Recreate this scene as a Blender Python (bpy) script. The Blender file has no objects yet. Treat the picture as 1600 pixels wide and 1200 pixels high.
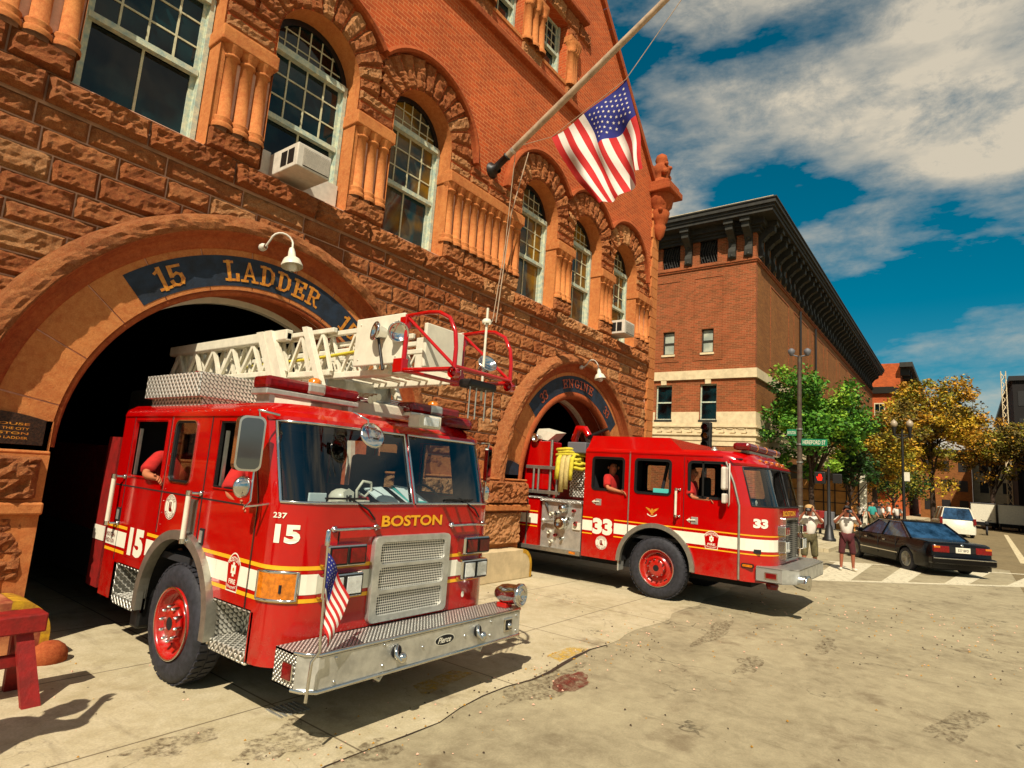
import bpy, bmesh, math, random
from mathutils import Vector, Matrix, noise
from mathutils.geometry import tessellate_polygon
R = math.radians
random.seed(7)
scene = bpy.context.scene
col = scene.collection

# ------------------------------------------------------------------ materials
def lin(c):
    return tuple((x/12.92 if x <= .04045 else ((x+.055)/1.055)**2.4) for x in c)
def hx(h, a=1.0):
    h = h.lstrip('#'); return lin([int(h[i:i+2], 16)/255 for i in (0, 2, 4)]) + (a,)

class NT:
    def __init__(s, name):
        s.m = bpy.data.materials.new(name); s.m.use_nodes = True
        s.t = s.m.node_tree; s.t.nodes.clear()
        s.out = s.n('ShaderNodeOutputMaterial')
    def n(s, t, **k):
        nd = s.t.nodes.new(t)
        for a, b in k.items(): setattr(nd, a, b)
        return nd
    def l(s, a, b): s.t.links.new(a, b)
    def math(s, op, a, b=None, c=None, clamp=False):
        nd = s.n('ShaderNodeMath', operation=op, use_clamp=clamp)
        for i, v in enumerate((a, b, c)):
            if v is None: continue
            if isinstance(v, (int, float)): nd.inputs[i].default_value = v
            else: s.l(v, nd.inputs[i])
        return nd.outputs[0]
    def mix(s, f, a, b, blend='MIX'):
        nd = s.n('ShaderNodeMix', data_type='RGBA', blend_type=blend, clamp_factor=True)
        for i, v in ((0, f), (6, a), (7, b)):
            if isinstance(v, (int, float)): nd.inputs[i].default_value = v
            elif isinstance(v, tuple): nd.inputs[i].default_value = v
            else: s.l(v, nd.inputs[i])
        return nd.outputs[2]
    def noise(s, vec, scale, detail=4, rough=.6, dist=0):
        nd = s.n('ShaderNodeTexNoise'); nd.inputs['Scale'].default_value = scale
        nd.inputs['Detail'].default_value = detail; nd.inputs['Roughness'].default_value = rough
        nd.inputs['Distortion'].default_value = dist
        s.l(vec, nd.inputs['Vector']); return nd.outputs['Fac']
    def ramp(s, f, a, b):
        nd = s.n('ShaderNodeMapRange', clamp=True); s.l(f, nd.inputs[0])
        nd.inputs[1].default_value = a; nd.inputs[2].default_value = b
        return nd.outputs[0]
    def geo(s):
        return s.n('ShaderNodeNewGeometry').outputs['Position']
    def objc(s):
        return s.n('ShaderNodeTexCoord').outputs['Object']
    def mapv(s, v, sc=(1, 1, 1), rot=(0, 0, 0), loc=(0, 0, 0)):
        nd = s.n('ShaderNodeMapping'); nd.inputs['Scale'].default_value = sc
        nd.inputs['Rotation'].default_value = rot; nd.inputs['Location'].default_value = loc
        s.l(v, nd.inputs['Vector']); return nd.outputs[0]
    def bsdf(s, colr, rough=.5, metal=0, spec=.5, coat=0, bump=None, bstr=.3, bdist=.02):
        p = s.n('ShaderNodeBsdfPrincipled')
        for k, v in (('Base Color', colr), ('Roughness', rough), ('Metallic', metal)):
            if isinstance(v, (int, float, tuple)): p.inputs[k].default_value = v
            else: s.l(v, p.inputs[k])
        p.inputs['Specular IOR Level'].default_value = spec
        p.inputs['Coat Weight'].default_value = coat; p.inputs['Coat Roughness'].default_value = .04
        if bump is not None:
            b = s.n('ShaderNodeBump'); b.inputs['Strength'].default_value = bstr
            b.inputs['Distance'].default_value = bdist
            s.l(bump, b.inputs['Height']); s.l(b.outputs[0], p.inputs['Normal'])
        s.l(p.outputs[0], s.out.inputs[0]); s.p = p
        return s.m

def simple(name, h, rough=.5, metal=0, vary=.0, vscale=8, bump=0, bscale=60, coat=0, spec=.5, h2=None):
    t = NT(name); c = hx(h); v = t.geo()
    if vary or h2:
        f = t.ramp(t.noise(v, vscale, 5, .65), .35, .65)
        c2 = hx(h2) if h2 else tuple(x*(1-vary) for x in c[:3]) + (1,)
        cc = t.mix(f, c, c2)
    else: cc = c
    b = t.noise(v, bscale, 4, .7) if bump else None
    return t.bsdf(cc, rough, metal, spec, coat, b, bump, .01)

M = {}
def stone(name, ha, hb, hc, bs=.8, sc=1.0, pit=.35, bd=.05):
    t = NT(name); v = t.geo()
    big = t.ramp(t.noise(v, 1.1*sc, 6, .75), .32, .68)
    mid = t.ramp(t.noise(t.mapv(v, (1, 1, 1.6)), 4.5*sc, 5, .7), .35, .7)
    fine = t.ramp(t.noise(v, 17*sc, 6, .8), .35, .7)
    c = t.mix(big, hx(ha), hx(hb)); c = t.mix(t.math('MULTIPLY', mid, .45), c, hx(hb)); c = t.mix(t.math('MULTIPLY', fine, .55), c, hx(hc))
    gr = t.ramp(t.noise(v, 75, 5, .85), .42, .62)
    c = t.mix(t.math('MULTIPLY', gr, pit), c, tuple(x*.22 for x in hx(hb)[:3]) + (1,))
    st_ = t.ramp(t.noise(t.mapv(v, (2.2, 2.2, .5)), 1.3, 6, .7), .56, .72)      # soot streaks
    c = t.mix(t.math('MULTIPLY', st_, .45), c, tuple(x*.3 for x in hx(hb)[:3]) + (1,))
    bm = t.math('ADD', t.noise(v, 26, 9, .8), t.math('MULTIPLY', t.noise(v, 85, 4, .8), .55))
    return t.bsdf(c, .9, 0, .2, 0, bm, bs, bd)
M['rock'] = stone('rock_faced_sandstone', 'cc7c42', '9c4c28', 'e2a66c', 1.0, 1, .5, .05)
M['rock2'] = stone('rock_faced_sandstone_red', 'be6a38', '8e4222', 'd89458', 1.0, 1, .5, .05)
M['rock3'] = stone('rock_faced_sandstone_pale', 'd8945a', 'b06a38', 'eec08c', 1.0, 1, .5, .05)
ROCKS = ['rock', 'rock2', 'rock3']
M['smooth'] = stone('dressed_sandstone', 'cc8044', 'a2522a', 'dc9c5c', .4, .8, .25, .02)
M['trim'] = stone('red_sandstone_moulding', 'ac5228', '7c3018', 'c0703c', .4, 1, .25, .02)
M['mortar'] = simple('pink_mortar', 'e8b498', .9, vary=.3, vscale=6, bump=.3)
def brick(name, h1, h2, hm, sc=1.0, bw=.215, rh=.073):
    t = NT(name); v = t.geo()
    sx = t.n('ShaderNodeSeparateXYZ'); t.l(v, sx.inputs[0])
    cx = t.n('ShaderNodeCombineXYZ'); t.l(t.math('ADD', sx.outputs[0], sx.outputs[1]), cx.inputs[0]); t.l(sx.outputs[2], cx.inputs[1])
    b = t.n('ShaderNodeTexBrick'); t.l(cx.outputs[0], b.inputs['Vector'])
    b.inputs['Scale'].default_value = 1; b.inputs['Brick Width'].default_value = bw; b.inputs['Row Height'].default_value = rh
    b.inputs['Mortar Size'].default_value = .007; b.inputs['Mortar Smooth'].default_value = .2; b.inputs['Bias'].default_value = -.1
    b.inputs['Color1'].default_value = hx(h1); b.inputs['Color2'].default_value = hx(h2); b.inputs['Mortar'].default_value = hx(hm)
    f = t.ramp(t.noise(v, .7*sc, 6, .7), .35, .7)
    c = t.mix(t.math('MULTIPLY', f, .55), b.outputs['Color'], hx('8c3a1c'), 'MULTIPLY')
    g = t.ramp(t.noise(v, 35, 4, .7), .3, .7)
    c = t.mix(t.math('MULTIPLY', g, .3), c, hx('e0904c'))
    bm = t.math('SUBTRACT', t.math('MULTIPLY', t.noise(v, 60, 4), .4), b.outputs['Fac'])
    return t.bsdf(c, .85, 0, .25, 0, bm, .6, .01)
M['brick'] = brick('orange_red_brick', 'c04a1c', '962e12', 'cc8454')
M['brick2'] = brick('brown_red_brick', '8c3c24', '4c2014', 'a48460', bw=.30, rh=.10)
M['brick3'] = brick('ochre_brick', '744a22', '482c12', '846840', bw=.30, rh=.10)
M['lime'] = simple('limestone', 'd8c49c', .8, vary=.25, vscale=3, bump=.3)
M['dcorn'] = simple('dark_green_copper', '16140f', .7, vary=.4, vscale=3, h2='2a281e')
M['woodw'] = simple('weathered_pale_blue_window_paint', '8ea49c', .6, vary=.4, vscale=12, bump=.3, h2='c8c8a8')
M['muntin'] = simple('cream_muntin_paint', 'c8c4a0', .6, vary=.3, vscale=10)
def pane(name, base, rough=.04, h2=None):
    t = NT(name); v = t.geo()
    f = t.ramp(t.noise(v, 1.3, 3, .5), .4, .62)
    c = t.mix(f, hx(base), hx(h2 or base))
    b = t.noise(v, 2.2, 2, .5)
    return t.bsdf(c, rough, 0, .45, 0, b, .12, .03)
M['pane'] = pane('dark_window_glass', '020506', .05, '08282c')
M['pane2'] = pane('window_glass_over_curtain', '082c30', .06, '7c5c14')
M['paneb'] = pane('window_glass_pale_blind', 'b0b4a0', .3, '8c9488')
M['iron'] = simple('black_iron', '14110e', .5, vary=.3)
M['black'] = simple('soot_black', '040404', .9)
M['rubber'] = simple('tyre_rubber', '14151a', .75, h2='2c2c34', vscale=18, bump=.2, bscale=80)
M['trubber'] = simple('black_seal', '0a0a0b', .5)
def redpaint(name, h='b80606'):
    t = NT(name); v = t.geo()
    f = t.ramp(t.noise(v, 5, 6, .75), .45, .8)
    c = t.mix(t.math('MULTIPLY', f, .4), hx(h), hx('860404'))
    sx = t.n('ShaderNodeSeparateXYZ'); t.l(v, sx.inputs[0]); dz = t.math('MULTIPLY', t.math('SUBTRACT', 1, t.ramp(sx.outputs[2], .45, 1.0)), t.ramp(t.noise(v, 7, 7, .75), .38, .68))
    c = t.mix(t.math('MULTIPLY', dz, .5), c, hx('7c4c34'))
    r = t.math('ADD', t.math('MULTIPLY', f, .16), t.math('ADD', .12, t.math('MULTIPLY', dz, .4)))
    return t.bsdf(c, r, 0, .5, .55, t.noise(v, 9, 3, .5), .015, .02)
M['red'] = redpaint('fire_engine_red_paint', 'a80303')
M['redd'] = simple('worn_red_paint', '90100a', .6, h2='701008', vscale=9, bump=.4, bscale=40)
M['chrome'] = simple('chrome', 'd8d8d4', .12, 1, vary=.15, vscale=7)
M['steel'] = simple('brushed_steel', 'd4d4cc', .4, .75, vary=.3, vscale=9, bump=.08, bscale=120)
M['alum'] = simple('dull_aluminium', 'b4b2a6', .45, .9, vary=.25, vscale=12)
M['white'] = simple('cream_white_paint', 'd8d2bc', .4, vary=.15, vscale=10, coat=.2)
M['refl'] = simple('white_reflective_stripe', 'e0dcc8', .45, vary=.08)
M['yel'] = simple('yellow_stripe', 'e8a818', .45, vary=.1)
M['gold'] = simple('gold_leaf_letter', 'd08c20', .5, h2='a85c18', vscale=20)
M['orangel'] = simple('faded_orange_letter', 'b04c1c', .6, h2='7c3014', vscale=20)
M['navy'] = simple('navy_painted_stone', '16283c', .7, h2='0a1420', vscale=6, bump=.4, bscale=40)
M['maroon'] = simple('maroon_painted_stone', '5c1c18', .8, vary=.3)
def diamond(name, s=1.0, h='c4c2b8'):
    t = NT(name); v = t.geo(); q = 26*s
    ck = t.n('ShaderNodeTexChecker'); ck.inputs['Scale'].default_value = q
    t.l(v, ck.inputs['Vector'])
    ws = []
    for sg in (1, -1):
        mv = t.mapv(v, (1, sg, 1)); w = t.n('ShaderNodeTexWave', wave_type='BANDS', bands_direction='DIAGONAL')
        w.inputs['Scale'].default_value = q*.32; w.inputs['Distortion'].default_value = 0
        t.l(mv, w.inputs['Vector']); ws.append(w.outputs['Fac'])
    h_ = t.n('ShaderNodeMix', data_type='FLOAT'); t.l(ck.outputs['Fac'], h_.inputs[0]); t.l(ws[0], h_.inputs[2]); t.l(ws[1], h_.inputs[3])
    hh = t.ramp(h_.outputs[0], .45, .8)
    c = t.mix(hh, hx('6c6a60'), hx('f0eee4'))
    return t.bsdf(c, t.math('SUBTRACT', .55, t.math('MULTIPLY', hh, .25)), .6, .5, 0, hh, 1.0, .01)
M['diam'] = diamond('diamond_plate')
def studs(name, k):
    t = NT(name); v = t.geo(); sx = t.n('ShaderNodeSeparateXYZ'); t.l(v, sx.inputs[0])
    xz = t.math('ADD', sx.outputs[0], sx.outputs[2]); p = t.math('MULTIPLY', t.math('ADD', xz, sx.outputs[1]), k); q = t.math('MULTIPLY', t.math('SUBTRACT', xz, sx.outputs[1]), k)
    h_ = t.math('ABSOLUTE', t.math('MULTIPLY', t.math('SINE', p), t.math('SINE', q))); f = t.ramp(h_, .35, .6)
    return t.bsdf(t.mix(f, hx('5c5a54'), hx('f0eee4')), t.math('SUBTRACT', .5, t.math('MULTIPLY', f, .25)), .6, .5, 0, f, .8, .006)
M['diams'] = studs('studded_plate', 85)
def perf(name, sc, a, b, metal=.8):
    t = NT(name); v = t.geo(); vo = t.n('ShaderNodeTexVoronoi'); vo.inputs['Scale'].default_value = sc
    vo.inputs['Randomness'].default_value = 0; sx = t.n('ShaderNodeSeparateXYZ'); t.l(v, sx.inputs[0]); cx = t.n('ShaderNodeCombineXYZ'); t.l(sx.outputs[0], cx.inputs[0]); t.l(sx.outputs[2], cx.inputs[1]); t.l(cx.outputs[0], vo.inputs['Vector']); vo.voronoi_dimensions = '2D'
    f = t.ramp(vo.outputs['Distance'], .34, .42)
    return t.bsdf(t.mix(f, hx(a), hx(b)), .4, metal, .5, 0, f, .6, .004)
M['grille'] = perf('perforated_grille', 46, '141412', 'e4e2d8', .6)
M['gridblk'] = perf('dark_radiator_mesh', 30, '030303', '8a8880')
def glassm(name, tint=(.75, .85, .88, 1), gloss=.12):
    t = NT(name); tr = t.n('ShaderNodeBsdfTransparent'); tr.inputs[0].default_value = tint
    gl = t.n('ShaderNodeBsdfGlossy'); gl.inputs['Roughness'].default_value = .03
    fr = t.n('ShaderNodeLayerWeight'); fr.inputs[0].default_value = .5
    mx = t.n('ShaderNodeMixShader'); t.l(t.math('ADD', t.math('MULTIPLY', t.math('POWER', fr.outputs['Facing'], 3), .7), gloss*.5), mx.inputs[0])
    t.l(tr.outputs[0], mx.inputs[1]); t.l(gl.outputs[0], mx.inputs[2]); t.l(mx.outputs[0], t.out.inputs[0])
    return t.m
M['glass'] = glassm('truck_glass', (.8, .86, .87, 1), .18)
M['lens'] = simple('clear_headlight_lens', 'f0f4f0', .1, .45, vary=.25, vscale=26, bump=.5, bscale=90, coat=1)
M['rlens'] = simple('red_lens', '7c0206', .2, 0, vary=.5, vscale=24, coat=.5, spec=.3)
M['alens'] = simple('amber_lens', 'd87808', .2, 0, vary=.5, vscale=25, coat=1)
M['teal'] = simple('teal_card', '48b0a8', .7)
M['paper'] = simple('white_paper', 'd0dcd8', .8)
M['skin'] = simple('skin', 'b06c48', .6, vary=.15, vscale=10)
M['skind'] = simple('tanned_skin', '94543a', .6, vary=.15)
M['hair'] = simple('dark_hair', '1c120c', .7)
M['redshirt'] = simple('red_cotton', 'b81810', .9, vary=.3, vscale=14, bump=.3)
M['lemon'] = simple('yellow_hose_jacket', 'd0c030', .85, vary=.35, vscale=14, bump=.4)
M['lemon2'] = simple('pale_yellow_hose_jacket', 'c8b470', .85, vary=.3, vscale=14, bump=.4)
M['green'] = simple('green_sign', '0c7450', .5)
M['glob'] = simple('frosted_globe', '9c8c74', .4)
M['bark'] = simple('bark', '3c2a1c', .9, vary=.4, vscale=9, bump=.6, bscale=30)
M['seat'] = simple('dark_seat_cloth', '18181c', .9)
M['grey'] = simple('grey_plastic', '5c5c60', .6)
M['bronze'] = simple('bronze_plaque', '201814', .45, .5, h2='4a3020', vscale=60, bump=.6, bscale=50)
M['fblue'] = simple('flag_blue', '10186c', .85, vary=.15, vscale=4)
M['fred'] = simple('flag_red', 'b01410', .85, vary=.15, vscale=4)
M['fwhite'] = simple('flag_white', 'd4ccc0', .85, vary=.15, vscale=4)
M['carblk'] = simple('black_car_paint', '040304', .25, 0, coat=.3, vary=.3, spec=.2)
M['acw'] = simple('off_white_plastic', 'ccc4b4', .55, vary=.2, vscale=10)
M['pole'] = simple('painted_pole', 'b8a084', .5, vary=.35, vscale=7)
M['rust'] = simple('rusty_green_pole', '3c2418', .7, h2='4c4434', vscale=5)
M['conc2'] = simple('red_scuffed_concrete', 'b87848', .8, h2='7c2c18', vscale=4, bump=.4)
M['conc'] = simple('concrete_guard', 'c8b48c', .85, vary=.25, vscale=5, bump=.4)
M['yelp'] = simple('scuffed_yellow_paint', 'c89c14', .7, h2='8c5c14', vscale=12, bump=.2)

# ------------------------------------------------------------------ mesh builder
class MB:
    def __init__(s): s.v = []; s.f = []; s.m = []; s.sm = []
    def add(s, vs, fs, mi=0, smooth=False):
        b = len(s.v); s.v += [tuple(p) for p in vs]
        for f in fs:
            s.f.append([b+i for i in f]); s.m.append(mi); s.sm.append(smooth)
        return s
    def box(s, x0, x1, y0, y1, z0, z1, mi=0):
        return s.add([(x0,y0,z0),(x1,y0,z0),(x1,y1,z0),(x0,y1,z0),(x0,y0,z1),(x1,y0,z1),(x1,y1,z1),(x0,y1,z1)],
                     [(0,3,2,1),(4,5,6,7),(0,1,5,4),(1,2,6,5),(2,3,7,6),(3,0,4,7)], mi)
    def bbox(s, x0, x1, y0, y1, z0, z1, b=.01, mi=0):
        # bevelled box
        b = min(b, (x1-x0)*.45, (y1-y0)*.45, (z1-z0)*.45)
        bm = bmesh.new(); bmesh.ops.create_cube(bm, size=1)
        for v in bm.verts:
            v.co = Vector(((x0+x1)/2+v.co.x*(x1-x0), (y0+y1)/2+v.co.y*(y1-y0), (z0+z1)/2+v.co.z*(z1-z0)))
        bmesh.ops.bevel(bm, geom=bm.edges[:], offset=b, segments=2, affect='EDGES', profile=.5)
        bm.verts.index_update()
        s.add([v.co[:] for v in bm.verts], [[v.index for v in f.verts] for f in bm.faces], mi)
        bm.free(); return s
    def hexa(s, P, mi=0):  # 8 pts bottom 4 ccw, top 4
        return s.add(P, [(0,3,2,1),(4,5,6,7),(0,1,5,4),(1,2,6,5),(2,3,7,6),(3,0,4,7)], mi)
    def tube(s, pts, r, n=8, mi=0, cap=True, smooth=True):
        pts = [Vector(p) for p in pts]; rs = r if isinstance(r, (list, tuple)) else [r]*len(pts)
        rings = []; up = None
        for i, p in enumerate(pts):
            d = (pts[min(i+1, len(pts)-1)]-pts[max(i-1, 0)]); d = d.normalized() if d.length > 1e-9 else Vector((0, 0, 1))
            if up is None: a = d.orthogonal().normalized()
            else: a = (up - d*up.dot(d)); a = a.normalized() if a.length > 1e-6 else d.orthogonal().normalized()
            up = a; b = d.cross(a)
            rings.append([p+(a*math.cos(2*math.pi*k/n)+b*math.sin(2*math.pi*k/n))*rs[i] for k in range(n)])
        vs = [v for rg in rings for v in rg]; fs = []
        for i in range(len(pts)-1):
            for k in range(n): fs.append((i*n+k, i*n+(k+1) % n, (i+1)*n+(k+1) % n, (i+1)*n+k))
        s.add(vs, fs, mi, smooth)
        if cap:
            s.add(rings[0], [tuple(range(n))[::-1]], mi); s.add(rings[-1], [tuple(range(n))], mi)
        return s
    def lathe(s, c, axis, prof, n=20, mi=0, smooth=True):
        # prof: (distance along axis, radius)
        ax = Vector(axis).normalized(); a = ax.orthogonal().normalized(); b = ax.cross(a); c = Vector(c)
        if abs(ax.z) > .9: a = Vector((1, 0, 0)); b = ax.cross(a)
        vs = []; fs = []
        for d, r in prof:
            for k in range(n):
                t = 2*math.pi*k/n; vs.append(c+ax*d+(a*math.cos(t)+b*math.sin(t))*max(r, 1e-4))
        for i in range(len(prof)-1):
            for k in range(n): fs.append((i*n+k, i*n+(k+1) % n, (i+1)*n+(k+1) % n, (i+1)*n+k))
        return s.add(vs, fs, mi, smooth)
    def ball(s, c, r, n=12, mi=0, sc=(1, 1, 1)):
        vs = []; fs = []; m = n//2+1
        for i in range(m):
            ph = math.pi*i/(m-1)
            for k in range(n):
                t = 2*math.pi*k/n
                vs.append((c[0]+r*sc[0]*math.sin(ph)*math.cos(t), c[1]+r*sc[1]*math.sin(ph)*math.sin(t), c[2]+r*sc[2]*math.cos(ph)))
        for i in range(m-1):
            for k in range(n): fs.append((i*n+k, (i+1)*n+k, (i+1)*n+(k+1) % n, i*n+(k+1) % n))
        return s.add(vs, fs, mi, True)
    def prism(s, poly, fn, d0, d1, mi=0, holes=()):
        # poly 2D loop; fn(u,v,d)->3D. front at d0, back at d1
        loops = [list(poly)]+[list(h) for h in holes]
        tri = tessellate_polygon([[Vector((p[0], p[1], 0)) for p in L] for L in loops])
        flat = [p for L in loops for p in L]; n = len(flat)
        vs = [fn(p[0], p[1], d0) for p in flat]+[fn(p[0], p[1], d1) for p in flat]
        fs = [tuple(t) for t in tri]
        if d1 != d0:
            fs += [tuple(i+n for i in t) for t in tri]; b = 0
            for L in loops:
                k = len(L)
                for i in range(k): fs.append((b+i, b+(i+1) % k, n+b+(i+1) % k, n+b+i))
                b += k
        return s.add(vs, fs, mi)
    def clusters(s, margin):
        n = len(s.v); par = list(range(n))
        def fd(i):
            while par[i] != i: par[i] = par[par[i]]; i = par[i]
            return i
        for f in s.f:
            a = fd(f[0])
            for i in f[1:]:
                b = fd(i)
                if b != a: par[b] = a
        bb = {}
        for f in s.f:
            for i in f:
                r = fd(i); p = s.v[i]
                if r not in bb: bb[r] = [list(p), list(p)]
                else:
                    for k in range(3): bb[r][0][k] = min(bb[r][0][k], p[k]); bb[r][1][k] = max(bb[r][1][k], p[k])
        cl = [[{r}, b[0], b[1]] for r, b in bb.items()]
        if len(cl) > 400: return None
        ch = True
        while ch:
            ch = False; i = 0
            while i < len(cl):
                j = i+1
                while j < len(cl):
                    A, B = cl[i], cl[j]
                    if all(A[1][k]-margin <= B[2][k] and B[1][k]-margin <= A[2][k] for k in range(3)):
                        A[0] |= B[0]; A[1] = [min(x) for x in zip(A[1], B[1])]; A[2] = [max(x) for x in zip(A[2], B[2])]; cl.pop(j); ch = True
                    else: j += 1
                i += 1
        return [(c[0], fd) for c in cl]
    NOSPLIT = ('lettering', 'number', 'muntins', 'crown', 'trunk', 'stars', 'emblem', 'badge', 'perforated', 'grille', 'rock_faced', 'gable_coping', 'window', 'sash', 'joints', 'ring', 'wheel', 'rim', 'lug', 'hand_holes', 'stripe', 'section', 'cloth', 'crosswalk', 'stain', 'brick_panel', 'bands', 'papers', 'clutter', 'hose_loops', 'cage', 'inner_walls', 'side_walls', 'lattice', 'bars', 'pane', 'quoins', 'frieze', 'seats', 'cab', 'number_background', 'rear_body', 'decal', 'battens')
    def build(s, name, mats, parent=None, org=None, bevel=0, margin=.025):
        if parent is not None and len(s.f) < 30000 and (any(k in name for k in ('reveal', 'arch_trim', 'stripe', 'window_frame', 'window_channel', 'number', 'cage_crossbar', 'frieze_grilles', 'filler_panel', 'door_edge_trim', 'lettering')) or not any(k in name for k in s.NOSPLIT)):
            c = s.clusters(margin)
            if c and 1 < len(c) <= 60:
                first = None; plural = {'colonnettes': 'colonnette', 'impost_blocks': 'impost_block', 'pier_plinths': 'pier_plinth', 'hood_moulds': 'hood_mould', 'bolts': 'bolt', 'pier_ledges': 'pier_ledge', 'pier_rock_blocks': 'pier_rock_block', 'panel_seams': 'panel_seam', 'window_reveals': 'window_reveal', 'air_horns': 'air_horn', 'rock_voussoirs': 'voussoir_arch', 'ears': 'ear', 'eyes': 'eye', 'ladder_guides': 'ladder_guide', 'wheels': 'wheel', 'lamp_heads': 'lamp_head'}
                for roots, fd in c:
                    m = MB(); mp = {}
                    for f, mi, sm in zip(s.f, s.m, s.sm):
                        if fd(f[0]) in roots:
                            nf = []
                            for i in f:
                                if i not in mp: mp[i] = len(m.v); m.v.append(s.v[i])
                                nf.append(mp[i])
                            m.f.append(nf); m.m.append(mi); m.sm.append(sm)
                    o = m.build_one(plural.get(name, name), mats, parent, org, bevel); first = first or o
                return first
        return s.build_one(name, mats, parent, org, bevel)
    def build_one(s, name, mats, parent=None, org=None, bevel=0):
        used = sorted({i for f in s.f for i in f})
        if len(used) < len(s.v):
            mp = {i: k for k, i in enumerate(used)}; s.v = [s.v[i] for i in used]; s.f = [[mp[i] for i in f] for f in s.f]
        if not isinstance(mats, (list, tuple)): mats = [mats]
        me = bpy.data.meshes.new(name)
        o = Vector(org) if org is not None else (Vector(parent['_w']) if parent is not None else Vector((0, 0, 0)))
        me.from_pydata([(p[0]-o.x, p[1]-o.y, p[2]-o.z) for p in s.v], [], s.f)
        for m in mats: me.materials.append(M[m] if isinstance(m, str) else m)
        me.polygons.foreach_set('material_index', s.m); me.polygons.foreach_set('use_smooth', s.sm)
        me.update()
        bm = bmesh.new(); bm.from_mesh(me); bmesh.ops.recalc_face_normals(bm, faces=bm.faces[:]); bm.to_mesh(me); bm.free()
        ob = bpy.data.objects.new(name, me); col.objects.link(ob)
        if parent is not None: ob.parent = parent; ob['_w'] = list(o)
        else: ob.location = o; ob['_w'] = list(o)
        if bevel:
            bv = ob.modifiers.new('Bevel', 'BEVEL'); bv.width = bevel; bv.segments = 2; bv.limit_method = 'ANGLE'
        return ob

def tag(o, label=None, cat=None, group=None, kind=None):
    for k, v in (('label', label), ('category', cat), ('group', group), ('kind', kind)):
        if v: o[k] = v
    return o
def thing(name, loc, label, cat, group=None):
    o = bpy.data.objects.new(name, None); col.objects.link(o); o.location = loc; o['_w'] = list(loc)
    o.empty_display_size = .2
    return tag(o, label, cat, group)

def XZ(y):  # facade plane helper: (u,v,d)->(x, y+d, z)
    return lambda u, v, d=0: (u, y+d, v)

# ------------------------------------------------------------------ text
_tc = {}
def text_tris(s, bold=.0):
    key = (s, bold)
    if key in _tc: return _tc[key]
    cu = bpy.data.curves.new('t', 'FONT'); cu.body = s; cu.offset = bold; cu.resolution_u = 3
    ob = bpy.data.objects.new('t', cu); col.objects.link(ob); bpy.context.view_layer.update()
    dg = bpy.context.evaluated_depsgraph_get(); me = bpy.data.meshes.new_from_object(ob.evaluated_get(dg))
    vs = [(v.co.x, v.co.y) for v in me.vertices]; fs = [tuple(p.vertices) for p in me.polygons]
    bpy.data.objects.remove(ob); bpy.data.curves.remove(cu); bpy.data.meshes.remove(me)
    x0 = min(v[0] for v in vs); x1 = max(v[0] for v in vs); y0 = min(v[1] for v in vs); y1 = max(v[1] for v in vs)
    vs = [((a-x0)/(x1-x0), (b-y0)/(y1-y0)) for a, b in vs]
    _tc[key] = (vs, fs); return _tc[key]
def put_text(mb, s, fn, w, h, bold=.03, mi=0):
    """fn(u,v): u in 0..w, v in 0..h -> 3D"""
    vs, fs = text_tris(s, bold); mb.add([fn(a*w, b*h) for a, b in vs], fs, mi); return mb

def rock_patch(mb, fn, u0, u1, v0, v1, su, sv, amp, depth, seed, mi=0, keep=None, base=.0, gap=.008):
    """rock-faced block: fn(u,v,d) d outward; su,sv = real size of the unit in u,v"""
    mi = mi or (0, 0, 1, 2, 0, 1)[int(seed*7.31) % 6]; lu = abs(u1-u0)*su; lv = abs(v1-v0)*sv
    n = max(4, int(lu/.042)); m = max(4, int(lv/.038))
    gu = gap/su; gv = gap/sv
    ox = Vector((seed*3.7, seed*1.3, seed*7.1)); vs = []
    for j in range(m+1):
        for i in range(n+1):
            a = i/n; b = j/m
            ea = min(a, 1-a)*lu; eb = min(b, 1-b)*lv; e = min(ea, eb)
            pill = min(1, e/.028)**.7 if e > 0 else 0
            u = u0+gu+(u1-u0-2*gu)*a; v = v0+gv+(v1-v0-2*gv)*b
            p = Vector((u*su*3.2, v*sv*5.5, 0))+ox
            nz = .45+.45*noise.noise(p)-.5*abs(noise.noise(p*2.1))+.3*noise.noise(p*4.3)+.22*noise.noise(p*9.7)
            d = base+pill*(depth+amp*max(-.1, nz)) if e > 1e-6 else -.02
            vs.append(fn(u, v, d))
    fs = []
    for j in range(m):
        for i in range(n):
            if keep:
                u = u0+(u1-u0)*(i+.5)/n; v = v0+(v1-v0)*(j+.5)/m
                if not keep(u, v): continue
            a = j*(n+1)+i; fs.append((a, a+1, a+n+2, a+n+1))
    mb.add(vs, fs, mi, False)

M['olive'] = simple('olive_print_cloth', '5c5434', .9, vary=.5, vscale=16)
M['tan'] = simple('tan_cloth', 'b89460', .9, vary=.2)
M['maroonc'] = simple('maroon_cloth', '4c1418', .9, vary=.4, vscale=9)
M['tealc'] = simple('teal_cloth', '2c8c84', .9)
M['redc'] = simple('dull_red_cloth', '8c3420', .9)
M['vigstone'] = simple('edge_darkened_stone', '120c09', .9, vary=.4, vscale=1)  # near-black tone puts the frame-edge vignette's darkening into the stone colour
M['tanp'] = simple('tan_panel', 'c88c48', .85, vary=.3, vscale=3)
M['mirg'] = simple('mirror_glass', '707880', .03, 1)
def leaf(n, h, h2): return simple(n, h, .6, vary=0, h2=h2, vscale=1.5, spec=.25)
M['leafg'] = leaf('green_leaf', '588c28', '38681c'); M['leafg2'] = leaf('deep_green_leaf', '2c5018', '1c3c10'); M['leafg3'] = leaf('fresh_green_leaf', '8cac30', '64922a')
M['leafd'] = leaf('dark_leaf', '1c3410', '142408'); M['leafy'] = leaf('yellow_leaf', 'c8a42c', 'a88c20'); M['leafy2'] = leaf('olive_yellow_leaf', '8a8428', '6c681c')
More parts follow.
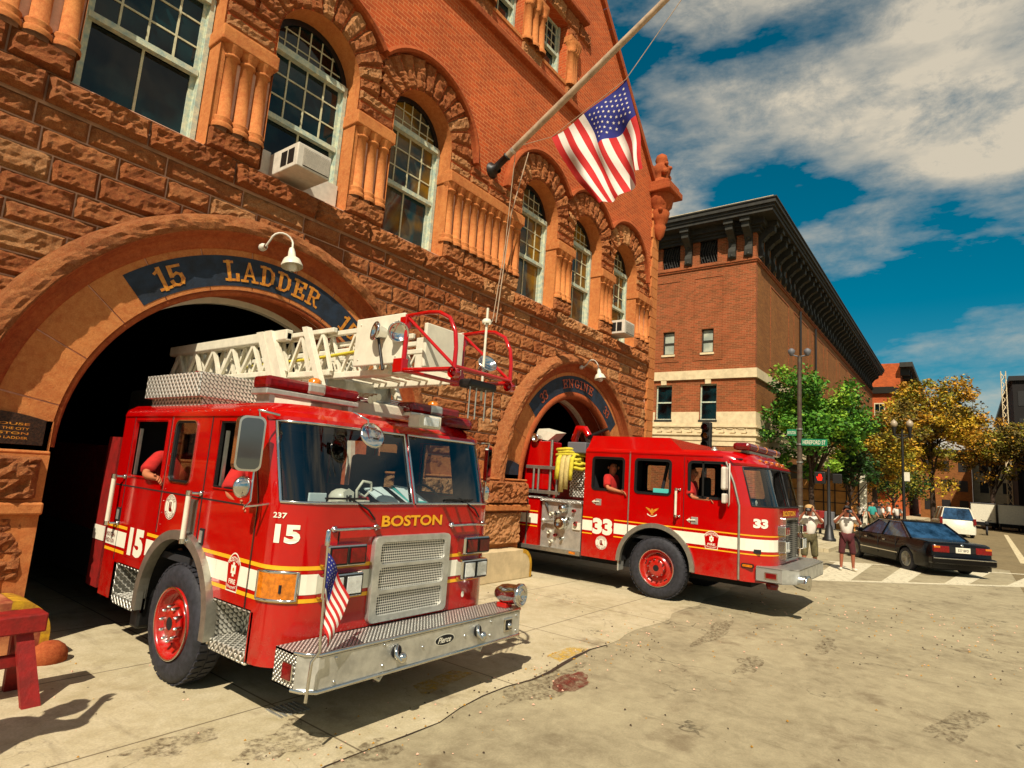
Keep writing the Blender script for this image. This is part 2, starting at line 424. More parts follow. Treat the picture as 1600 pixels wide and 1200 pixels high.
M['leafo'] = leaf('orange_leaf', 'bc8824', '986c1c'); M['leafb'] = leaf('brown_leaf', '6c5c20', '443a14')

def stainm(name, h, dens=.5, sc=7):
    t = NT(name); v = t.geo(); p = t.n('ShaderNodeBsdfPrincipled'); p.inputs['Base Color'].default_value = hx(h); p.inputs['Roughness'].default_value = .8
    tr = t.n('ShaderNodeBsdfTransparent'); f = t.ramp(t.noise(v, sc, 8, .8), dens-.1, dens+.12); mx = t.n('ShaderNodeMixShader'); t.l(t.math('MULTIPLY', f, .8), mx.inputs[0]); t.l(tr.outputs[0], mx.inputs[1]); t.l(p.outputs[0], mx.inputs[2]); t.l(mx.outputs[0], t.out.inputs[0]); return t.m
M['stain'] = stainm('dark_oil_and_shadow', '4c3820', .56, 16)
M['stainr'] = stainm('red_brown_stain', '6c2414', .46, 12)
M['yfade'] = stainm('worn_yellow_paint', 'd0a838', .5, 14)
M['wfade'] = stainm('worn_white_paint', 'dcd2b4', .38, 8)
# ================================================================== FIRE STATION
YW = 7.40                       # wall plane
DOORS = [(4.13, 1.98), (12.15, 1.82)]
RD = 2.15
WIN = [2.32, 4.44, 6.56, 10.2, 12.31, 14.4]
WR, SILL, SPR = .70, 5.78, 7.83
UW = [5.02, 6.8, 8.58, 10.36]
XL, XR = -.6, 16.45
st = thing('fire_station', (8.1, 7.4, 0), 'red sandstone and brick fire station with two arched truck bays and round-headed windows', 'fire station')
def arc(cx, cz, r, a0, a1, n):
    return [(cx+r*math.cos(R(a0+(a1-a0)*i/n)), cz+r*math.sin(R(a0+(a1-a0)*i/n))) for i in range(n+1)]
SPLIT = 7.42
# lower backing (mortar) wall
outer = [(XL, 0)]
for cx, cz in DOORS:
    outer += [(cx-RD, 0)] + arc(cx, cz, RD, 180, 0, 32) + [(cx+RD, 0)]
outer += [(XR, 0), (XR, SPLIT)]
for w in WIN[::-1]:
    outer += [(w+WR, SPLIT), (w+WR, SILL), (w-WR, SILL), (w-WR, SPLIT)]
outer += [(XL, SPLIT)]
mb = MB(); mb.prism(outer, XZ(YW+.03), 0, .35); mb.build('wall', 'mortar', st)
# upper brick wall
up = [(XL, SPLIT)]
for w in WIN:
    up += [(w-WR, SPLIT)] + arc(w, SPR, WR, 180, 0, 16) + [(w+WR, SPLIT)]
AP = 18.9
up += [(XR, SPLIT), (XR, 10.85), (15.95, 11.15), (8.1, AP), (.25, 11.15), (-.6, 10.85)]
UB, UT = 11.43, 12.95
hol = [[(w-.5, UB), (w+.5, UB), (w+.5, UT), (w-.5, UT)] for w in UW]
mb = MB(); mb.prism(up, XZ(YW), 0, .4, holes=hol); mb.build('brick_gable', 'brick', st)
# rock-faced ashlar
mb = MB(); rnd = random.Random(3)
def nodoor(u, v):
    for cx, cz in DOORS:
        if v >= cz and math.hypot(u-cx, v-cz) < 2.98: return False
        if v < cz and abs(u-cx) < 2.7 and v > 1.9: return False
        if v < 1.9 and abs(u-cx) < RD: return False
    return True
z = .35; k = 0; fw = XZ(YW)
hs = [.30, .22, .34, .26, .20, .33, .24, .30, .2, .3, .22, .32, .24, .3, .22, .28, .3, .26, .3]
def fwo(u, v, d): return (u, YW-d, v)
while z < 5.4:
    h = hs[k % len(hs)]
    if z+h > 5.22: h = 5.42-z
    x = XL-rnd.random()*.5
    while x < XR-.5:
        wd = rnd.uniform(.38, .95); x1 = min(x+wd, XR-.45)
        if x1-x > .15 and any(nodoor(x+(x1-x)*a, z+h*b) for a in (.02, .5, .98) for b in (.02, .98)):
            xs = max(x, XL)
            if x1-xs > .1: rock_patch(mb, fwo, xs, x1, z, z+h, 1, 1, .06, .01, rnd.random()*50, keep=nodoor)
        x = x1
    z += h; k += 1
mb.build('rock_faced_stone', ROCKS, st)
# smooth quoin strip at right corner + side wall
mb = MB()
for i in range(34):
    z0 = .4+i*.31
    if z0 > 10.6: break
    mb.bbox(XR-.46 if i % 2 else XR-.40, XR+.03, YW-.05, YW+.5, z0, z0+.302, .012)
mb.build('corner_quoins', 'smooth', st)
mb = MB(); mb.box(XR-.35, XR-.01, YW+.42, 24, 0, 10.8); mb.box(XL, XL+.3, YW+.42, 24, 0, 10.8); mb.box(XL, XR, 23.7, 24, 0, 10.8)
mb.build('side_walls', 'brick', st)
mb = MB(); mb.prism([(XL-.1, 10.8), (XR+.1, 10.8), (8.1, AP-.2)], lambda u, v, d: (u, 7.75+d, v), 0, 16.2); mb.build('slate_roof', 'iron', st)
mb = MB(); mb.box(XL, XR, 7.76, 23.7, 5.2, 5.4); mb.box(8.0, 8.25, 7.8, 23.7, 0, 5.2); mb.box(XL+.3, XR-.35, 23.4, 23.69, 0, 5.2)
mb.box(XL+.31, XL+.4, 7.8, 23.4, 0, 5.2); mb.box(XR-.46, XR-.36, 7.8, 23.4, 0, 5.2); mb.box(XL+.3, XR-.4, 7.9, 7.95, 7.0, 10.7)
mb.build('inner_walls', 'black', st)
# copings on gable
mb = MB()
for s in (1, -1):
    a = Vector((8.1, 0, AP)); b = Vector((8.1+s*8.05, 0, 10.95)); d = (b-a).normalized(); nn = Vector((s*abs(d.z), 0, abs(d.x)))
    n_ = 22
    for i in range(n_):
        p = a+(b-a)*(i/n_); q = a+(b-a)*((i+.985)/n_)
        P = []
        for yy in (YW-.12, YW+.45):
            pass
        lo = [(p.x, YW-.1, p.z), (q.x, YW-.1, q.z), (q.x, YW+.45, q.z), (p.x, YW+.45, p.z)]
        hi = [(v[0]+nn.x*.16, v[1], v[2]+nn.z*.16) for v in lo]
        mb.hexa(lo+hi)
mb.build('gable_coping', 'trim', st)
# corner finial / corbelled turret
mb = MB(); c = (16.25, 7.25, 0)
mb.lathe(c, (0, 0, 1), [(9.35, .04), (9.5, .14), (9.75, .2), (9.85, .16), (9.95, .24), (10.2, .3), (10.3, .26), (10.4, .36), (10.7, .42), (10.75, .4)], 14)
mb.bbox(15.75, 16.8, 6.75, 7.9, 10.75, 10.95, .03); mb.bbox(15.83, 16.72, 6.83, 7.85, 10.95, 11.12, .03)
mb.lathe(c, (0, 0, 1), [(11.12, .36), (11.25, .3), (11.35, .18), (11.45, .26), (11.65, .3), (11.8, .2), (11.85, .14), (11.95, .2), (12.1, .16), (12.2, .02)], 12)
rr = random.Random(5)
for i in range(26):
    t = rr.random()*6.28; zz = rr.uniform(10.2, 11.9); mb.ball((16.25+.3*math.cos(t), 7.25+.3*math.sin(t), zz), rr.uniform(.06, .12), 8)
mb.build('corner_finial', 'trim', st)
mb = MB(); c = (-.4, 7.25, 0)
mb.lathe(c, (0, 0, 1), [(9.5, .1), (10.4, .36), (10.75, .4), (11.2, .36), (11.9, .2), (12.2, .02)], 12); mb.build('corner_finial', 'trim', st)

# ---- window zone: sill course, plinths, columns, impost, voussoirs
mb = MB(); x = XL
while x < XR-.5:
    x1 = min(x+rnd.uniform(.7, 1.3), XR-.45)
    rock_patch(mb, lambda u, v, d: (u, YW-.05-d, v), x, x1, 5.42, SILL-.04, 1, 1, .12, .03, rnd.random()*50); x = x1
mb.add([(XL, YW-.03, SILL-.04), (XR-.45, YW-.03, SILL-.04), (XR-.45, YW+.32, SILL), (XL, YW+.32, SILL)], [(0, 1, 2, 3)])
mb.build('sill_course', ROCKS, st)
edges = [XL]
for w in WIN: edges += [w-WR, w+WR]
edges += [XR-.45]
piers = [(edges[i], edges[i+1]) for i in range(0, len(edges), 2)]
mb = MB(); mc = MB(); mi = MB(); ms = MB()
for a, b in piers:
    n = max(1, round((b-a)/.6)); 
    for i in range(n):
        rock_patch(mb, lambda u, v, d: (u, YW-.02-d, v), a+(b-a)*i/n, a+(b-a)*(i+1)/n, SILL-.02, 6.06, 1, 1, .07, .03, rnd.random()*50)
    ms.box(a+.005, b-.005, YW+.08, YW+.36, 6.04, 7.2)      # smooth wall behind the columns
    # columns
    nc = 3 if b-a < 1.2 else int((b-a-.1)/.212)
    s0 = a+.10; s1 = b-.10
    if b-a < 1.2: s0 = a+.17; s1 = b-.12
    for i in range(nc):
        cx = s0+(s1-s0)*i/(nc-1); r = .088
        mc.lathe((cx, YW+.03, 0), (0, 0, 1), [(6.06, r+.05), (6.1, r+.055), (6.13, r+.045), (6.15, r+.012), (6.19, r+.04), (6.215, r+.03), (6.225, r), (7.04, r*.93), (7.05, r+.02), (7.075, r+.022), (7.085, r), (7.1, r+.005), (7.16, r+.035), (7.2, r+.05)], 14)
    if b-a < 1.2: mc.bbox(a-.004, a+.085, YW, YW+.33, 6.05, 7.2, .008)
    mi.bbox(a-.03, b+.03, YW-.10, YW+.33, 7.2, 7.40, .015); mi.bbox(a-.012, b+.012, YW-.06, YW+.33, 7.40, 7.44, .01)
mb.build('pier_plinths', ROCKS, st); ms.build('pier_backing', 'smooth', st)
mc.build('colonnettes', 'smooth', st); mi.build('impost_blocks', 'smooth', st)
# jamb blocks above impost
mb = MB()
for a, b in piers:
    n = max(1, round((b-a)/.55))
    for j in range(2):
        for i in range(n):
            sft = 0 if n == 1 else (.0 if j else .0)
            rock_patch(mb, fwo, a+(b-a)*i/n, a+(b-a)*(i+1)/n, 7.44+.195*j, 7.635+.195*j, 1, 1, .06, .02, rnd.random()*50)
RO = 1.27
for wi, w in enumerate(WIN):
    lo = WIN[wi-1] if wi not in (0, 3) else None; hi = WIN[wi+1] if wi not in (2, 5) else None
    kp = lambda u, v, w=w, lo=lo, hi=hi: not ((lo and w+v*math.cos(u) < (w+lo)/2+.02) or (hi and w+v*math.cos(u) > (w+hi)/2-.02))
    N = 13
    for i in range(N):
        a0 = math.pi*i/N; a1 = math.pi*(i+1)/N
        rock_patch(mb, lambda u, v, d, w=w: (w+v*math.cos(u), YW-d-.01, SPR+v*math.sin(u)), a0, a1, WR, RO, 1.0, 1, .09, .03, rnd.random()*50, keep=kp)
mb.build('rock_voussoirs', ROCKS, st)
mb = MB(); mh = MB()
for wi, w in enumerate(WIN):
    # soffit + jambs of reveal
    Q = WR-.005
    pts = [(w-Q, SILL)] + arc(w, SPR, Q, 180, 0, 24) + [(w+Q, SILL)]
    vs = []; 
    for p in pts: vs += [(p[0], YW-.02, p[1]), (p[0], YW+.36, p[1])]
    mb.add(vs, [(2*i, 2*i+2, 2*i+3, 2*i+1) for i in range(len(pts)-1)])
    # hood mould
    cut = math.degrees(math.acos(min(1, 1.055/1.34)))
    a0 = cut if wi not in (2, 5) else 0; a1 = 180-cut if wi not in (0, 3) else 180
    prev = None; pr = [(1.27, 0), (1.27, .13), (1.31, .16), (1.37, .13), (1.37, 0)]
    n = 30; vs = []; fs = []
    for i in range(n+1):
        t = R(a0+(a1-a0)*i/n)
        for r, d in pr: vs.append((w+r*math.cos(t), YW-d, SPR+r*math.sin(t)))
    q = len(pr)
    for i in range(n):
        for j in range(q-1): fs.append((i*q+j, i*q+j+1, (i+1)*q+j+1, (i+1)*q+j))
    fs += [tuple(range(q)), tuple(n*q+j for j in range(q))]
    mh.add(vs, fs)
mb.build('window_reveals', 'smooth', st); mh.build('hood_moulds', 'trim', st)

# ---- windows
def window(cx, w, zs, zspr, arched, yf, glassm='pane', openlow=False):
    r = w/2
    fr = MB(); t = .085; ri = r-t
    out = [(cx-r, zs), (cx-r, zspr), (cx+r, zspr), (cx+r, zs)]; inn = [(cx-ri, zs+.06), (cx-ri, zspr-t*.6), (cx+ri, zspr-t*.6), (cx+ri, zs+.06)]
    fr.prism(out, XZ(yf), 0, .12, holes=[inn])
    fr.box(cx+ri+.01, cx+r-.012, yf-.03, yf+.001, zs+.01, zspr+.06); fr.box(cx-r+.012, cx-ri-.01, yf-.03, yf+.001, zs+.01, zspr+.06)
    fo = fr.build('window', 'woodw', st)
    if arched:
        h_ = MB(); ao = [(cx-r, zspr+.002)]+arc(cx, zspr, r, 180, 0, 18)+[(cx+r, zspr+.002)]; ai = [(cx-ri, zspr+.01)]+arc(cx, zspr, ri, 178, 2, 18)+[(cx+ri, zspr+.01)]
        h_.prism(ao, XZ(yf+.02), 0, .1, holes=[ai]); h_.build('shade_black_arched_head', 'iron', fo)  # head frame coloured black to stand in for shade under the arch
    sp = zs+(zspr-zs)*.5 if arched else zs+(zspr-zs)*.5   # meeting rail
    tr = zspr+.0 if arched else zspr
    s = MB()
    if arched: s.box(cx-ri, cx+ri, yf-.06, yf+.06, tr-.05, tr+.05)          # transom
    s.box(cx-ri, cx+ri, yf-.015, yf+.07, sp-.045, sp+.03)
    s.box(cx-ri, cx-ri+.05, yf+.02, yf+.08, sp, tr); s.box(cx+ri-.05, cx+ri, yf+.02, yf+.08, sp, tr)
    s.box(cx-ri, cx-ri+.06, yf+.06, yf+.11, zs+.06, sp); s.box(cx+ri-.06, cx+ri, yf+.06, yf+.11, zs+.06, sp)
    s.box(cx-ri, cx+ri, yf+.06, yf+.11, zs+.06, zs+.13)
    s.build('sash', 'woodw', fo)
    s = MB()
    for i in (1, 2, 3):
        x = cx-ri+2*ri*i/4; s.box(x-.012, x+.012, yf+.025, yf+.06, sp, tr)
    for i in (1, 2):
        zz = sp+(tr-sp)*i/3; s.box(cx-ri, cx+ri, yf+.027, yf+.058, zz-.011, zz+.011)
    s.box(cx-.014, cx+.014, yf+.07, yf+.10, zs+.1, sp)
    if arched:
        for i in range(1, 6):
            x = cx-ri+2*ri*i/6; hh = math.sqrt(max(0, ri*ri-(x-cx)**2)); s.box(x-.01, x+.01, yf+.05, yf+.075, tr, tr+hh)
        for zz in (.22, .42):
            hw = math.sqrt(max(0, ri*ri-zz*zz)); s.box(cx-hw, cx+hw, yf+.052, yf+.072, tr+zz-.01, tr+zz+.01)
    s.build('muntins', 'muntin', fo)
    g = MB(); g.box(cx-ri+.001, cx+ri-.001, yf+.04, yf+.045, sp, tr); g.box(cx-ri+.001, cx+ri-.001, yf+.085, yf+.09, zs+.1, sp)
    if arched: g.prism([(cx-ri+.002, tr)]+arc(cx, tr, ri-.004, 180, 0, 14)+[(cx+ri-.002, tr)], XZ(yf+.06), 0, .004)
    g.build('pane', glassm, fo)
for i, w in enumerate(WIN):
    window(w, WR*2-.014, SILL+.0, SPR-.0, True, YW+.30, 'pane' if i < 2 else 'pane2')
for w in UW: window(w, 1.0, UB, UT, False, YW+.25)
# upper window surround
mb = MB(); mb.bbox(4.0, 11.6, YW-.14, YW+.05, 10.86, 11.0, .02); mb.build('string_course', 'trim', st)
mb = MB(); mc = MB(); ms = MB()
ed = [4.1]+[e for w in UW for e in (w-.5, w+.5)]+[11.3]
for i in range(0, len(ed), 2):
    a, b = ed[i], ed[i+1]
    rock_patch(mb, fwo, a, b, 11.0, 11.36, 1, 1, .07, .03, i*3.1)
    ms.box(a+.005, b-.005, YW-.01, YW+.3, 11.36, 12.5)
    for j in range(3):
        cx = a+.14+(b-a-.28)*j/2; r = .1
        mc.lathe((cx, YW-.03, 0), (0, 0, 1), [(11.38, r+.04), (11.45, r+.05), (11.5, r), (12.25, r*.9), (12.28, r+.03), (12.3, r), (12.42, r+.06), (12.5, r+.07)], 12)
    mc.bbox(a-.02, b+.02, YW-.12, YW+.1, 12.5, 12.66, .01)
    rock_patch(mb, fwo, a, b, 12.66, 12.95, 1, 1, .07, .03, i*4.1)
x = 4.1
while x < 11.3:
    rock_patch(mb, fwo, x, x+.6, 12.95, 13.35, 1, 1, .08, .03, x*3.3); x += .6
ms.box(4.1, 11.3, YW-.02, YW+.3, UB-.08, UB)
mb.build('rock_voussoirs', ROCKS, st); mc.build('colonnettes', 'smooth', st); ms.build('pier_backing', 'smooth', st)
mb = MB(); mb.bbox(3.9, 11.55, YW-.2, YW+.1, 13.35, 13.47, .02); mb.build('string_course', 'trim', st)

# ---- door arches
slab = {
 '1': (.62, [[(.31,0),(.31,1)], [(.04,.05),(.58,.05)], [(.31,.95),(.08,.82)]]),
 '5': (.72, [[(.62,.94),(.16,.94),(.14,.5),(.4,.6),(.58,.5),(.62,.3),(.54,.12),(.34,.05),(.12,.1),(.08,.26)]]),
 '3': (.7, [[(.1,.76),(.2,.93),(.42,.95),(.56,.82),(.54,.62),(.32,.53),(.56,.44),(.6,.22),(.46,.06),(.22,.05),(.08,.22)]]),
 'L': (.78, [[(.26,.03),(.26,.97)], [(.06,.95),(.46,.95)], [(.06,.05),(.7,.05),(.7,.32)]]),
 'A': (.92, [[(.16,.03),(.44,.97),(.76,.03)], [(.28,.34),(.64,.34)], [(.0,.04),(.34,.04)], [(.6,.04),(.92,.04)]]),
 'D': (.86, [[(.22,.03),(.22,.97)], [(.04,.95),(.5,.95),(.7,.76),(.74,.5),(.7,.24),(.5,.05),(.04,.05)]]),
 'E': (.8, [[(.22,.03),(.22,.97)], [(.04,.95),(.7,.95),(.7,.74)], [(.22,.5),(.5,.5)], [(.52,.38),(.52,.62)], [(.04,.05),(.72,.05),(.72,.28)]]),
 'R': (.88, [[(.22,.03),(.22,.97)], [(.04,.95),(.52,.95),(.68,.84),(.68,.64),(.52,.5),(.22,.5)], [(.46,.5),(.68,.08),(.84,.06)], [(.04,.05),(.42,.05)]]),
 'N': (.92, [[(.2,.03),(.2,.97),(.7,.03),(.7,.97)], [(.02,.95),(.24,.95)], [(.04,.05),(.36,.05)], [(.54,.95),(.88,.95)]]),
 'G': (.84, [[(.72,.72),(.6,.9),(.4,.95),(.2,.84),(.12,.5),(.2,.16),(.42,.05),(.66,.12),(.7,.36)], [(.48,.4),(.84,.4)]]),
 'I': (.46, [[(.23,.03),(.23,.97)], [(.04,.95),(.42,.95)], [(.04,.05),(.42,.05)]]),
 ' ': (.55, []),
}
def slab_text(mb, s, ctr, rbase, h, amid, cx, cz, wsc, y, th=.17, spread=0):
    tot = sum(slab[c][0]+spread for c in s)*h*wsc; rm = rbase+h*.5; ang = amid+tot/rm/2; k = 0
    for c in s:
        w, st_ = slab[c]; a = ang-(w*h*wsc/2)/rm
        for line in st_:
            for i in range(len(line)-1):
                (x0, y0), (x1, y1) = line[i], line[i+1]
                t = th*h*(1.15 if abs(x1-x0) < .1 else .75)
                dx, dy = (x1-x0)*wsc, (y1-y0); L = math.hypot(dx, dy); nx, ny = -dy/L*t/2/h, dx/L*t/2/h; ex, ey = dx/L*t*.35/h, dy/L*t*.35/h
                P = []
                for (px, py) in ((x0*wsc-ex+nx, y0-ey+ny), (x0*wsc-ex-nx, y0-ey-ny), (x1*wsc+ex-nx, y1+ey-ny), (x1*wsc+ex+nx, y1+ey+ny)):
                    u = (px-w*wsc/2)*h; v = py*h; rr_ = rbase+v; aa = a-u/rm
                    P.append((cx+rr_*math.cos(aa), y-.0004*(k % 9), cz+rr_*math.sin(aa)))
                mb.add(P, [(0, 1, 2, 3)]); k += 1
        ang -= (w+spread)*h*wsc/rm
def ring(mb, cx, cz, r0, r1, y0, y1, a0, a1, n, mi=0, y0i=None):
    """annular slab: front y0 (inner edge y0i), back y1"""
    y0i = y0 if y0i is None else y0i; vs = []
    for i in range(n+1):
        t = R(a0+(a1-a0)*i/n); c, s = math.cos(t), math.sin(t)
        vs += [(cx+r0*c, y1, cz+r0*s), (cx+r0*c, y0i, cz+r0*s), (cx+r1*c, y0, cz+r1*s), (cx+r1*c, y1, cz+r1*s)]
    fs = []
    for i in range(n):
        for j in range(4): fs.append((i*4+j, i*4+(j+1) % 4, (i+1)*4+(j+1) % 4, (i+1)*4+j))
    fs += [(0, 1, 2, 3), (n*4, n*4+3, n*4+2, n*4+1)]
    mb.add(vs, fs, mi)
for di, (cx, cz) in enumerate(DOORS):
    # smooth voussoir ring, joints left as gaps
    mb = MB(); N = 13
    for i in range(N):
        a0 = -4+188*i/N; ring(mb, cx, cz, RD, 2.72, YW-.04, YW+.3, a0+.18, a0+188/N-.18, 8)
    # square-off below spring: jamb of ring
    mb.build('dressed_arch_ring', 'smooth', st)
    mb = MB()
    ring(mb, cx, cz, RD-.001, 2.7, YW-.025, YW+.3, -4.2, 184.2, 60); mb.build('arch_joints', 'mortar', st)
    # roll + reveal
    mb = MB(); pts = [(cx+(RD-.03)*math.cos(R(a)), YW+.02, cz+(RD-.03)*math.sin(R(a))) for a in range(-3, 184, 4)]
    if di == 1: mb.tube(pts, .1, 10)
    else: mb.tube(pts, .045, 8)
    ring(mb, cx, cz, RD-.02, RD+.15, YW+.2, YW+.85, -3, 183, 48)
    for s in (-1, 1): mb.box(min(cx+s*(RD-.02), cx+s*(RD+.13)), max(cx+s*(RD-.02), cx+s*(RD+.13)), YW+.06, YW+.85, 0, cz)
    mb.build('bay_reveal', 'trim', st)
    mb = MB(); ring(mb, cx, cz, RD-.1, RD-.015, YW+.55, YW+.65, 0, 180, 48)
    for s in (-1, 1): mb.box(min(cx+s*(RD-.1), cx+s*(RD-.015)), max(cx+s*(RD-.1), cx+s*(RD-.015)), YW+.55, YW+.65, 0, cz)
    mb.build('door_frame', 'white', st)
    # rough hood
    mb = MB(); n = 150
    def sweep(mb, pr, lo, amp, mi=0):
        vs = []; fs = []; q = len(pr)
        for i in range(n+1):
            t = R(-6+192*i/n)
            for j, (r, d) in enumerate(pr):
                p = Vector((math.cos(t)*r*4, math.sin(t)*r*4, j*.5+di*9)); nz = (noise.noise(p)*.5+noise.noise(p*2.5)*.5)*amp*(1 if lo < j < q-1 else 0)
                vs.append((cx+(r+nz*.4)*math.cos(t), YW-d-nz, cz+(r+nz*.4)*math.sin(t)))
        for i in range(n):
            for j in range(q-1): fs.append((i*q+j, i*q+j+1, (i+1)*q+j+1, (i+1)*q+j))
        fs += [tuple(range(q)), tuple(n*q+j for j in range(q))]; mb.add(vs, fs, mi)
    sweep(mb, [(2.84, .0), (2.85, .2), (2.87, .225), (2.9, .235), (2.94, .24), (2.98, .235), (3.02, .2), (3.06, .14), (3.09, 0)], 1, .06)
    mb.build('hood_mould', 'rock', st)
    mb = MB(); sweep(mb, [(2.66, -.02), (2.66, .05), (2.69, .075), (2.74, .085), (2.79, .11), (2.82, .16), (2.84, .2), (2.853, .205)], 9, 0); mb.build('hood_cove', 'trim', st)
    # painted sign panel
    mb = MB(); vs = []; n = 40; aL, aR = (133, 47) if di == 0 else (140, 40)
    for i in range(n+1):
        t = R(aL+(aR-aL)*i/n); vs += [(cx+2.2*math.cos(t), YW-.045, cz+2.2*math.sin(t)), (cx+2.58*math.cos(t), YW-.045, cz+2.58*math.sin(t))]
    mb.add(vs, [(2*i, 2*i+1, 2*i+3, 2*i+2) for i in range(n)])
    panel = mb.build('sign_panel', 'navy', st)
    mb = MB()
    if di == 0:
        slab_text(mb, '15', None, 2.265, .25, R(122.5), cx, cz, 1.0, YW-.052)
        slab_text(mb, 'LADDER', None, 2.265, .25, R(89), cx, cz, 1.0, YW-.052, spread=.12)
        slab_text(mb, '15', None, 2.265, .25, R(57.5), cx, cz, 1.0, YW-.052)
        mb.build('lettering', 'gold', panel)
    else:
        slab_text(mb, '33', None, 2.28, .22, R(127), cx, cz, 1.0, YW-.052)
        slab_text(mb, '33', None, 2.28, .22, R(53), cx, cz, 1.0, YW-.052)
        slab_text(mb, 'ENGINE', None, 2.30, .2, R(90), cx, cz, 1.35, YW-.058, spread=.1)
        mb.build('lettering', 'orangel', panel)
# piers beside the doors: big rock blocks, ledge, lower blocks
mb = MB(); ms = MB()
PIERS = [(XL, DOORS[0][0]-RD+.02), (DOORS[0][0]+RD-.02, DOORS[1][0]-RD+.02), (DOORS[1][0]+RD-.02, XR-.45)]
def wrapfn(a, b, y0, dep):
    # block whose ends wrap round the corner into the reveal
    def fn(u, v, d):
        e = min(u-a, b-u); yy = y0-d
        if e < .12: yy = y0-d*max(0, e)/.12+(.12-e)**2*8
        return (u, yy, v)
    return fn
for a, b in PIERS:
    n = max(1, round((b-a)/1.25)); seed = a
    for i in range(n):
        u0 = a+(b-a)*i/n; u1 = a+(b-a)*(i+1)/n
        ex = 0 if a < 0 else .12
        rock_patch(mb, wrapfn(a, b+ex*.8, YW-(.2 if ex else .08), 0), u0-(.1 if i == 0 else 0), u1+(ex if i == n-1 else 0), 1.40, 1.86, 1, 1, .13, .05, seed+i*3.3)
        rock_patch(mb, wrapfn(a, b, YW-(.16 if ex else .06), 0), u0, u1, .62, 1.28, 1, 1, .1, .03, seed+i*5.3)
    for u0, u1, z0, z1, yy in ((a-.04, b+.1, 1.28, 1.40, .3), (a-.02, b+.04, 1.86, 1.9, .22)):
        if a < 0: u1 = b+.01; yy -= .14
        ms.bbox(u0, u1, YW-yy, YW+.3, z0, z1, .02)
    ms.box(a, b, YW-.1, YW+.3, 0, 1.86)
    ms.box(a-.0, b, YW-.04, YW-.03, 1.9, 2.2)
mb.build('pier_rock_blocks', ROCKS, st); ms.build('pier_ledges', 'smooth', st)
# plaques
def plaque(x0, x1, z0, z1, m):
    p = MB(); cx = (x0+x1)/2; w = (x1-x0)/2
    top = [(cx-w+2*w*i/10, z1+.06*math.sin(math.pi*i/10)) for i in range(11)]
    p.prism([(x0, z0)]+top+[(x1, z0)], XZ(YW-.075), 0, .05); o = p.build('plaque', m, st, bevel=.006)
    return o
pl = plaque(1.18, 1.93, 1.95, 2.2, 'bronze')
mb = MB()
for i, s in enumerate(('FIREHOUSE', 'ERECTED BY THE CITY', 'OF BOSTON', 'ENGINE AND LADDER')):
    put_text(mb, s, lambda u, v, i=i: (1.30+u, YW-.0765, 2.135-i*.045+v), .5, .024, .01)
mb.build('lettering', 'gold', pl)
plaque(9.28, 9.92, 1.98, 2.2, 'navy')

# ---- wheel guards
def guard(name, x0, x1, label, yfront=7.0, bm_='conc'):
    t = thing(name, ((x0+x1)/2, yfront+.2, 0), label, 'wheel guard', 'stone wheel guards at the bay doors')
    g = MB(); n = 10; r = .32; vs = []
    prof = [(x0, 0), (x0, .56)] + [(x1-r+r*math.sin(R(90*i/n)), .56-r+r*math.cos(R(90*i/n))) for i in range(n+1)] + [(x1, 0)]
    g.prism(prof, lambda u, v, d: (u, yfront+d, v), 0, .42); g.build('body', bm_, t, bevel=.02)
    g = MB(); e = [(x1-r+(r+.004)*math.sin(R(90*i/n)), .56-r+(r+.004)*math.cos(R(90*i/n))) for i in range(n+1)] + [(x1+.004, .02)]
    i_ = [(x1-r+(r-.07)*math.sin(R(90*i/n)), .56-r+(r-.07)*math.cos(R(90*i/n))) for i in range(n+1)] + [(x1-.07, .02)]
    vs = []
    for a, b in zip(e, i_): vs += [(a[0], yfront-.004, a[1]), (b[0], yfront-.004, b[1])]
    g.add(vs, [(2*i, 2*i+1, 2*i+3, 2*i+2) for i in range(len(e)-1)])
    vs = []
    for a in e: vs += [(a[0], yfront-.004, a[1]), (a[0], yfront+.4, a[1])]
    g.add(vs, [(2*i, 2*i+1, 2*i+3, 2*i+2) for i in range(len(e)-1)])
    g.build('yellow_edge', 'yelp', t)
guard('wheel_guard', 8.35, 10.06, 'pale concrete wheel guard with yellow edge between the two arched bays', 6.95)
guard('wheel_guard', .9, 2.12, 'scuffed yellow-edged wheel guard at the left pier behind the red sawhorse', 6.85, 'conc2')
# small round boulder at its foot
mb = MB(); mb.ball((2.12, 6.78, .05), .13, 14, 0, (1.2, 1, 1.1)); tag(mb.build('bumper_stone', 'trim', None, (2.12, 6.72, 0)), 'rounded worn red bumper stone at the foot of the left pier', 'bumper stone')

# ---- gooseneck lamps
def gooseneck(x, z, label, y=YW-.28):
    t = thing('gooseneck_lamp', (x, y, z), label, 'wall lamp', 'lamps over the truck bays')
    g = MB(); pts = [(x-.14, y+.02, z-.05)]
    for i in range(9):
        a = math.pi*(1-i/8); pts.append((x-.02+.11*math.cos(a), y-.06-.02*i, z+.03+.11*math.sin(a)))
    pts.append((x+.07, y-.26, z-.08)); g.tube(pts, .014, 6); g.lathe((x-.14, y+.12, z-.05), (0, -1, 0), [(0, .05), (.05, .05), (.06, .03), (.1, .03)], 10)
    g.build('arm', 'acw', t)
    g = MB(); d = Vector((.02, -.2, -1)).normalized(); p = Vector((x+.06, y-.26, z-.06))
    g.lathe(p, d, [(0, .03), (.06, .045), (.12, .05), (.16, .1), (.24, .135), (.26, .135)], 16); g.lathe(p+d*.2, d, [(0, .07), (.1, .06), (.13, .02)], 10)
    g.build('lamp_shade', 'white', t)
gooseneck(3.98, 4.74, 'white gooseneck lamp over the LADDER lettering of the left bay')
gooseneck(12.15, 4.66, 'white gooseneck lamp over the ENGINE lettering of the right bay')

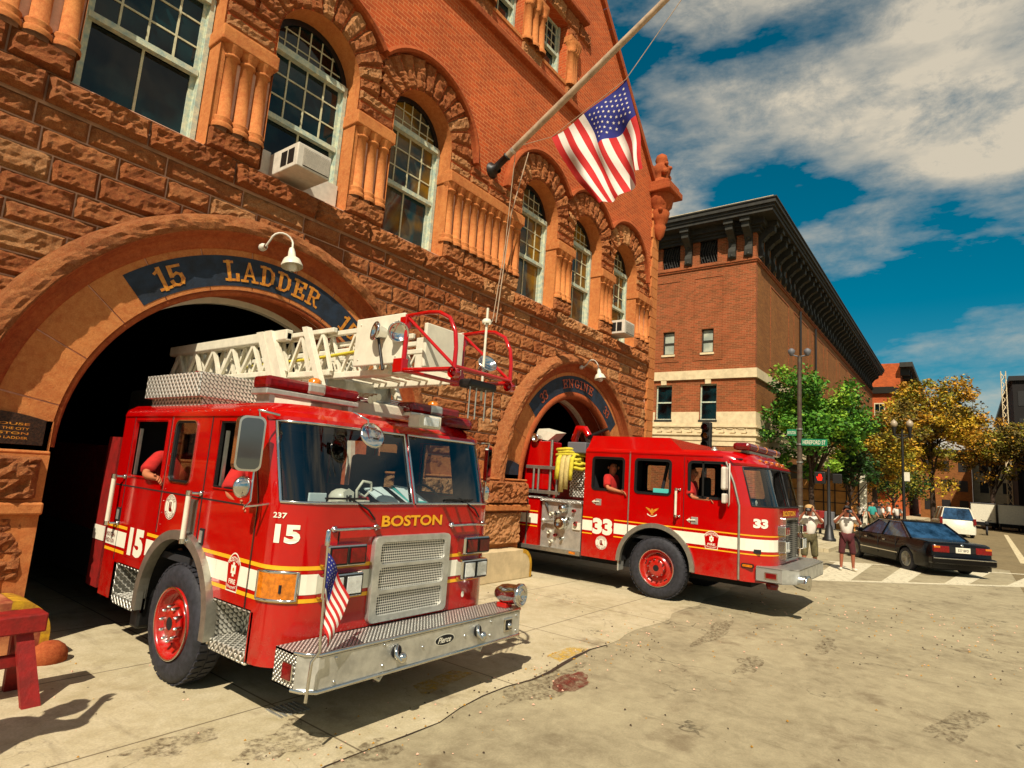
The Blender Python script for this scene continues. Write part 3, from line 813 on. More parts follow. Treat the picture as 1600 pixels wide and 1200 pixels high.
# ---- air conditioners
def acu(x0, x1, z0, z1, y0, label):
    t = thing('air_conditioner', ((x0+x1)/2, (y0+YW+.2)/2, z0), label, 'air conditioner', 'window air conditioners')
    g = MB(); g.bbox(x0, x1, y0, YW+.28, z0, z1, .012); g.build('casing', 'acw', t)
    g = MB(); g.box(x0+.09, x1-.03, y0-.004, y0+.001, z0+.03, z1-.05, 1)
    n = 14
    for i in range(n):
        zz = z0+.045+(z1-z0-.11)*i/(n-1); g.box(x0+.09, x1-.03, y0-.014, y0-.004, zz-.005, zz+.004, 0)
    g.build('louvred_grille', ['acw', 'black'], t)
    g = MB(); L = YW+.1-y0
    for k in (0, 1): g.box(x0-.004, x0+.001, y0+.08+k*.17, y0+.22+k*.17, z0+.06, z1-.06)
    g.build('side_vent', 'iron', t)
    return t
acu(3.98, 4.50, 5.84, 6.17, 6.92, 'white air conditioner in the second arched window above the left bay')
acu(13.72, 14.3, 5.84, 6.2, 7.0, 'white air conditioner in the last arched window by the corner')
mb = MB(); mb.box(3.76, 3.98, YW+.2, YW+.26, 5.8, 6.2); mb.box(4.50, 5.1, YW+.2, YW+.26, 5.8, 6.2); tag(mb.build('filler_panel', 'acw', st))

# ---- flag and pole
PX = 8.43
fp = thing('flagpole', (PX, 7.3, 8.0), 'long pale flagpole slanting out from a black wall bracket above the left bay', 'flagpole')
def plp(t): return Vector((PX, 7.28-t, 8.02+t*.6))
mb = MB(); mb.tube([plp(.1), plp(1.5), plp(3.0), plp(4.4)], [.066, .064, .058, .05], 14); mb.build('pole', 'pole', fp)
mb = MB(); mb.lathe(plp(-.02), (0, -1, .6), [(0, .09), (.05, .075), (.3, .07), (.31, .085), (.34, .085), (.35, .06)], 14)
mb.lathe((PX, 7.42, 7.98), (0, -1, 0), [(0, .16), (.05, .16), (.09, .1), (.2, .09)], 14); mb.build('wall_bracket', 'iron', fp)
mb = MB(); mb.lathe(plp(.38), (0, -1, .6), [(0, .066), (.06, .066)], 14); mb.lathe(plp(.5), (0, -1, .6), [(0, .062), (.03, .062)], 14); mb.build('collar', 'steel', fp)
mb = MB(); mb.tube([plp(.42)+Vector((.06, 0, .0)), (8.8, 7.2, 6.5), (8.68, 7.28, 4.9)], .009, 6); mb.tube([(8.9, 6.85, 8.45), (8.86, 7.15, 7.2), (8.75, 7.25, 4.9)], .012, 6)
B = Vector((PX, 4.474, 8.89)); A = Vector((PX, 5.971, 8.271)); Cc = Vector((PX, 4.0, 7.094)); Dd = Vector((PX, 4.83, 6.6))
mb.tube([B, plp(4.2)+Vector((.05, 0, 0))], .007, 5); mb.tube([B, A, plp(.5)], .007, 5)
mb.build('halyard', 'pole', fp)
fl = thing('american_flag', (PX, 5.2, 7.0), 'large stars and stripes flag hanging from the slanted pole against the gable', 'flag')
nu, nv = 52, 40     # u across 13 stripes (A->B), v along length
def flagpt(u, v, off=0):
    top = A.lerp(B, u); bot = Dd.lerp(Cc, u)
    p = top.lerp(bot, v)
    # bulges of the cloth
    w = .16*math.sin(3.1*v*1.6+u*7.0)*v + .07*math.sin(u*17+v*4)*min(1, v*2) + .03*math.sin(u*9-v*11)
    sag = .10*math.sin(math.pi*u)*(1-v)*.6
    p = p+Vector((w+off, .06*math.sin(v*5+u*9)*v, -sag))
    if u < .35: p += Vector((0, .1*math.sin(math.pi*v)*(1-u/.35), 0))
    return p
vs = [flagpt(i/nu, j/nv) for j in range(nv+1) for i in range(nu+1)]
mb = MB()
for j in range(nv):
    for i in range(nu):
        stripe = int(i/4); m = 0 if stripe % 2 == 0 else 1
        if i >= nu*6/13 and j < nv*.42: m = 2
        a = j*(nu+1)+i
        mb.f.append([a, a+1, a+nu+2, a+nu+1]); mb.m.append(m); mb.sm.append(True)
mb.v = [tuple(p) for p in vs]
mb.build('cloth', ['fred', 'fwhite', 'fblue'], fl)
mb = MB()
for rI in range(9):
    for cI in range(6 if rI % 2 == 0 else 5):
        uu = 6/13+(7/13)*(rI+1)/10; vv = .42*((cI+1)/7 if rI % 2 == 0 else (cI+1.5)/7)
        for off in (-.006, .006):
            P = []
            for k in range(10):
                r_ = 1 if k % 2 == 0 else .4; a = math.pi*k/5
                P.append(flagpt(uu+.018*r_*math.cos(a), vv+.016*r_*math.sin(a), off))
            P.append(flagpt(uu, vv, off)); mb.add(P, [(k, (k+1) % 10, 10) for k in range(10)])
mb.build('stars', 'fwhite', fl)
# ================================================================== FIRE ENGINES
def rrect(y0, y1, z0, z1, r, n=5):
    P = []
    for cy, cz, a in ((y1-r, z1-r, 0), (y0+r, z1-r, 90), (y0+r, z0+r, 180), (y1-r, z0+r, 270)):
        for i in range(n+1): P.append((cy+r*math.cos(R(a+90*i/n)), cz+r*math.sin(R(a+90*i/n))))
    return P
class Cab:
    def __init__(s, X0, X1, yF, yR, z0, ztop, rx, ry, lean, zb, zt, wref, sideY, zs, side_holes, arch, ws_skip=.22):
        s.X0, s.X1, s.yF, s.yR, s.z0, s.ztop = X0, X1, yF, yR, z0, ztop
        s.rx, s.ry, s.lean, s.zb, s.zt = rx, ry, lean, zb, zt
        s.ys = yF+ry                       # where the side begins
        s.wref = wref; s.arch = arch; s.side_holes = side_holes; s.zs = zs
        cols = []
        for y in sorted(set(sideY+[yR, s.ys]), reverse=True):
            if y >= s.ys: cols.append((X0, y, max(0, min(1, (wref-y)/(wref-s.ys))), 'L', 0))
        n = 8
        for i in range(1, n+1):
            t = math.pi/2*i/n; cols.append((X0+rx*(1-math.cos(t)), yF+ry*(1-math.sin(t)), 1, 'C', i/n))
        xm = (X0+X1)/2
        for x in (X0+rx+.25, xm-.02, xm+.02, X1-rx-.25): cols.append((x, yF, 1, 'F', 1))
        m = [(X0+X1-c[0], c[1], c[2], c[3] if c[3] != 'L' else 'R', c[4]) for c in cols[::-1] if c[3] != 'F']
        s.cols = cols+m
    def yoff(s, z):
        if z <= s.zb: return 0
        if z <= s.zt: return s.lean*(z-s.zb)/(s.zt-s.zb)
        return s.lean+(z-s.zt)*1.1
    def tum(s, z):
        e = s.ztop-.07
        return 0 if z < e else .07*((z-e)/.07)**2+.0
    def pt(s, i, z, off=0):
        x, y, w, k, a = s.cols[i]; y2 = y+w*s.yoff(z); xm = (s.X0+s.X1)/2
        t = s.tum(z); x = x+(t if x < xm else -t)
        if off:
            if k == 'L': x -= off
            elif k == 'R': x += off
            elif k == 'F': y2 -= off
            else:
                th = a*math.pi/2; sg = -1 if x < xm else 1
                x += sg*off*math.cos(th); y2 -= off*math.sin(th)
        return (x, y2, z)
    def skip(s, i, za, zb_):
        c, d = s.cols[i], s.cols[i+1]; zm = (za+zb_)/2; ym = (c[1]+d[1])/2
        sd = c[3] == 'L' and d[3] == 'L' or c[3] == 'R' and d[3] == 'R'
        if sd:
            for (y0, y1, a, b) in s.side_holes:
                if y0 < ym < y1 and a < zm < b: return True
            ay0, ay1, az = s.arch[:3]
            if ay0 < ym < ay1 and zm < az: return True
            for st_ in s.arch[3:]:
                if st_[0] < ym < st_[1] and zm < st_[2]: return True
            return False
        if s.zb < zm < s.zt:
            fr = max(c[4], d[4]); 
            if abs((c[0]+d[0])/2-(s.X0+s.X1)/2) < .03: return False
            return min(c[4], d[4]) >= .24 or c[3] == 'F' or d[3] == 'F'
        return False
    def grid(s, mb, off=0, mi=0, zs=None):
        zs = zs or s.zs; n = len(s.cols); vs = [s.pt(i, z, off) for z in zs for i in range(n)]; fs = []
        for j in range(len(zs)-1):
            for i in range(n-1):
                if s.skip(i, zs[j], zs[j+1]): continue
                a = j*n+i; fs.append((a, a+1, a+n+1, a+n))
        mb.add(vs, fs, mi, True)
    def strip(s, mb, z0, z1, i0, i1, off, mi=0):
        vs = []
        for i in range(i0, i1+1): vs += [s.pt(i, z0, off), s.pt(i, z1, off)]
        mb.add(vs, [(2*k, 2*k+2, 2*k+3, 2*k+1) for k in range(i1-i0)], mi)
    def glassgrid(s, mb, off=-.006):
        n = len(s.cols); zz = [s.zb+(s.zt-s.zb)*k/4 for k in range(5)]
        vs = [s.pt(i, z, off) for z in zz for i in range(n)]; fs = []
        for i in range(n-1):
            if s.skip(i, s.zb, s.zt) and (s.cols[i][3] in 'CF' or s.cols[i+1][3] in 'CF'):
                for k in range(4): fs.append((k*n+i, k*n+i+1, (k+1)*n+i+1, (k+1)*n+i))
        mb.add(vs, fs, 0, True)
    def wsborder(s, mb, r=.014, mi=0):
        idx = [i for i in range(len(s.cols)) if (s.cols[i][3] == 'C' and s.cols[i][4] >= .24) or s.cols[i][3] == 'F']
        h = len(idx)//2
        for g in (idx[:h], idx[h:]):
            z0, z1 = s.zb+.01, s.zt-.01; e = .05
            loop = [s.pt(i, z0, .004) for i in g]
            a, b = g[0], g[-1]
            end = [s.pt(b, z0+(z1-z0)*t, .004) for t in (.33, .66)]
            top = [s.pt(i, z1, .004) for i in g[::-1]]
            st_ = [s.pt(a, z1-(z1-z0)*t, .004) for t in (.33, .66)]
            L = loop+end+top+st_; mb.tube(L+[L[0]], r, 6, mi, cap=False)
def sidefn(x):
    return lambda u, v, d=0: (x+d, u, v)
def winframe(mb, y0, y1, z0, z1, r, x, sgn, t=.02, red=0, ch=1, blk=2, lean=0):
    f = lambda u, v, d=0: (x+sgn*d, u+lean*max(0, (v-z0))*max(0, 1-(u-y0)/(y1-y0)), v)
    rect = [(y0-.004, z0-.004), (y1+.004, z0-.004), (y1+.004, z1+.004), (y0-.004, z1+.004)]
    mb.prism(rect, f, -.002, .03, red, holes=[rrect(y0, y1, z0, z1, r)])
    mb.prism(rrect(y0+.0, y1-.0, z0+.0, z1-.0, r), f, -.012, .004, ch, holes=[rrect(y0+t*.6, y1-t*.6, z0+t*.6, z1-t*.6, max(.005, r-t*.6))])
    mb.prism(rrect(y0+t*.6, y1-t*.6, z0+t*.6, z1-t*.6, max(.005, r-t*.6)), f, -.006, .02, blk, holes=[rrect(y0+t*1.5, y1-t*1.5, z0+t*1.5, z1-t*1.5, max(.004, r-t*1.4))])
def wheel(parent, x, y, z, r, w, sgn, rimm='red'):
    """sgn: outward direction along x"""
    g = MB(); ax = (sgn, 0, 0); c = (x-sgn*w, y, z); 
    g.lathe(c, ax, [(0, r*.58), (.01, r*.86), (.05, r*.97), (.1, r), (w-.08, r), (w-.03, r*.975), (w-.005, r*.9), (w+.005, r*.8), (w, r*.66), (w-.02, r*.585)], 44, 0, True)
    for i in range(44):   # tread blocks
        a = 2*math.pi*i/44
        for k in (0, 1):
            xa = x-sgn*(w-.09)+sgn*k*(w-.12)*.55; ca, sa = math.cos(a+.07*k), math.sin(a+.07*k); da = .05
            P = []
            for rr_ in (r-.005, r+.008):
                for (xx, aa) in ((xa, a+.07*k-da), (xa+sgn*(w-.12)*.45, a+.07*k-da), (xa+sgn*(w-.12)*.45, a+.07*k+da), (xa, a+.07*k+da)):
                    P.append((xx, y+rr_*math.cos(aa), z+rr_*math.sin(aa)))
            g.hexa(P)
    wo = g.build('wheel', 'rubber', parent)
    g = MB(); g.lathe(c, ax, [(w-.02, r*.6), (w+.01, r*.6), (w+.012, r*.575), (w-.01, r*.56), (w-.06, r*.54), (w-.09, r*.46), (w-.075, r*.40), (w-.05, r*.34), (w-.03, r*.3), (w-.03, .16*r/.5), (w-.0, .13*r/.5), (w+.01, .1*r/.5), (w+.012, .0)], 40)
    g.build('rim', rimm, wo)
    g = MB()
    for i in range(5):
        a = 2*math.pi*i/5+.3; g.lathe((x-sgn*.088+0, y+r*.47*math.cos(a), z+r*.47*math.sin(a)), ax, [(0, .0), (.006, .036)], 12, 0)
    g.lathe((x+sgn*.0125, y, z), ax, [(0, .055), (.002, 0)], 16); g.build('hand_holes', 'black', wo)
    g = MB()
    for i in range(10):
        a = 2*math.pi*i/10+.1; p = (x-sgn*.03, y+r*.285*math.cos(a)*1.0, z+r*.285*math.sin(a)); g.lathe(p, ax, [(0, .017), (.03, .017), (.06, .013), (.07, .004)], 10)
    g.lathe(c, ax, [(w+.006, r*.585), (w+.016, r*.6), (w+.012, r*.615)], 40)
    g.build('lug_nuts', 'chrome', wo)
    return wo
def arch_panel(g, x, sgn, yc, zc, rc, y0, y1, z0, z1, mi=0):
    P = [(y0, z0), (yc-rc, z0)] + ([(yc-rc, zc)] if zc > z0+.01 else []) + [(yc+rc*math.cos(R(a)), zc+rc*math.sin(R(a))) for a in range(174, 0, -6)] + ([(yc+rc, zc)] if zc > z0+.01 else []) + [(yc+rc, z0), (y1, z0), (y1, z1), (y0, z1)]
    g.prism(P, sidefn(x), 0, -sgn*.02, mi)
def arch_trim(g, x, sgn, yc, zc, r0, r1, zlow, mi=0, depth=.05):
    vs = []; A = [None]; n = 30
    pts = [(zlow, None)]
    path = [(1, 0, zlow)] + [(math.cos(R(180*i/n)), math.sin(R(180*i/n)), None) for i in range(n+1)] + [(-1, 0, zlow)]
    for c, s_, zl in path:
        for r in (r0, r1):
            zz = (zc+r*s_) if zl is None else zl
            vs += [(x+sgn*depth, yc+r*c, zz), (x-sgn*.03, yc+r*c, zz)]
    fs = []
    for i in range(len(path)-1):
        a = i*4; b = a+4
        for p, q in ((0, 2), (2, 3), (3, 1), (1, 0)): fs.append((a+p, a+q, b+q, b+p))
    g.add(vs, fs, mi)
def shield(g, x, yc, zc, w, h, sgn=-1):
    """maltese shield decal facing -x, drawn in the y/z plane (viewer's right = -y)"""
    def f(u, v, d=0): return (x-.004-d, yc-u, zc+v)
    def outline(k):
        P = [(-w*.42*k, -h*.5*k), (w*.42*k, -h*.5*k), (w*.52*k, h*.22*k)]
        for i in range(1, 8):
            t = i/8; P.append((w*.52*k-w*1.04*k*t, h*.22*k+h*.28*k*math.sin(math.pi*t)**.8))
        P.append((-w*.52*k, h*.22*k)); return P
    g.prism(outline(1.0), f, 0, 0, 0); g.prism(outline(.93), f, .0008, .0008, 1)
    # cross
    for a, b, c, d in ((-.13, .13, -.12, .12), (-.05, .05, -.2, .2)):
        g.add([f(a*h*.9, c*h*.9+.02, .0016+abs(c)*.001), f(b*h*.9, c*h*.9+.02, .0016+abs(c)*.001), f(b*h*.9, d*h*.9+.02, .0016+abs(c)*.001), f(a*h*.9, d*h*.9+.02, .0016+abs(c)*.001)], [(0, 1, 2, 3)], 0)
    g.add([f(.04*h*math.cos(i*math.pi/6), .02+.05*h*math.sin(i*math.pi/6), .0024) for i in range(12)], [tuple(range(12))], 2)
    def arcfn(rad, cz, w_, dirn=1):
        def q(u, v): 
            a = (u-w_/2)/rad
            return f(rad*math.sin(a)*1.0 if dirn > 0 else (rad)*math.sin(a), (cz+(rad+v)*math.cos(a)-rad) if dirn > 0 else (cz-(rad-v)*math.cos(a)+rad), .0016)
        return q
    put_text(g, 'BOSTON', arcfn(w*.75, h*.27, w*.84), w*.84, h*.13, .02, 0)
    put_text(g, 'FIRE', lambda u, v: f(u-w*.26, v-h*.30, .0016), w*.52, h*.12, .02, 0)
    put_text(g, 'DEPARTMENT', arcfn(w*.9, -h*.43, w*.74, -1), w*.74, h*.065, .01, 0)
def roundel(g, x, yc, zc, r):
    def f(u, v, d=0): return (x-.004-d, yc-u, zc+v)
    n = 28
    g.prism([(r*math.cos(2*math.pi*i/n), r*math.sin(2*math.pi*i/n)) for i in range(n)], f, 0, 0, 0)
    ringp = lambda q: [(q*r*math.cos(2*math.pi*i/n), q*r*math.sin(2*math.pi*i/n)) for i in range(n)]
    g.prism(ringp(.95), f, .0008, .0008, 1, holes=[ringp(.91)]); g.prism(ringp(.6), f, .0008, .0008, 1, holes=[ringp(.57)])
    def arcq(rad, w_, top):
        def q(u, v):
            a = (u-w_/2)/rad
            return f((rad+v)*math.sin(a), (rad+v)*math.cos(a), .0012) if top else f((rad-v+.3*r)*math.sin(a), -(rad-v+.3*r)*math.cos(a), .0012)
        return q
    put_text(g, 'BOSTON', arcq(r*.64, r*1.25, True), r*1.25, r*.23, .01, 1)
    put_text(g, 'RED SOX', arcq(r*.62, r*1.3, False), r*1.3, r*.23, .01, 1)
    for dx in (-.14, .1):   # pair of stockings
        P = [(-.1, .42), (.06, .42), (.06, -.05), (.26, -.28), (.2, -.42), (-.02, -.36), (-.12, -.1)]
        g.prism([(r*(p[0]+dx), r*(p[1]*.95)) for p in P], f, .0014+abs(dx)*.001, .0014+abs(dx)*.001, 1)
def numtext(g, s, x, ystart, z0, w, h, mi=0, bold=.05):
    put_text(g, s, lambda u, v: (x-.006, ystart-u, z0+v), w, h, bold, mi)

# ---------------------------------------------------------------- ladder truck 15
T1 = thing('ladder_truck', (3.86, 7.0, 0), 'red ladder truck numbered 15 with a white aerial ladder over its cab', 'fire truck')
X0, X1 = 2.62, 5.10
zs1 = [.47, .66, .83, .90, 1.0, 1.15, 1.25, 1.42, 1.6, 1.70, 1.82, 1.95, 2.1, 2.22, 2.29, 2.34, 2.36, 2.39, 2.41, 2.43]
holes1 = [(6.22, 7.0, 1.70, 2.29), (5.62, 6.06, 1.70, 2.29), (4.62, 5.2, 1.70, 2.29)]
c1 = Cab(X0, X1, 4.0, 7.3, .47, 2.43, .36, .30, .20, 1.66, 2.30, 5.4,
         [7.0, 6.7, 6.36, 6.22, 6.06, 5.62, 5.2, 4.96, 4.62, 4.55], zs1, holes1, (4.96, 6.22, 1.25, (4.30, 4.96, .83), (6.22, 6.95, .83)))
c1.zs = sorted(set(zs1+[1.66, 2.30])); 
mb = MB(); c1.grid(mb)
for x, sg in ((X0, -1), (X1, 1)):
    arch_panel(mb, x, sg, 5.60, .60, .64, 4.96, 6.22, .47, 1.25)
# roof
n = len(c1.cols); top = [c1.pt(i, 2.43) for i in range(n)]
top2 = [((p[0]-3.86)*.985+3.86, p[1]+(.03 if p[1] < 5 else 0), 2.447) for p in top]
mb.add(top+top2, [(i, i+1, n+i+1, n+i) for i in range(n-1)]); mb.add(top2, [tuple(range(n))])
mb.add([c1.pt(0, .47), c1.pt(n-1, .47), c1.pt(n-1, 2.43), c1.pt(0, 2.43)], [(0, 1, 2, 3)])
# brow over windscreen + drip rail
for sgx in (X0-.012, X1-.01): mb.box(sgx, sgx+.022, 4.6, 7.28, 2.325, 2.345)
idx = [i for i in range(n) if c1.cols[i][3] in 'CF']
vs = []
for i in idx: vs += [c1.pt(i, 2.30, .012), c1.pt(i, 2.33, .035), c1.pt(i, 2.37, .012)]
mb.add(vs, [(3*k+j, 3*k+3+j, 3*k+4+j, 3*k+1+j) for k in range(len(idx)-1) for j in (0, 1)])
winframe(mb, 6.22, 7.0, 1.70, 2.29, .02, X0, 1, .012, 0, 0, 0)
cab = mb.build('cab', 'red', T1)
mb = MB(); c1.grid(mb, -.035); mb.box(X0+.05, X1-.05, 4.1, 7.25, 1.0, 1.06); mb.box(X0+.05, X1-.05, 7.2, 7.26, .5, 2.4)
mb.box(X0+.04, X1-.04, 4.45, 7.25, 2.36, 2.38)
mb.build('cab_lining', 'seat', T1)
for x, sg in ((X0, 1), (X1, -1)):
    mb = MB(); winframe(mb, 5.62, 6.06, 1.70, 2.29, .07, x, sg, .018, 0, 1, 2); mb.build('window_frame', ['red', 'chrome', 'trubber'], T1)
    mb = MB(); winframe(mb, 4.62, 5.2, 1.70, 2.29, .02, x, sg, .016, 0, 0, 2, 0); mb.build('window_frame', ['red', 'chrome', 'trubber'], T1)
mb = MB(); mb.box(X0+.012, X0+.016, 5.64, 6.04, 1.72, 2.27); mb.box(X1-.016, X1-.012, 5.64, 6.04, 1.72, 2.27); mb.box(X1-.016, X1-.012, 4.64, 5.18, 1.72, 2.27)
mb.build('side_glass', 'glass', T1)
mb = MB(); mb.box(X0+.03, X0+.055, 6.94, 6.965, 1.72, 2.2); mb.box(X0+.03, X0+.055, 5.14, 5.165, 1.72, 2.2); mb.build('window_channel', 'alum', T1)
mb = MB(); c1.glassgrid(mb); mb.build('windscreen', 'glass', T1)
mb = MB(); c1.wsborder(mb, .013); xm = 3.86
mb.box(xm-.02, xm+.02, 4.0, 4.02, 1.66, 1.67); mb.build('windscreen_trim', 'chrome', T1)
# interior: dash, seats, wheel
it = MB(); it.bbox(X0+.1, X1-.1, 4.1, 4.5, 1.3, 1.62, .05)
for x in (2.95, 4.3): it.bbox(x, x+.45, 5.0, 5.45, 1.1, 1.4, .05); it.bbox(x, x+.45, 5.42, 5.55, 1.3, 2.1, .05)
for x in (2.8, 3.6, 4.4): it.bbox(x, x+.45, 6.6, 7.1, 1.05, 1.35, .05)
for x in (3.6, 4.4): it.bbox(x, x+.45, 7.05, 7.18, 1.3, 2.1, .05)
it.bbox(3.45, 4.2, 4.55, 5.6, 1.05, 1.6, .08); it.build('seats_and_dashboard', 'seat', T1)
it = MB(); pts = [(4.55+.2*math.cos(a*math.pi/8), 4.55+.1*math.sin(a*math.pi/8), 1.68+.14*math.sin(a*math.pi/8)) for a in range(17)]; it.tube(pts, .014, 6, cap=False); it.build('steering_wheel', 'trubber', T1)
# seams
mb = MB()
for y in (6.16,): mb.box(X0-.003, X0+.002, y-.006, y+.006, 1.22, 2.32)
for y in (5.36,): mb.box(X0-.003, X0+.002, y-.008, y+.008, 1.24, 2.32)
for z in (1.60,): mb.box(X0-.0032, X0+.002, 4.5, 7.27, z-.006, z+.006)
for y in (7.03, ): mb.box(X0-.003, X0+.002, y-.006, y+.006, .85, 2.32)
i0 = [i for i in range(n) if c1.cols[i][3] == 'L'][-1]
vs = []
for z in (.83, 1.2, 1.66, 2.3): p = c1.pt(i0, z, .003); vs += [(p[0], p[1]+.145, z), (p[0], p[1]+.157, z)]
mb.add(vs, [(2*k, 2*k+1, 2*k+3, 2*k+2) for k in range(3)])
mb.build('panel_seams', 'black', T1)
mb = MB(); mb.box(X0-.004, X0+.002, 6.147, 6.153, 1.22, 2.32); 
vs = []
for z in (.83, 1.2, 1.66, 2.3): p = c1.pt(i0, z, .004); vs += [(p[0], p[1]+.158, z), (p[0], p[1]+.166, z)]
mb.add(vs, [(2*k, 2*k+1, 2*k+3, 2*k+2) for k in range(3)])
mb.build('door_edge_trim', 'chrome', T1)
# stripes
def stripes(c, T, z, wf, wr, upto, fronts=()):
    for name, m, a, b in (('white_stripe', 'refl', z[0], z[1]), ('yellow_stripe', 'yel', z[2], z[3]), ('yellow_stripe', 'yel', z[4], z[5])):
        g = MB()
        for i in range(len(c.cols)-1):
            p, q = c.cols[i], c.cols[i+1]; ym = (p[1]+q[1])/2
            if p[3] in 'LR' and q[3] in 'LR' and c.arch[0] < ym < c.arch[1]: continue
            c.strip(g, a, b, i, i+1, .003)
        for x, sg in ((c.X0, -1), (c.X1, 1)):
            yc, zc, r = wf
            for ya, yb, s_ in ((c.arch[0], yc, -1), (yc, c.arch[1], 1)):
                ea = math.sqrt(max(0, r*r-(a-zc)**2)) if a-zc < r else 0; eb = math.sqrt(max(0, r*r-(b-zc)**2)) if b-zc < r else 0
                if s_ < 0: L = [(ya, a), (yc-ea, a), (yc-eb, b), (ya, b)]
                else: L = [(yc+ea, a), (yb, a), (yb, b), (yc+eb, b)]
                g.add([(x+sg*.0235-sg*.02, l[0], l[1]) for l in L], [(0, 1, 2, 3)])
        g.build(name, m, T)
stripes(c1, T1, (.985, 1.135, 1.165, 1.195, .925, .955), (5.60, .60, .70), 0, 0)
# wheel arch and wheels
mb = MB(); arch_trim(mb, X0, -1, 5.60, .60, .62, .70, .5, 0, .06); arch_trim(mb, X1, 1, 5.60, .60, .62, .70, .5, 0, .06); mb.build('wheel_arch_trim', 'alum', T1)
mb = MB()
for x, sg in ((X0, -1), (X1, 1)):
    vs = []; N = 20
    for i in range(N+1):
        t = math.pi*i/N; vs += [(x, 5.6+.64*math.cos(t), .6+.64*math.sin(t)), (x-sg*.6, 5.6+.64*math.cos(t), .6+.64*math.sin(t))]
    mb.add(vs, [(2*i, 2*i+2, 2*i+3, 2*i+1) for i in range(N)]); mb.box(min(x-sg*.6, x-sg*.62), max(x-sg*.6, x-sg*.62), 4.9, 6.3, .5, 1.25)
mb.box(X0+.3, X1-.3, 4.3, 12, .42, .9)
mb.build('wheel_well', 'black', T1)
wheel(T1, X0+.0, 5.60, .50, .50, .30, -1); wheel(T1, X1-.0, 5.60, .50, .50, .30, 1)
# steps with diamond plate
for (ya, yb) in ((4.36, 4.93), (6.3, 6.9)):
    for x, sg in ((X0, 1), (X1, -1)):
        g = MB(); a, b = sorted((x+sg*.0, x+sg*.3))
        g.bbox(a, b, ya, yb, .44, .53, .012); g.box(*sorted((x+sg*.28, x+sg*.30)), ya-.02, yb+.02, .53, .85); g.box(a, b, ya-.03, ya-.005, .47, .83); g.box(a, b, yb+.0, yb+.03, .47, .83); g.box(a, b, ya, yb, .82, .84)
        g.build('step', 'diam', T1)
# red bits between steps and corner (below .83 skipped area edges)
mb = MB()
for x, sg in ((X0, 1), (X1, -1)):
    mb.box(*sorted((x, x+sg*.02)), 4.30, 4.37, .47, .83); mb.box(*sorted((x, x+sg*.02)), 6.22, 6.30, .47, .83)
mb.build('door_sill', 'red', T1)
mb = MB(); mb.bbox(X0-.02, X0+.12, 6.24, 6.4, .32, .62, .03); mb.build('mud_flap', 'trubber', T1)
# decals
mb = MB(); shield(mb, X0, 4.68, 1.075, .19, .30); mb.build('fire_department_badge', ['refl', 'red', 'gold'], T1)
mb = MB(); roundel(mb, X0, 5.93, 1.475, .115); mb.build('round_team_emblem', ['refl', 'rlens'], T1)
mb = MB(); mb.box(X0-.0042, X0-.001, 6.33, 6.80, .915, 1.205); mb.build('number_background', 'red', T1)
mb = MB(); numtext(mb, '15', X0, 6.72, .935, .34, .27, 0, .06); 
def cornerfn(c, z0, s0, x0=None):
    # text wrapped round the left front corner: path length from side edge
    P = [c.pt(i, z0, .006) for i in range(len(c.cols)) if c.cols[i][3] in 'CF' or i == i0]
    acc = [0]
    for a, b in zip(P, P[1:]): acc.append(acc[-1]+math.hypot(b[0]-a[0], b[1]-a[1]))
    def f(u, v):
        s = s0+u
        for k in range(len(P)-1):
            if s <= acc[k+1] or k == len(P)-2:
                t = (s-acc[k])/(acc[k+1]-acc[k]); return (P[k][0]+(P[k+1][0]-P[k][0])*t, P[k][1]+(P[k+1][1]-P[k][1])*t, z0+v)
    return f
put_text(mb, '15', cornerfn(c1, 1.36, .10), .20, .14, .05, 0)
put_text(mb, '237', cornerfn(c1, 1.545, .07), .115, .042, .02, 0)
mb.build('number', 'refl', T1)
mb = MB(); put_text(mb, 'BOSTON', lambda u, v: (3.50+u, 3.993, 1.475+v), .74, .095, .03, 0); mb.build('front_lettering', 'yel', T1)
mb = MB(); put_text(mb, 'BOSTON', lambda u, v: (X0-.012, 7.27-u, 1.07+v), .20, .04, .01, 0)
put_text(mb, 'RED SOX', lambda u, v: (X0-.012, 7.27-u, 1.01+v), .20, .04, .01, 0); mb.build('stripe_lettering', 'rlens', T1)
# front: grille
g = MB(); gx0, gx1, gz0, gz1 = 3.42, 4.34, .70, 1.40; F = lambda u, v, d=0: (u, 4.0-d, v)
hol_ = []; ph = (gz1-gz0-.16)/3
for k in range(3): hol_.append(rrect(gx0+.07, gx1-.07, gz0+.05+k*(ph+.03), gz0+.05+k*(ph+.03)+ph, .045))
g.prism(rrect(gx0, gx1, gz0, gz1, .05), F, .05, 0, 0, holes=hol_); go = g.build('grille', 'steel', T1, bevel=.01)
g = MB()
for h_ in hol_: g.prism(h_, F, .025, .02, 0)
g.build('perforated_panels', 'grille', go)
# lamps
def lampbox(x0, x1, z0, z1, lens, name, prot=.1):
    g = MB(); g.bbox(x0, x1, 4.0-prot, 4.05, z0, z1, .02); lo = g.build(name, 'chrome', T1)
    g = MB(); m = (x0+x1)/2; e = .022
    q = MB()
    for a, b in ((x0+e, m-e*.5), (m+e*.5, x1-e)): q.box(a-.006, b+.006, 4.0-prot-.006, 4.0-prot+.01, z0+e-.006, z1-e+.006)
    q.build('gasket', 'trubber', lo)
    for a, b in ((x0+e+.008, m-e*.5-.008), (m+e*.5+.008, x1-e-.008)): g.bbox(a, b, 4.0-prot-.014, 4.0-prot-.004, z0+e+.006, z1-e-.006, .004)
    g.build('lens', lens, lo)
    return lo
lampbox(2.92, 3.30, 1.19, 1.36, 'rlens', 'warning_light'); lampbox(4.50, 4.88, 1.19, 1.36, 'rlens', 'warning_light')
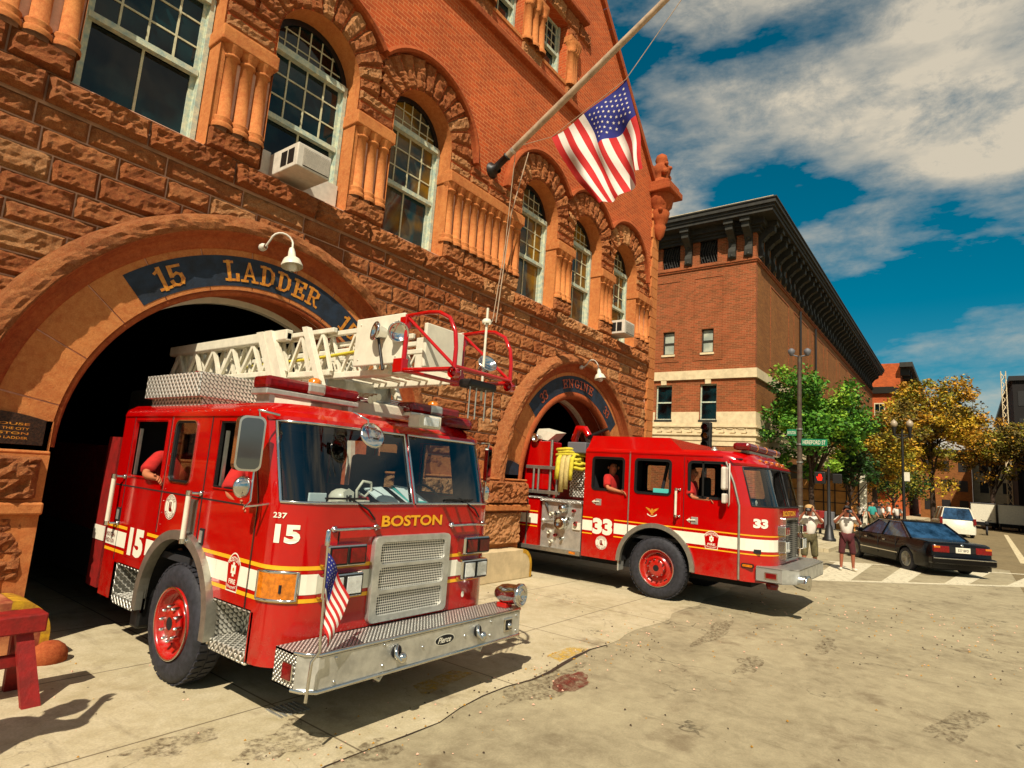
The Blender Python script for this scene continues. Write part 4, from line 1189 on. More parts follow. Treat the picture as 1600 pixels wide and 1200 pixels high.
lampbox(2.92, 3.30, .95, 1.14, 'lens', 'headlight', .09); lampbox(4.50, 4.88, .95, 1.14, 'lens', 'headlight', .09)
g = MB(); ci = [i for i in range(n) if c1.cols[i][3] == 'C' and c1.cols[i][0] < 3.5]
vs = []
for i in [i0]+ci[:5]: vs += [c1.pt(i, .955, .02), c1.pt(i, 1.14, .02)]
g.add(vs, [(2*k, 2*k+2, 2*k+3, 2*k+1) for k in range(5)])
a = c1.pt(i0, .955, .02); g.build('turn_signal', 'alens', T1)
g = MB(); L = [c1.pt(i, .945, .012) for i in [i0]+ci[:5]]; L2 = [c1.pt(i, 1.15, .012) for i in [i0]+ci[:5]]; g.tube(L+L2[::-1]+[L[0]], .014, 6, cap=False); g.build('turn_signal_bezel', 'chrome', T1)
# wiper bars & handrails
g = MB()
for (x0, x1) in ((3.0, 3.46), (4.36, 4.86)):
    g.tube([(x0, 4.0, 1.47), (x0+.01, 3.955, 1.47), (x1-.01, 3.955, 1.475), (x1, 4.0, 1.475)], .013, 8)
    g.lathe((x0+.02, 4.0, 1.47), (0, -1, 0), [(0, .028), (.02, .028), (.03, .01)], 10); g.lathe((x1-.02, 4.0, 1.475), (0, -1, 0), [(0, .028), (.02, .028), (.03, .01)], 10)
g.build('hand_rail', 'chrome', T1)
g = MB()
for x in (3.42, 4.78): g.tube([(x, 3.99, 1.54), (x-.1, 3.965, 1.62), (x-.28, 4.02, 1.72)], .008, 6); g.box(x-.5, x-.1, 4.0, 4.02, 1.70, 1.715)
g.build('wiper', 'trubber', T1)
g = MB(); g.prism([(.022*math.cos(i*.5), .03*math.sin(i*.5)) for i in range(13)], lambda u, v, d: (4.62+u, 3.993, .80+v), 0, 0); g.build('round_sticker', 'refl', T1)
# bumper
g = MB(); P = [(2.62, 3.98), (2.62, 3.72), (2.72, 3.6), (5.06, 3.6), (5.16, 3.70), (5.16, 3.98)]
g.prism(P, lambda u, v, d: (u, v, d), .655, .67, 1)
n_ = len(P)
for i in range(n_-1):
    (xa, ya), (xb, yb) = P[i], P[i+1]
    m = 1 if i == 0 else 0
    g.add([(xa, ya, .43), (xb, yb, .43), (xb, yb, .67), (xa, ya, .67)], [(0, 1, 2, 3)], m)
g.prism(P, lambda u, v, d: (u, v, d), .43, .44, 0)
g.build('bumper', ['steel', 'diams'], T1)
g = MB(); T_ = [(2.72, 3.6), (5.06, 3.6), (5.16, 3.7)]
for z, r in ((.672, .014), (.43, .016)): g.tube([(2.622, 3.75, z), (2.65, 3.67, z), (2.72, 3.602, z), (5.06, 3.602, z), (5.13, 3.66, z), (5.16, 3.72, z)], r, 8)
g.build('bumper_trim', 'chrome', T1)
g = MB()
for x, z in ((2.86, .63), (2.86, .47), (3.3, .64), (3.3, .49), (4.6, .62), (4.6, .5), (3.72, .55), (4.24, .55), (5.0, .62), (5.0, .48)): g.ball((x, 3.598, z), .012, 8)
g.build('bolts', 'chrome', T1)
for x in (3.42, 4.4):
    g = MB(); g.lathe((x+.01, 3.6, .57), (0, -1, 0), [(0, .05), (.01, .05), (.015, .04), (.015, 0)], 16, 0); g.build('tow_eye_recess', 'black', T1)
    g = MB(); g.tube([(x+.02, 3.60, .615), (x-.02, 3.57, .60), (x-.03, 3.55, .55), (x, 3.53, .515)], [.012, .016, .018, .016], 8); g.ball((x+.03, 3.55, .53), .042, 12); g.build('tow_hook', 'chrome', T1)
g = MB(); g.prism([(.115*math.cos(i*math.pi/12), .04*math.sin(i*math.pi/12)) for i in range(24)], lambda u, v, d: (3.98+u, 3.596-d, .565+v), 0, 0, 0)
g.prism([(.122*math.cos(i*math.pi/12), .046*math.sin(i*math.pi/12)) for i in range(24)], lambda u, v, d: (3.98+u, 3.5975, .565+v), 0, 0, 1)
put_text(g, 'Pierce', lambda u, v: (3.895+u+(v)*.35, 3.5945, .542+v), .155, .048, .02, 1)
g.build('maker_badge', ['black', 'refl'], T1)
g = MB(); g.bbox(4.80, 4.93, 3.585, 3.61, .49, .62, .01, 0); g.box(4.82, 4.91, 3.582, 3.586, .51, .60, 1); g.ball((4.865, 3.58, .55), .03, 10, 0); g.build('bumper_socket', ['chrome', 'black'], T1)
g = MB(); g.bbox(2.606, 2.622, 3.74, 3.86, .48, .60, .006, 0); g.box(2.600, 2.607, 3.75, 3.85, .49, .59, 1); g.build('side_marker_light', ['chrome', 'rlens'], T1)
# siren
g = MB(); g.lathe((5.0, 3.86, .80), (.12, -1, .04), [(-.02, .01), (.0, .05), (.06, .085), (.12, .095), (.24, .095), (.25, .11), (.29, .112), (.3, .1), (.3, .085), (.285, .08), (.285, .06), (.3, .055), (.3, .035), (.285, .03), (.285, 0)], 28)
so = g.build('siren', 'chrome', T1)
g = MB(); g.bbox(4.95, 5.06, 3.7, 3.82, .67, .72, .01); g.build('siren_foot', 'red', so)
# underbody hook bits
g = MB(); g.tube([(3.35, 3.8, .42), (3.36, 3.76, .36), (3.4, 3.74, .33), (3.45, 3.76, .36)], .018, 8); g.tube([(4.6, 3.8, .42), (4.6, 3.78, .35), (4.66, 3.76, .32), (4.72, 3.78, .37), (4.72, 3.8, .42)], .018, 8); g.build('tow_loop', 'steel', T1)
# grab handles, mirrors
def grab(T, x, y, z0, z1, sgn=-1, m='white'):
    g = MB(); xo = x+sgn*.09; g.tube([(xo, y, z0), (xo, y, z1)], .022, 10, 0)
    for z in (z0-.01, z1+.01): g.tube([(x, y-.04, z), (xo-sgn*.0, y, z)], .012, 8, 1); g.lathe((xo, y, z-.02), (0, 0, 1), [(0, .028), (.04, .028)], 10, 1); g.ball((x+sgn*.005, y-.04, z), .026, 8, 1)
    return g.build('grab_handle', [m, 'chrome'], T)
grab(T1, X0, 5.42, 1.24, 1.63); grab(T1, X0, 7.1, 1.22, 1.68)
def mirror(T, x, y, z0, z1, w, sgn, tilt=.5):
    # housing plane faces rearwards/outwards
    g = MB(); cx = x+sgn*.2
    fn = lambda u, v, d=0: (cx+u*math.cos(tilt)*1-d*math.sin(tilt)*0, y+sgn*0+u*math.sin(tilt)*-1+d, v)
    g.prism(rrect(-w/2, w/2, z0, z1, .05), fn, -.03, .02, 0); mo = g.build('mirror', 'chrome', T)
    g = MB(); g.prism(rrect(-w/2+.014, w/2-.014, z0+.016, z1-.016, .045), fn, -.033, -.031, 0)
    g.prism(rrect(-w/2+.01, w/2-.01, z0+.01, z1-.01, .045), fn, .021, .024, 0); g.build('mirror_glass', 'mirg', mo)
    g = MB(); g.ball((cx+.01, y+.01, z0-.12), .085, 16, 0, (.95, .45, 1)); g.build('convex_mirror', 'chrome', mo)
    g = MB(); g.tube([(x, y-.05, z1+.03), (cx-sgn*.03, y-.035, z1+.05), (cx-sgn*.05, y-.035, z1+.0), (cx-sgn*.06, y-.035, z0-.22), (cx-sgn*.02, y-.03, z0-.26), (x, y-.05, z0-.24)], .01, 8); g.build('mirror_bracket', 'chrome', mo)
mirror(T1, X0, 4.36, 1.88, 2.30, .19, -1, .45); mirror(T1, X1, 4.36, 1.88, 2.28, .19, 1, -.45)
g = MB(); g.lathe((3.27, 3.98, 2.22), (-.1, -.75, .35), [(0, .02), (.02, .1), (.035, .118), (.045, .1), (.055, .03), (.055, 0)], 24); g.tube([(3.27, 4.0, 2.24), (3.22, 3.97, 2.36), (3.18, 4.12, 2.42)], .009, 6); g.build('convex_mirror', 'chrome', T1)
g = MB(); g.bbox(3.88, 4.17, 4.04, 4.2, 2.37, 2.49, .012, 0); g.bbox(3.93, 4.13, 4.028, 4.045, 2.385, 2.475, .01, 1); g.build('floodlight', ['white', 'lens'], T1)
# door handles
for y, z in ((5.27, 1.28), (7.08, 1.3)):
    g = MB(); g.bbox(X0-.008, X0+.01, y-.04, y+.04, z-.07, z+.07, .004, 0); g.box(X0-.014, X0-.008, y-.02, y+.025, z-.05, z+.05, 1); g.build('door_handle', ['black', 'steel'], T1)
g = MB(); g.box(X0-.004, X0+.001, 5.42, 5.56, 1.2, 1.58); g.build('kick_plate', 'gridblk', T1)
# roof equipment
g = MB(); g.bbox(2.64, 5.06, 5.76, 6.96, 2.52, 2.76, .008); g.box(2.7, 5.0, 5.8, 6.9, 2.44, 2.52); g.build('roof_tool_box', 'diam', T1)
g = MB(); g.bbox(3.3, 4.6, 4.75, 5.7, 2.45, 2.62, .02); g.build('roof_deck', 'white', T1)
for (x0, x1, z) in ((2.66, 3.62, 2.52), (4.3, 5.06, 2.52)):
    g = MB(); g.bbox(x0, x1, 4.62, 4.86, z, z+.05, .01, 1); g.bbox(x0, x1, 4.62, 4.86, z+.05, z+.16, .03, 0); m_ = (x0+x1)/2; g.bbox(m_-.1, m_+.1, 4.612, 4.868, z+.052, z+.162, .03, 1)
    g.lathe((m_+.05, 4.74, z+.16), (0, 0, 1), [(0, .06), (.04, .06), (.06, .03), (.06, 0)], 12, 2); g.box(x0+.05, x0+.1, 4.65, 4.85, 2.44, z, 1); g.box(x1-.1, x1-.05, 4.65, 4.85, 2.44, z, 1)
    g.build('light_bar', ['rlens', 'steel', 'alens'], T1)
g = MB(); g.lathe((4.78, 4.45, 2.44), (0, 0, 1), [(0, .2), (.02, .21), (.09, .2), (.12, .14), (.12, 0)], 20); g.build('beacon', 'rlens', T1)
g = MB(); g.lathe((2.95, 6.5, 2.76), (0, 0, 1), [(0, .06), (.06, .06), (.09, .03), (.09, 0)], 12); g.build('beacon', 'rlens', T1)
# air horns / piping between lightbars
g = MB()
for i in range(3): g.tube([(3.6+i*.06, 5.2, 2.66+i*.02), (3.65+i*.05, 4.5, 2.6+i*.02)], [.02, .035], 10)
for i in range(4): g.tube([(3.3, 4.95+i*.06, 2.66+i*.03), (4.7, 4.95+i*.06, 2.62+i*.03)], .012, 6)
g.build('air_horns', 'chrome', T1)
# body in the bay
g = MB(); g.box(X0+.02, X1, 7.42, 7.72, .5, 2.1); g.box(X0+.5, X1, 7.7, 13, .5, 2.0); g.build('rear_body', 'redd', T1)
g = MB(); g.box(X0+.012, X0+.02, 7.42, 7.72, .985, 1.135); g.build('white_stripe', 'refl', T1)
wheel(T1, X0, 10.9, .50, .50, .3, -1); wheel(T1, X1, 10.9, .5, .5, .3, 1)
# aerial ladder
LZ = T1
def truss(name, x0, x1, ya, yb, zl, zh, nb, th, parent, m='white', dia=.022, top=.05):
    g = MB()
    for x in (x0, x1):
        g.bbox(x-th/2, x+th/2, ya, yb, zh-top, zh, .008); g.bbox(x-th/2, x+th/2, ya, yb, zl, zl+.06, .008)
        for i in range(nb):
            y0 = ya+(yb-ya)*i/nb; y1 = ya+(yb-ya)*(i+1)/nb; ym = (y0+y1)/2
            g.tube([(x, y0, zl+.04), (x, ym, zh-top+.01)], dia, 4, smooth=False); g.tube([(x, ym, zh-top+.01), (x, y1, zl+.04)], dia, 4, smooth=False)
    nr = int((yb-ya)/.3)
    for i in range(nr): y = ya+.1+i*.3; g.tube([(x0, y, zl+.05), (x1, y, zl+.05)], .016, 6)
    return g.build(name, m, parent)
lad = MB(); lad.bbox(3.36, 3.44, 5.6, 8.3, 3.22, 3.33, .01); lad.bbox(4.26, 4.34, 5.6, 8.3, 3.22, 3.33, .01); lad.bbox(3.44, 4.26, 8.1, 8.3, 3.0, 3.3, .01); ladder = lad.build_one('aerial_ladder', 'white', T1)
truss('ladder_section', 3.40, 4.30, 5.6, 8.3, 2.84, 3.30, 6, .06, ladder, dia=.026, top=.09)
truss('ladder_section', 3.46, 4.24, 4.9, 8.2, 2.82, 3.30, 9, .05, ladder, dia=.022)
truss('ladder_section', 3.52, 4.16, 4.1, 8.1, 2.80, 3.28, 11, .045, ladder, dia=.018)
truss('ladder_section', 3.58, 4.10, 3.9, 8.0, 2.80, 3.18, 12, .035, ladder, dia=.014)
g = MB()
for x in (3.36, 4.34):
    for dy in (0, .16): g.hexa([(x-.03, 5.45+dy, 2.66), (x+.03, 5.45+dy, 2.66), (x+.03, 5.55+dy, 2.66), (x-.03, 5.55+dy, 2.66), (x-.03, 5.85+dy, 3.33), (x+.03, 5.85+dy, 3.33), (x+.03, 5.98+dy, 3.33), (x-.03, 5.98+dy, 3.33)])
    g.hexa([(x-.03, 4.85, 2.70), (x+.03, 4.85, 2.70), (x+.03, 4.93, 2.70), (x-.03, 4.93, 2.70), (x-.03, 5.2, 3.31), (x+.03, 5.2, 3.31), (x+.03, 5.28, 3.31), (x-.03, 5.28, 3.31)])
g.build('ladder_guides', 'white', ladder)
g = MB(); g.tube([(3.5, 6.6, 3.0), (3.5, 5.2, 3.02), (3.48, 4.3, 3.05)], .016, 6); g.build('hydraulic_line', 'lemon', ladder)
XT0, XT1 = 3.36, 4.08
g = MB(); g.bbox(XT0-.02, XT0+.01, 3.78, 4.42, 2.86, 3.30, .01); g.bbox(XT1+.01, XT1+.04, 3.78, 4.42, 2.86, 3.30, .01); g.bbox(3.5, 3.98, 3.66, 3.7, 2.85, 3.24, .01)
for z in (2.92, 3.24): 
    for y in (3.85, 4.35): g.ball((XT0-.022, y, z), .008, 6)
g.build('tip_plate', 'white', ladder)
for x in (XT0, XT1):
    g = MB(); hoop = [(x, 3.76, 3.27), (x, 3.5, 3.275), (x, 3.38, 3.26), (x, 3.26, 3.2), (x, 3.19, 3.08), (x, 3.17, 2.95), (x, 3.17, 2.78)]
    g.tube(hoop, .018, 8); g.tube([(x, 3.76, 2.80), (x, 3.17, 2.78)], .02, 8); g.tube([(x, 3.76, 3.26), (x, 3.17, 2.8)], .015, 8); g.tube([(x, 3.76, 2.8), (x, 3.76, 3.28)], .022, 8)
    g.bbox(x-.035, x+.035, 3.74, 3.82, 3.16, 3.26, .008); g.bbox(x-.035, x+.035, 3.74, 3.86, 2.78, 2.9, .008); g.lathe((x, 3.17, 2.75), (1, 0, 0), [(-.03, .045), (.03, .045), (.03, 0)], 12)
    g.build_one('tip_cage', 'red', ladder)
g = MB(); g.tube([(XT0, 3.17, 2.8), (XT1, 3.17, 2.8)], .018, 8); g.tube([(XT0, 3.76, 2.8), (XT1, 3.76, 2.8)], .018, 8); g.build('cage_crossbar', 'red', ladder)
for c, ax in (((3.30, 3.80, 3.12), (-.5, -.8, -.2)), ((3.9, 3.3, 2.92), (-.3, -.7, .5)), ((3.28, 4.05, 3.14), (-.8, .3, .1))):
    g = MB(); g.lathe(c, ax, [(-.1, .03), (-.08, .05), (-.02, .06), (.0, .08), (.02, .09), (.03, .083), (.02, .075), (-.01, .03), (-.01, 0)], 20); g.build_one('tip_spotlight', 'chrome', ladder)
g = MB(); g.tube([(3.3, 4.05, 3.1), (3.3, 3.95, 2.8)], .014, 6); g.bbox(3.6, 3.95, 3.2, 3.34, 2.68, 2.75, .02); g.build('nozzle', 'iron', ladder)
g = MB(); g.tube([(3.86, 3.3, 2.6), (3.86, 3.3, 3.42)], .012, 6); g.lathe((3.86, 3.3, 3.28), (0, 0, 1), [(0, .04), (.02, .045), (.04, .03)], 10); g.build('whip_light', 'white', ladder)
g = MB()
for x in (3.62, 3.7, 3.82, 3.92): g.tube([(x, 3.22, 2.42), (x, 3.22, 2.7)], .007, 6)
# ladder bed supports
g.bbox(3.5, 4.35, 5.0, 5.15, 2.6, 2.84, .02); g.bbox(3.4, 4.5, 7.5, 9.5, 2.2, 2.8, .05)
g.build('ladder_rest', 'alum', T1)
g = MB()
for k in range(22): g.ball((X0-.003, 4.5+k*.128, 2.375), .006, 6)
for k in range(9): g.ball((X0-.003, 6.09, 1.3+k*.11), .005, 6)
g.build_one('rivets', 'chrome', T1)
g = MB(); g.box(X0+.42, X1-.42, 3.994, 3.999, .66, .672); g.box(X0+.45, X0+.458, 3.994, 3.999, .67, 1.45); g.build('cab_seam', 'black', T1)
# dashboard items
def helmet(name, c, label, body, num, parent=None):
    t = thing(name, c, label, 'helmet', 'helmets on the dashboards')
    g = MB(); g.lathe((c[0], c[1], c[2]), (0, 0, 1), [(.0, .13), (.012, .135), (.03, .1), (.07, .095), (.11, .07), (.135, .03), (.14, 0)], 18); g.ball((c[0], c[1], c[2]+.06), .1, 14, 0, (1, 1.15, .85)); g.build('shell', body, t)
    g = MB(); g.prism([(-.045, 0), (.045, 0), (.055, .1), (0, .13), (-.055, .1)], lambda u, v, d: (c[0]+u, c[1]-.118+d+v*.12, c[2]+.02+v), 0, .006, 0)
    put_text(g, num, lambda u, v: (c[0]-.03+u, c[1]-.121+(v+.01)*.12, c[2]+.045+v), .06, .05, .05, 1); g.build('front_piece', ['white', 'black'], t)
    return t
helmet('fire_helmet', (3.28, 4.30, 1.63), 'white fire helmet numbered 15 on the dashboard of the ladder truck', 'white', '15')
mb = MB(); mb.add([(3.6, 4.12, 1.66), (3.84, 4.12, 1.65), (3.8, 4.4, 1.80), (3.6, 4.4, 1.78)], [(0, 1, 2, 3)]); mb.add([(3.6, 4.13, 1.655), (3.84, 4.13, 1.645), (3.8, 4.41, 1.795), (3.6, 4.41, 1.775)], [(0, 1, 2, 3)])
tag(mb.build('paper_sheet', 'paper', None, (3.7, 4.2, 1.66)), 'white paper sheet left of the centre post on the dashboard of the ladder truck', 'paper', 'papers on the dashboard')
mb = MB()
for k in range(3): mb.add([(3.92+k*.03, 4.12+k*.03, 1.65+k*.012), (4.2+k*.02, 4.12+k*.03, 1.64+k*.012), (4.14+k*.02, 4.42, 1.77+k*.012), (3.9+k*.03, 4.42, 1.79+k*.012)], [(0, 1, 2, 3)], k % 2)
tag(mb.build('paper_stack', ['paper', 'teal'], None, (4.0, 4.2, 1.66)), 'fanned white and pale blue papers right of the centre post of the ladder truck', 'paper', 'papers on the dashboard')
mb = MB(); mb.bbox(2.86, 3.02, 4.14, 4.16, 1.63, 1.74, .003); tag(mb.build('number_card', 'paper', None, (2.9, 4.15, 1.63)), 'small white card in the lower left windscreen corner of the ladder truck', 'card')
mb = MB(); mb.tube([(3.5, 4.35, 1.64), (3.47, 4.33, 1.76), (3.52, 4.32, 1.84), (3.62, 4.33, 1.83), (3.64, 4.34, 1.76), (3.56, 4.33, 1.70), (3.5, 4.35, 1.74)], .014, 6); mb.ball((3.58, 4.36, 1.66), .06, 10, 1); mb.bbox(3.7, 3.86, 4.34, 4.4, 1.64, 1.74, .01, 2)
tag(mb.build('breathing_mask', ['white', 'redshirt', 'grey'], None, (3.55, 4.35, 1.63)), 'breathing mask with a white rim behind the windscreen beside the helmet', 'mask')
mb = MB()
for k in range(9): mb.bbox(3.0+k*.09, 3.07+k*.09, 4.2, 4.3, 1.62, 1.64+.02*(k % 3), .004, k % 3)
tag(mb.build('dashboard_clutter', ['grey', 'black', 'white'], None, (3.3, 4.2, 1.62)), 'row of small radios and tools along the dashboard of the ladder truck', 'equipment')
# small flag on bumper
sf = thing('small_flag', (2.64, 3.6, .43), 'small stars and stripes on a bent chrome staff at the bumper of truck 15', 'flag')
mb = MB(); mb.tube([(2.615, 3.56, .40), (2.62, 3.55, .66), (2.66, 3.53, .72), (2.655, 3.53, .80)], .012, 6); mb.tube([(2.655, 3.53, .8), (2.64, 3.55, 1.50)], .009, 6); mb.lathe((2.64, 3.55, 1.42), (0, 0, 1), [(0, .018), (.1, .018), (.11, .01)], 8); mb.build('staff', 'chrome', sf)
def sfp(u, v, o=0):  # u 0..1 across stripes, v along fly ; drooping
    a = Vector((2.64, 3.55, 1.42)).lerp(Vector((2.65, 3.54, .86)), u) if False else None
    top = Vector((2.645+.02*u, 3.548, 1.40-.02*u)); x = .0
    # hoist along the staff, drooped: fly falls down and outward
    h = Vector((2.645, 3.545, 1.38-.44*u)); f = Vector((2.83-.13*u, 3.50, 1.13-.33*u))
    p = h.lerp(f, v); p += Vector((0, -.02*math.sin(v*7+u*3)+o, -.06*v*v)); return p
mb = MB(); nu_, nv_ = 26, 14
for j in range(nv_):
    for i in range(nu_):
        m = (i//2) % 2
        if i < 14 and j < nv_*.45: m = 2
        mb.add([sfp(i/nu_, j/nv_), sfp((i+1)/nu_, j/nv_), sfp((i+1)/nu_, (j+1)/nv_), sfp(i/nu_, (j+1)/nv_)], [(0, 1, 2, 3)], m)
mb.build('cloth', ['fred', 'fwhite', 'fblue'], sf)
mb = MB()
for i in range(6):
    for j in range(5):
        P = [sfp((i+.7)/13+.013*(1 if k % 2 == 0 else .4)*math.cos(k*math.pi/5), .45*(j+.6)/5.3+.026*(1 if k % 2 == 0 else .4)*math.sin(k*math.pi/5), -.003) for k in range(10)]
        mb.add(P+[sfp((i+.7)/13, .45*(j+.6)/5.3, -.003)], [(k, (k+1) % 10, 10) for k in range(10)])
mb.build('stars', 'fwhite', sf)
# ---------------------------------------------------------------- pumper 33
T2 = thing('pumper_truck', (11.53, 6.5, 0), 'red pumper truck numbered 33 with yellow hoses, leaving the right bay', 'fire truck')
Y0, Y1 = 10.30, 12.76
zs2 = [.54, .8, .98, 1.05, 1.23, 1.32, 1.5, 1.7, 1.80, 1.95, 2.1, 2.3, 2.38, 2.45, 2.50, 2.55, 2.59, 2.62]
h2 = [(5.12, 5.82, 1.80, 2.45), (4.20, 4.92, 1.80, 2.45), (3.20, 3.90, 1.80, 2.45)]
c2 = Cab(Y0, Y1, 2.52, 5.98, .54, 2.62, .50, .50, .16, 1.74, 2.39, 4.0,
         [5.82, 5.2, 5.12, 4.92, 4.2, 3.9, 3.80, 3.6, 3.20], zs2, h2, (3.80, 5.20, 1.32))
c2.zs = sorted(set(zs2+[1.74, 2.39]))
mb = MB(); c2.grid(mb)
for x, sg in ((Y0, -1), (Y1, 1)): arch_panel(mb, x, sg, 4.48, .56, .68, 3.80, 5.20, .54, 1.32)
n = len(c2.cols); top = [c2.pt(i, 2.62) for i in range(n)]; xm = (Y0+Y1)/2
top2 = [((p[0]-xm)*.98+xm, p[1]+(.05 if p[1] < 4 else 0), 2.64) for p in top]
mb.add(top+top2, [(i, i+1, n+i+1, n+i) for i in range(n-1)]); mb.add(top2, [tuple(range(n))])
mb.add([c2.pt(0, .54), c2.pt(n-1, .54), c2.pt(n-1, 2.62), c2.pt(0, 2.62)], [(0, 1, 2, 3)])
# raised rear roof
a, b = Y0+.05, Y1-.05; e = .1
mb.hexa([(a, 4.0, 2.6), (b, 4.0, 2.6), (b, 5.97, 2.6), (a, 5.97, 2.6), (a+e, 4.32, 2.85), (b-e, 4.32, 2.85), (b-e, 5.92, 2.86), (a+e, 5.92, 2.86)])
for sgx in (Y0-.012, Y1-.01): mb.box(sgx, sgx+.022, 3.3, 5.97, 2.53, 2.55)
idx = [i for i in range(n) if c2.cols[i][3] in 'CF']; vs = []
for i in idx: vs += [c2.pt(i, 2.40, .01), c2.pt(i, 2.44, .05), c2.pt(i, 2.50, .01)]
mb.add(vs, [(3*k+j, 3*k+3+j, 3*k+4+j, 3*k+1+j) for k in range(len(idx)-1) for j in (0, 1)])
mb.build('cab', 'red', T2)
mb = MB(); c2.grid(mb, -.035); mb.box(Y0+.05, Y1-.05, 2.7, 5.9, 1.0, 1.06); mb.box(Y0+.05, Y1-.05, 5.88, 5.95, .5, 2.55); mb.box(Y0+.04, Y1-.04, 3.0, 5.9, 2.5, 2.52); mb.build('cab_lining', 'seat', T2)
for x, sg in ((Y0, 1), (Y1, -1)):
    for (ya, yb, za, zb_) in h2:
        mb = MB(); winframe(mb, ya, yb, za, zb_, .08, x, sg, .03, 0, 2, 2); mb.build('window_frame', ['red', 'chrome', 'trubber'], T2)
mb = MB(); mb.box(Y1-.016, Y1-.012, 5.14, 5.80, 1.82, 2.43); mb.box(Y1-.016, Y1-.012, 4.22, 4.90, 1.82, 2.43); mb.build('side_glass', 'glass', T2)
mb = MB(); mb.box(Y0-.006, Y0+.012, 3.62, 3.65, 1.82, 2.43); mb.box(Y0-.006, Y0+.012, 3.27, 3.29, 1.82, 2.45); mb.build('window_channel', 'iron', T2)
mb = MB(); c2.glassgrid(mb); mb.build('windscreen', 'glass', T2)
mb = MB(); c2.wsborder(mb, .012); mb.build('windscreen_trim', 'trubber', T2)
it = MB(); it.bbox(Y0+.1, Y1-.1, 2.7, 3.1, 1.3, 1.68, .05)
for x in (10.6, 11.9): it.bbox(x, x+.45, 3.75, 4.2, 1.15, 1.45, .05); it.bbox(x, x+.45, 4.17, 4.3, 1.3, 2.2, .05)
for x in (10.6, 11.9): it.bbox(x, x+.45, 5.3, 5.75, 1.15, 1.45, .05)
it.bbox(11.2, 11.9, 3.4, 5.0, 1.06, 1.7, .08); it.tube([(10.55, 4.55, 1.5), (10.6, 4.4, 2.4)], .03, 6); it.tube([(12.5, 4.55, 1.5), (12.5, 4.4, 2.4)], .03, 6)
it.build('seats_and_dashboard', 'seat', T2)
mb = MB()
for y in (5.02,): mb.box(Y0-.004, Y0+.002, y-.012, y+.012, 1.0, 2.56)
mb.build('door_edge_trim', 'alum', T2)
mb = MB()
for y, z0, z1 in ((3.97, .9, 2.5), (5.03, 1.0, 2.54)): mb.box(Y0-.003, Y0+.002, y-.005, y+.005, z0, z1)
mb.build('panel_seams', 'black', T2)
i0 = [i for i in range(n) if c2.cols[i][3] == 'L'][-1]
g = MB(); g.tube([c2.pt(i0, z, .01) for z in (.56, 1.0, 1.5, 1.74, 2.1, 2.45)], .02, 6); g.build('corner_post_trim', 'alum', T2)
stripes(c2, T2, (1.03, 1.22, 1.265, 1.285, .965, .985), (4.48, .56, .72), 0, 0)
mb = MB(); arch_trim(mb, Y0, -1, 4.48, .56, .66, .74, .56, 0, .05); mb.build('wheel_arch_trim', 'alum', T2)
mb = MB(); arch_trim(mb, Y1, 1, 4.48, .56, .66, .74, .56, 0, .05); mb.build('wheel_arch_trim', 'alum', T2)
mb = MB()
for x, sg in ((Y0, -1), (Y1, 1)):
    vs = []; N = 20
    for i in range(N+1):
        t = math.pi*i/N; vs += [(x, 4.48+.68*math.cos(t), .56+.68*math.sin(t)), (x-sg*.6, 4.48+.68*math.cos(t), .56+.68*math.sin(t))]
    mb.add(vs, [(2*i, 2*i+2, 2*i+3, 2*i+1) for i in range(N)]); mb.box(min(x-sg*.6, x-sg*.62), max(x-sg*.6, x-sg*.62), 3.8, 5.2, .5, 1.3)
mb.box(Y0+.3, Y1-.3, 2.9, 12, .42, .9); mb.build('wheel_well', 'black', T2)
wheel(T2, Y0, 4.44, .53, .53, .3, -1); wheel(T2, Y1, 4.44, .53, .53, .3, 1)
mb = MB(); mb.bbox(Y0-.01, Y0+.2, 5.17, 5.2, .38, .66, .008); mb.build('mud_flap', 'steel', T2)
mb = MB(); shield(mb, Y0, 3.47, 1.13, .25, .30); mb.build('fire_department_badge', ['refl', 'red', 'gold'], T2)
mb = MB(); roundel(mb, Y0, 5.55, .83, .125); mb.build('round_team_emblem', ['refl', 'rlens'], T2)
mb = MB(); mb.box(Y0-.0042, Y0-.001, 5.30, 5.76, .955, 1.30); mb.build('number_background', 'red', T2)
mb = MB(); numtext(mb, '33', Y0, 5.75, .98, .42, .30, 0, .06)
put_text(mb, '33', (lambda c, z0, s0: (lambda u, v, P=[c.pt(i, z0, .006) for i in range(i0, len(c.cols)//2)]: (lambda s: next(((P[k][0]+(P[k+1][0]-P[k][0])*((s-a_)/L_), P[k][1]+(P[k+1][1]-P[k][1])*((s-a_)/L_), z0+v) for k, a_, L_ in [(k, sum(math.dist(P[q][:2], P[q+1][:2]) for q in range(k)), math.dist(P[k][:2], P[k+1][:2])) for k in range(len(P)-1)] if s <= a_+L_ or k == len(P)-2)))(s0+u)))(c2, 1.40, .22), .25, .15, .06, 0)
put_text(mb, '188', (lambda u, v, P=[c2.pt(i, 1.64, .006) for i in range(i0, i0+6)]: (P[0][0]+(P[4][0]-P[0][0])*(u+.1)/.4, P[0][1]+(P[4][1]-P[0][1])*(u+.1)/.4-.012, 1.64+v)), .10, .04, .02, 0)
mb.build('number', 'refl', T2)
mb = MB(); put_text(mb, 'BOSTON', lambda u, v: (11.05+u, 2.513, 1.60+v), .9, .09, .03, 0); mb.build('front_lettering', 'yel', T2)
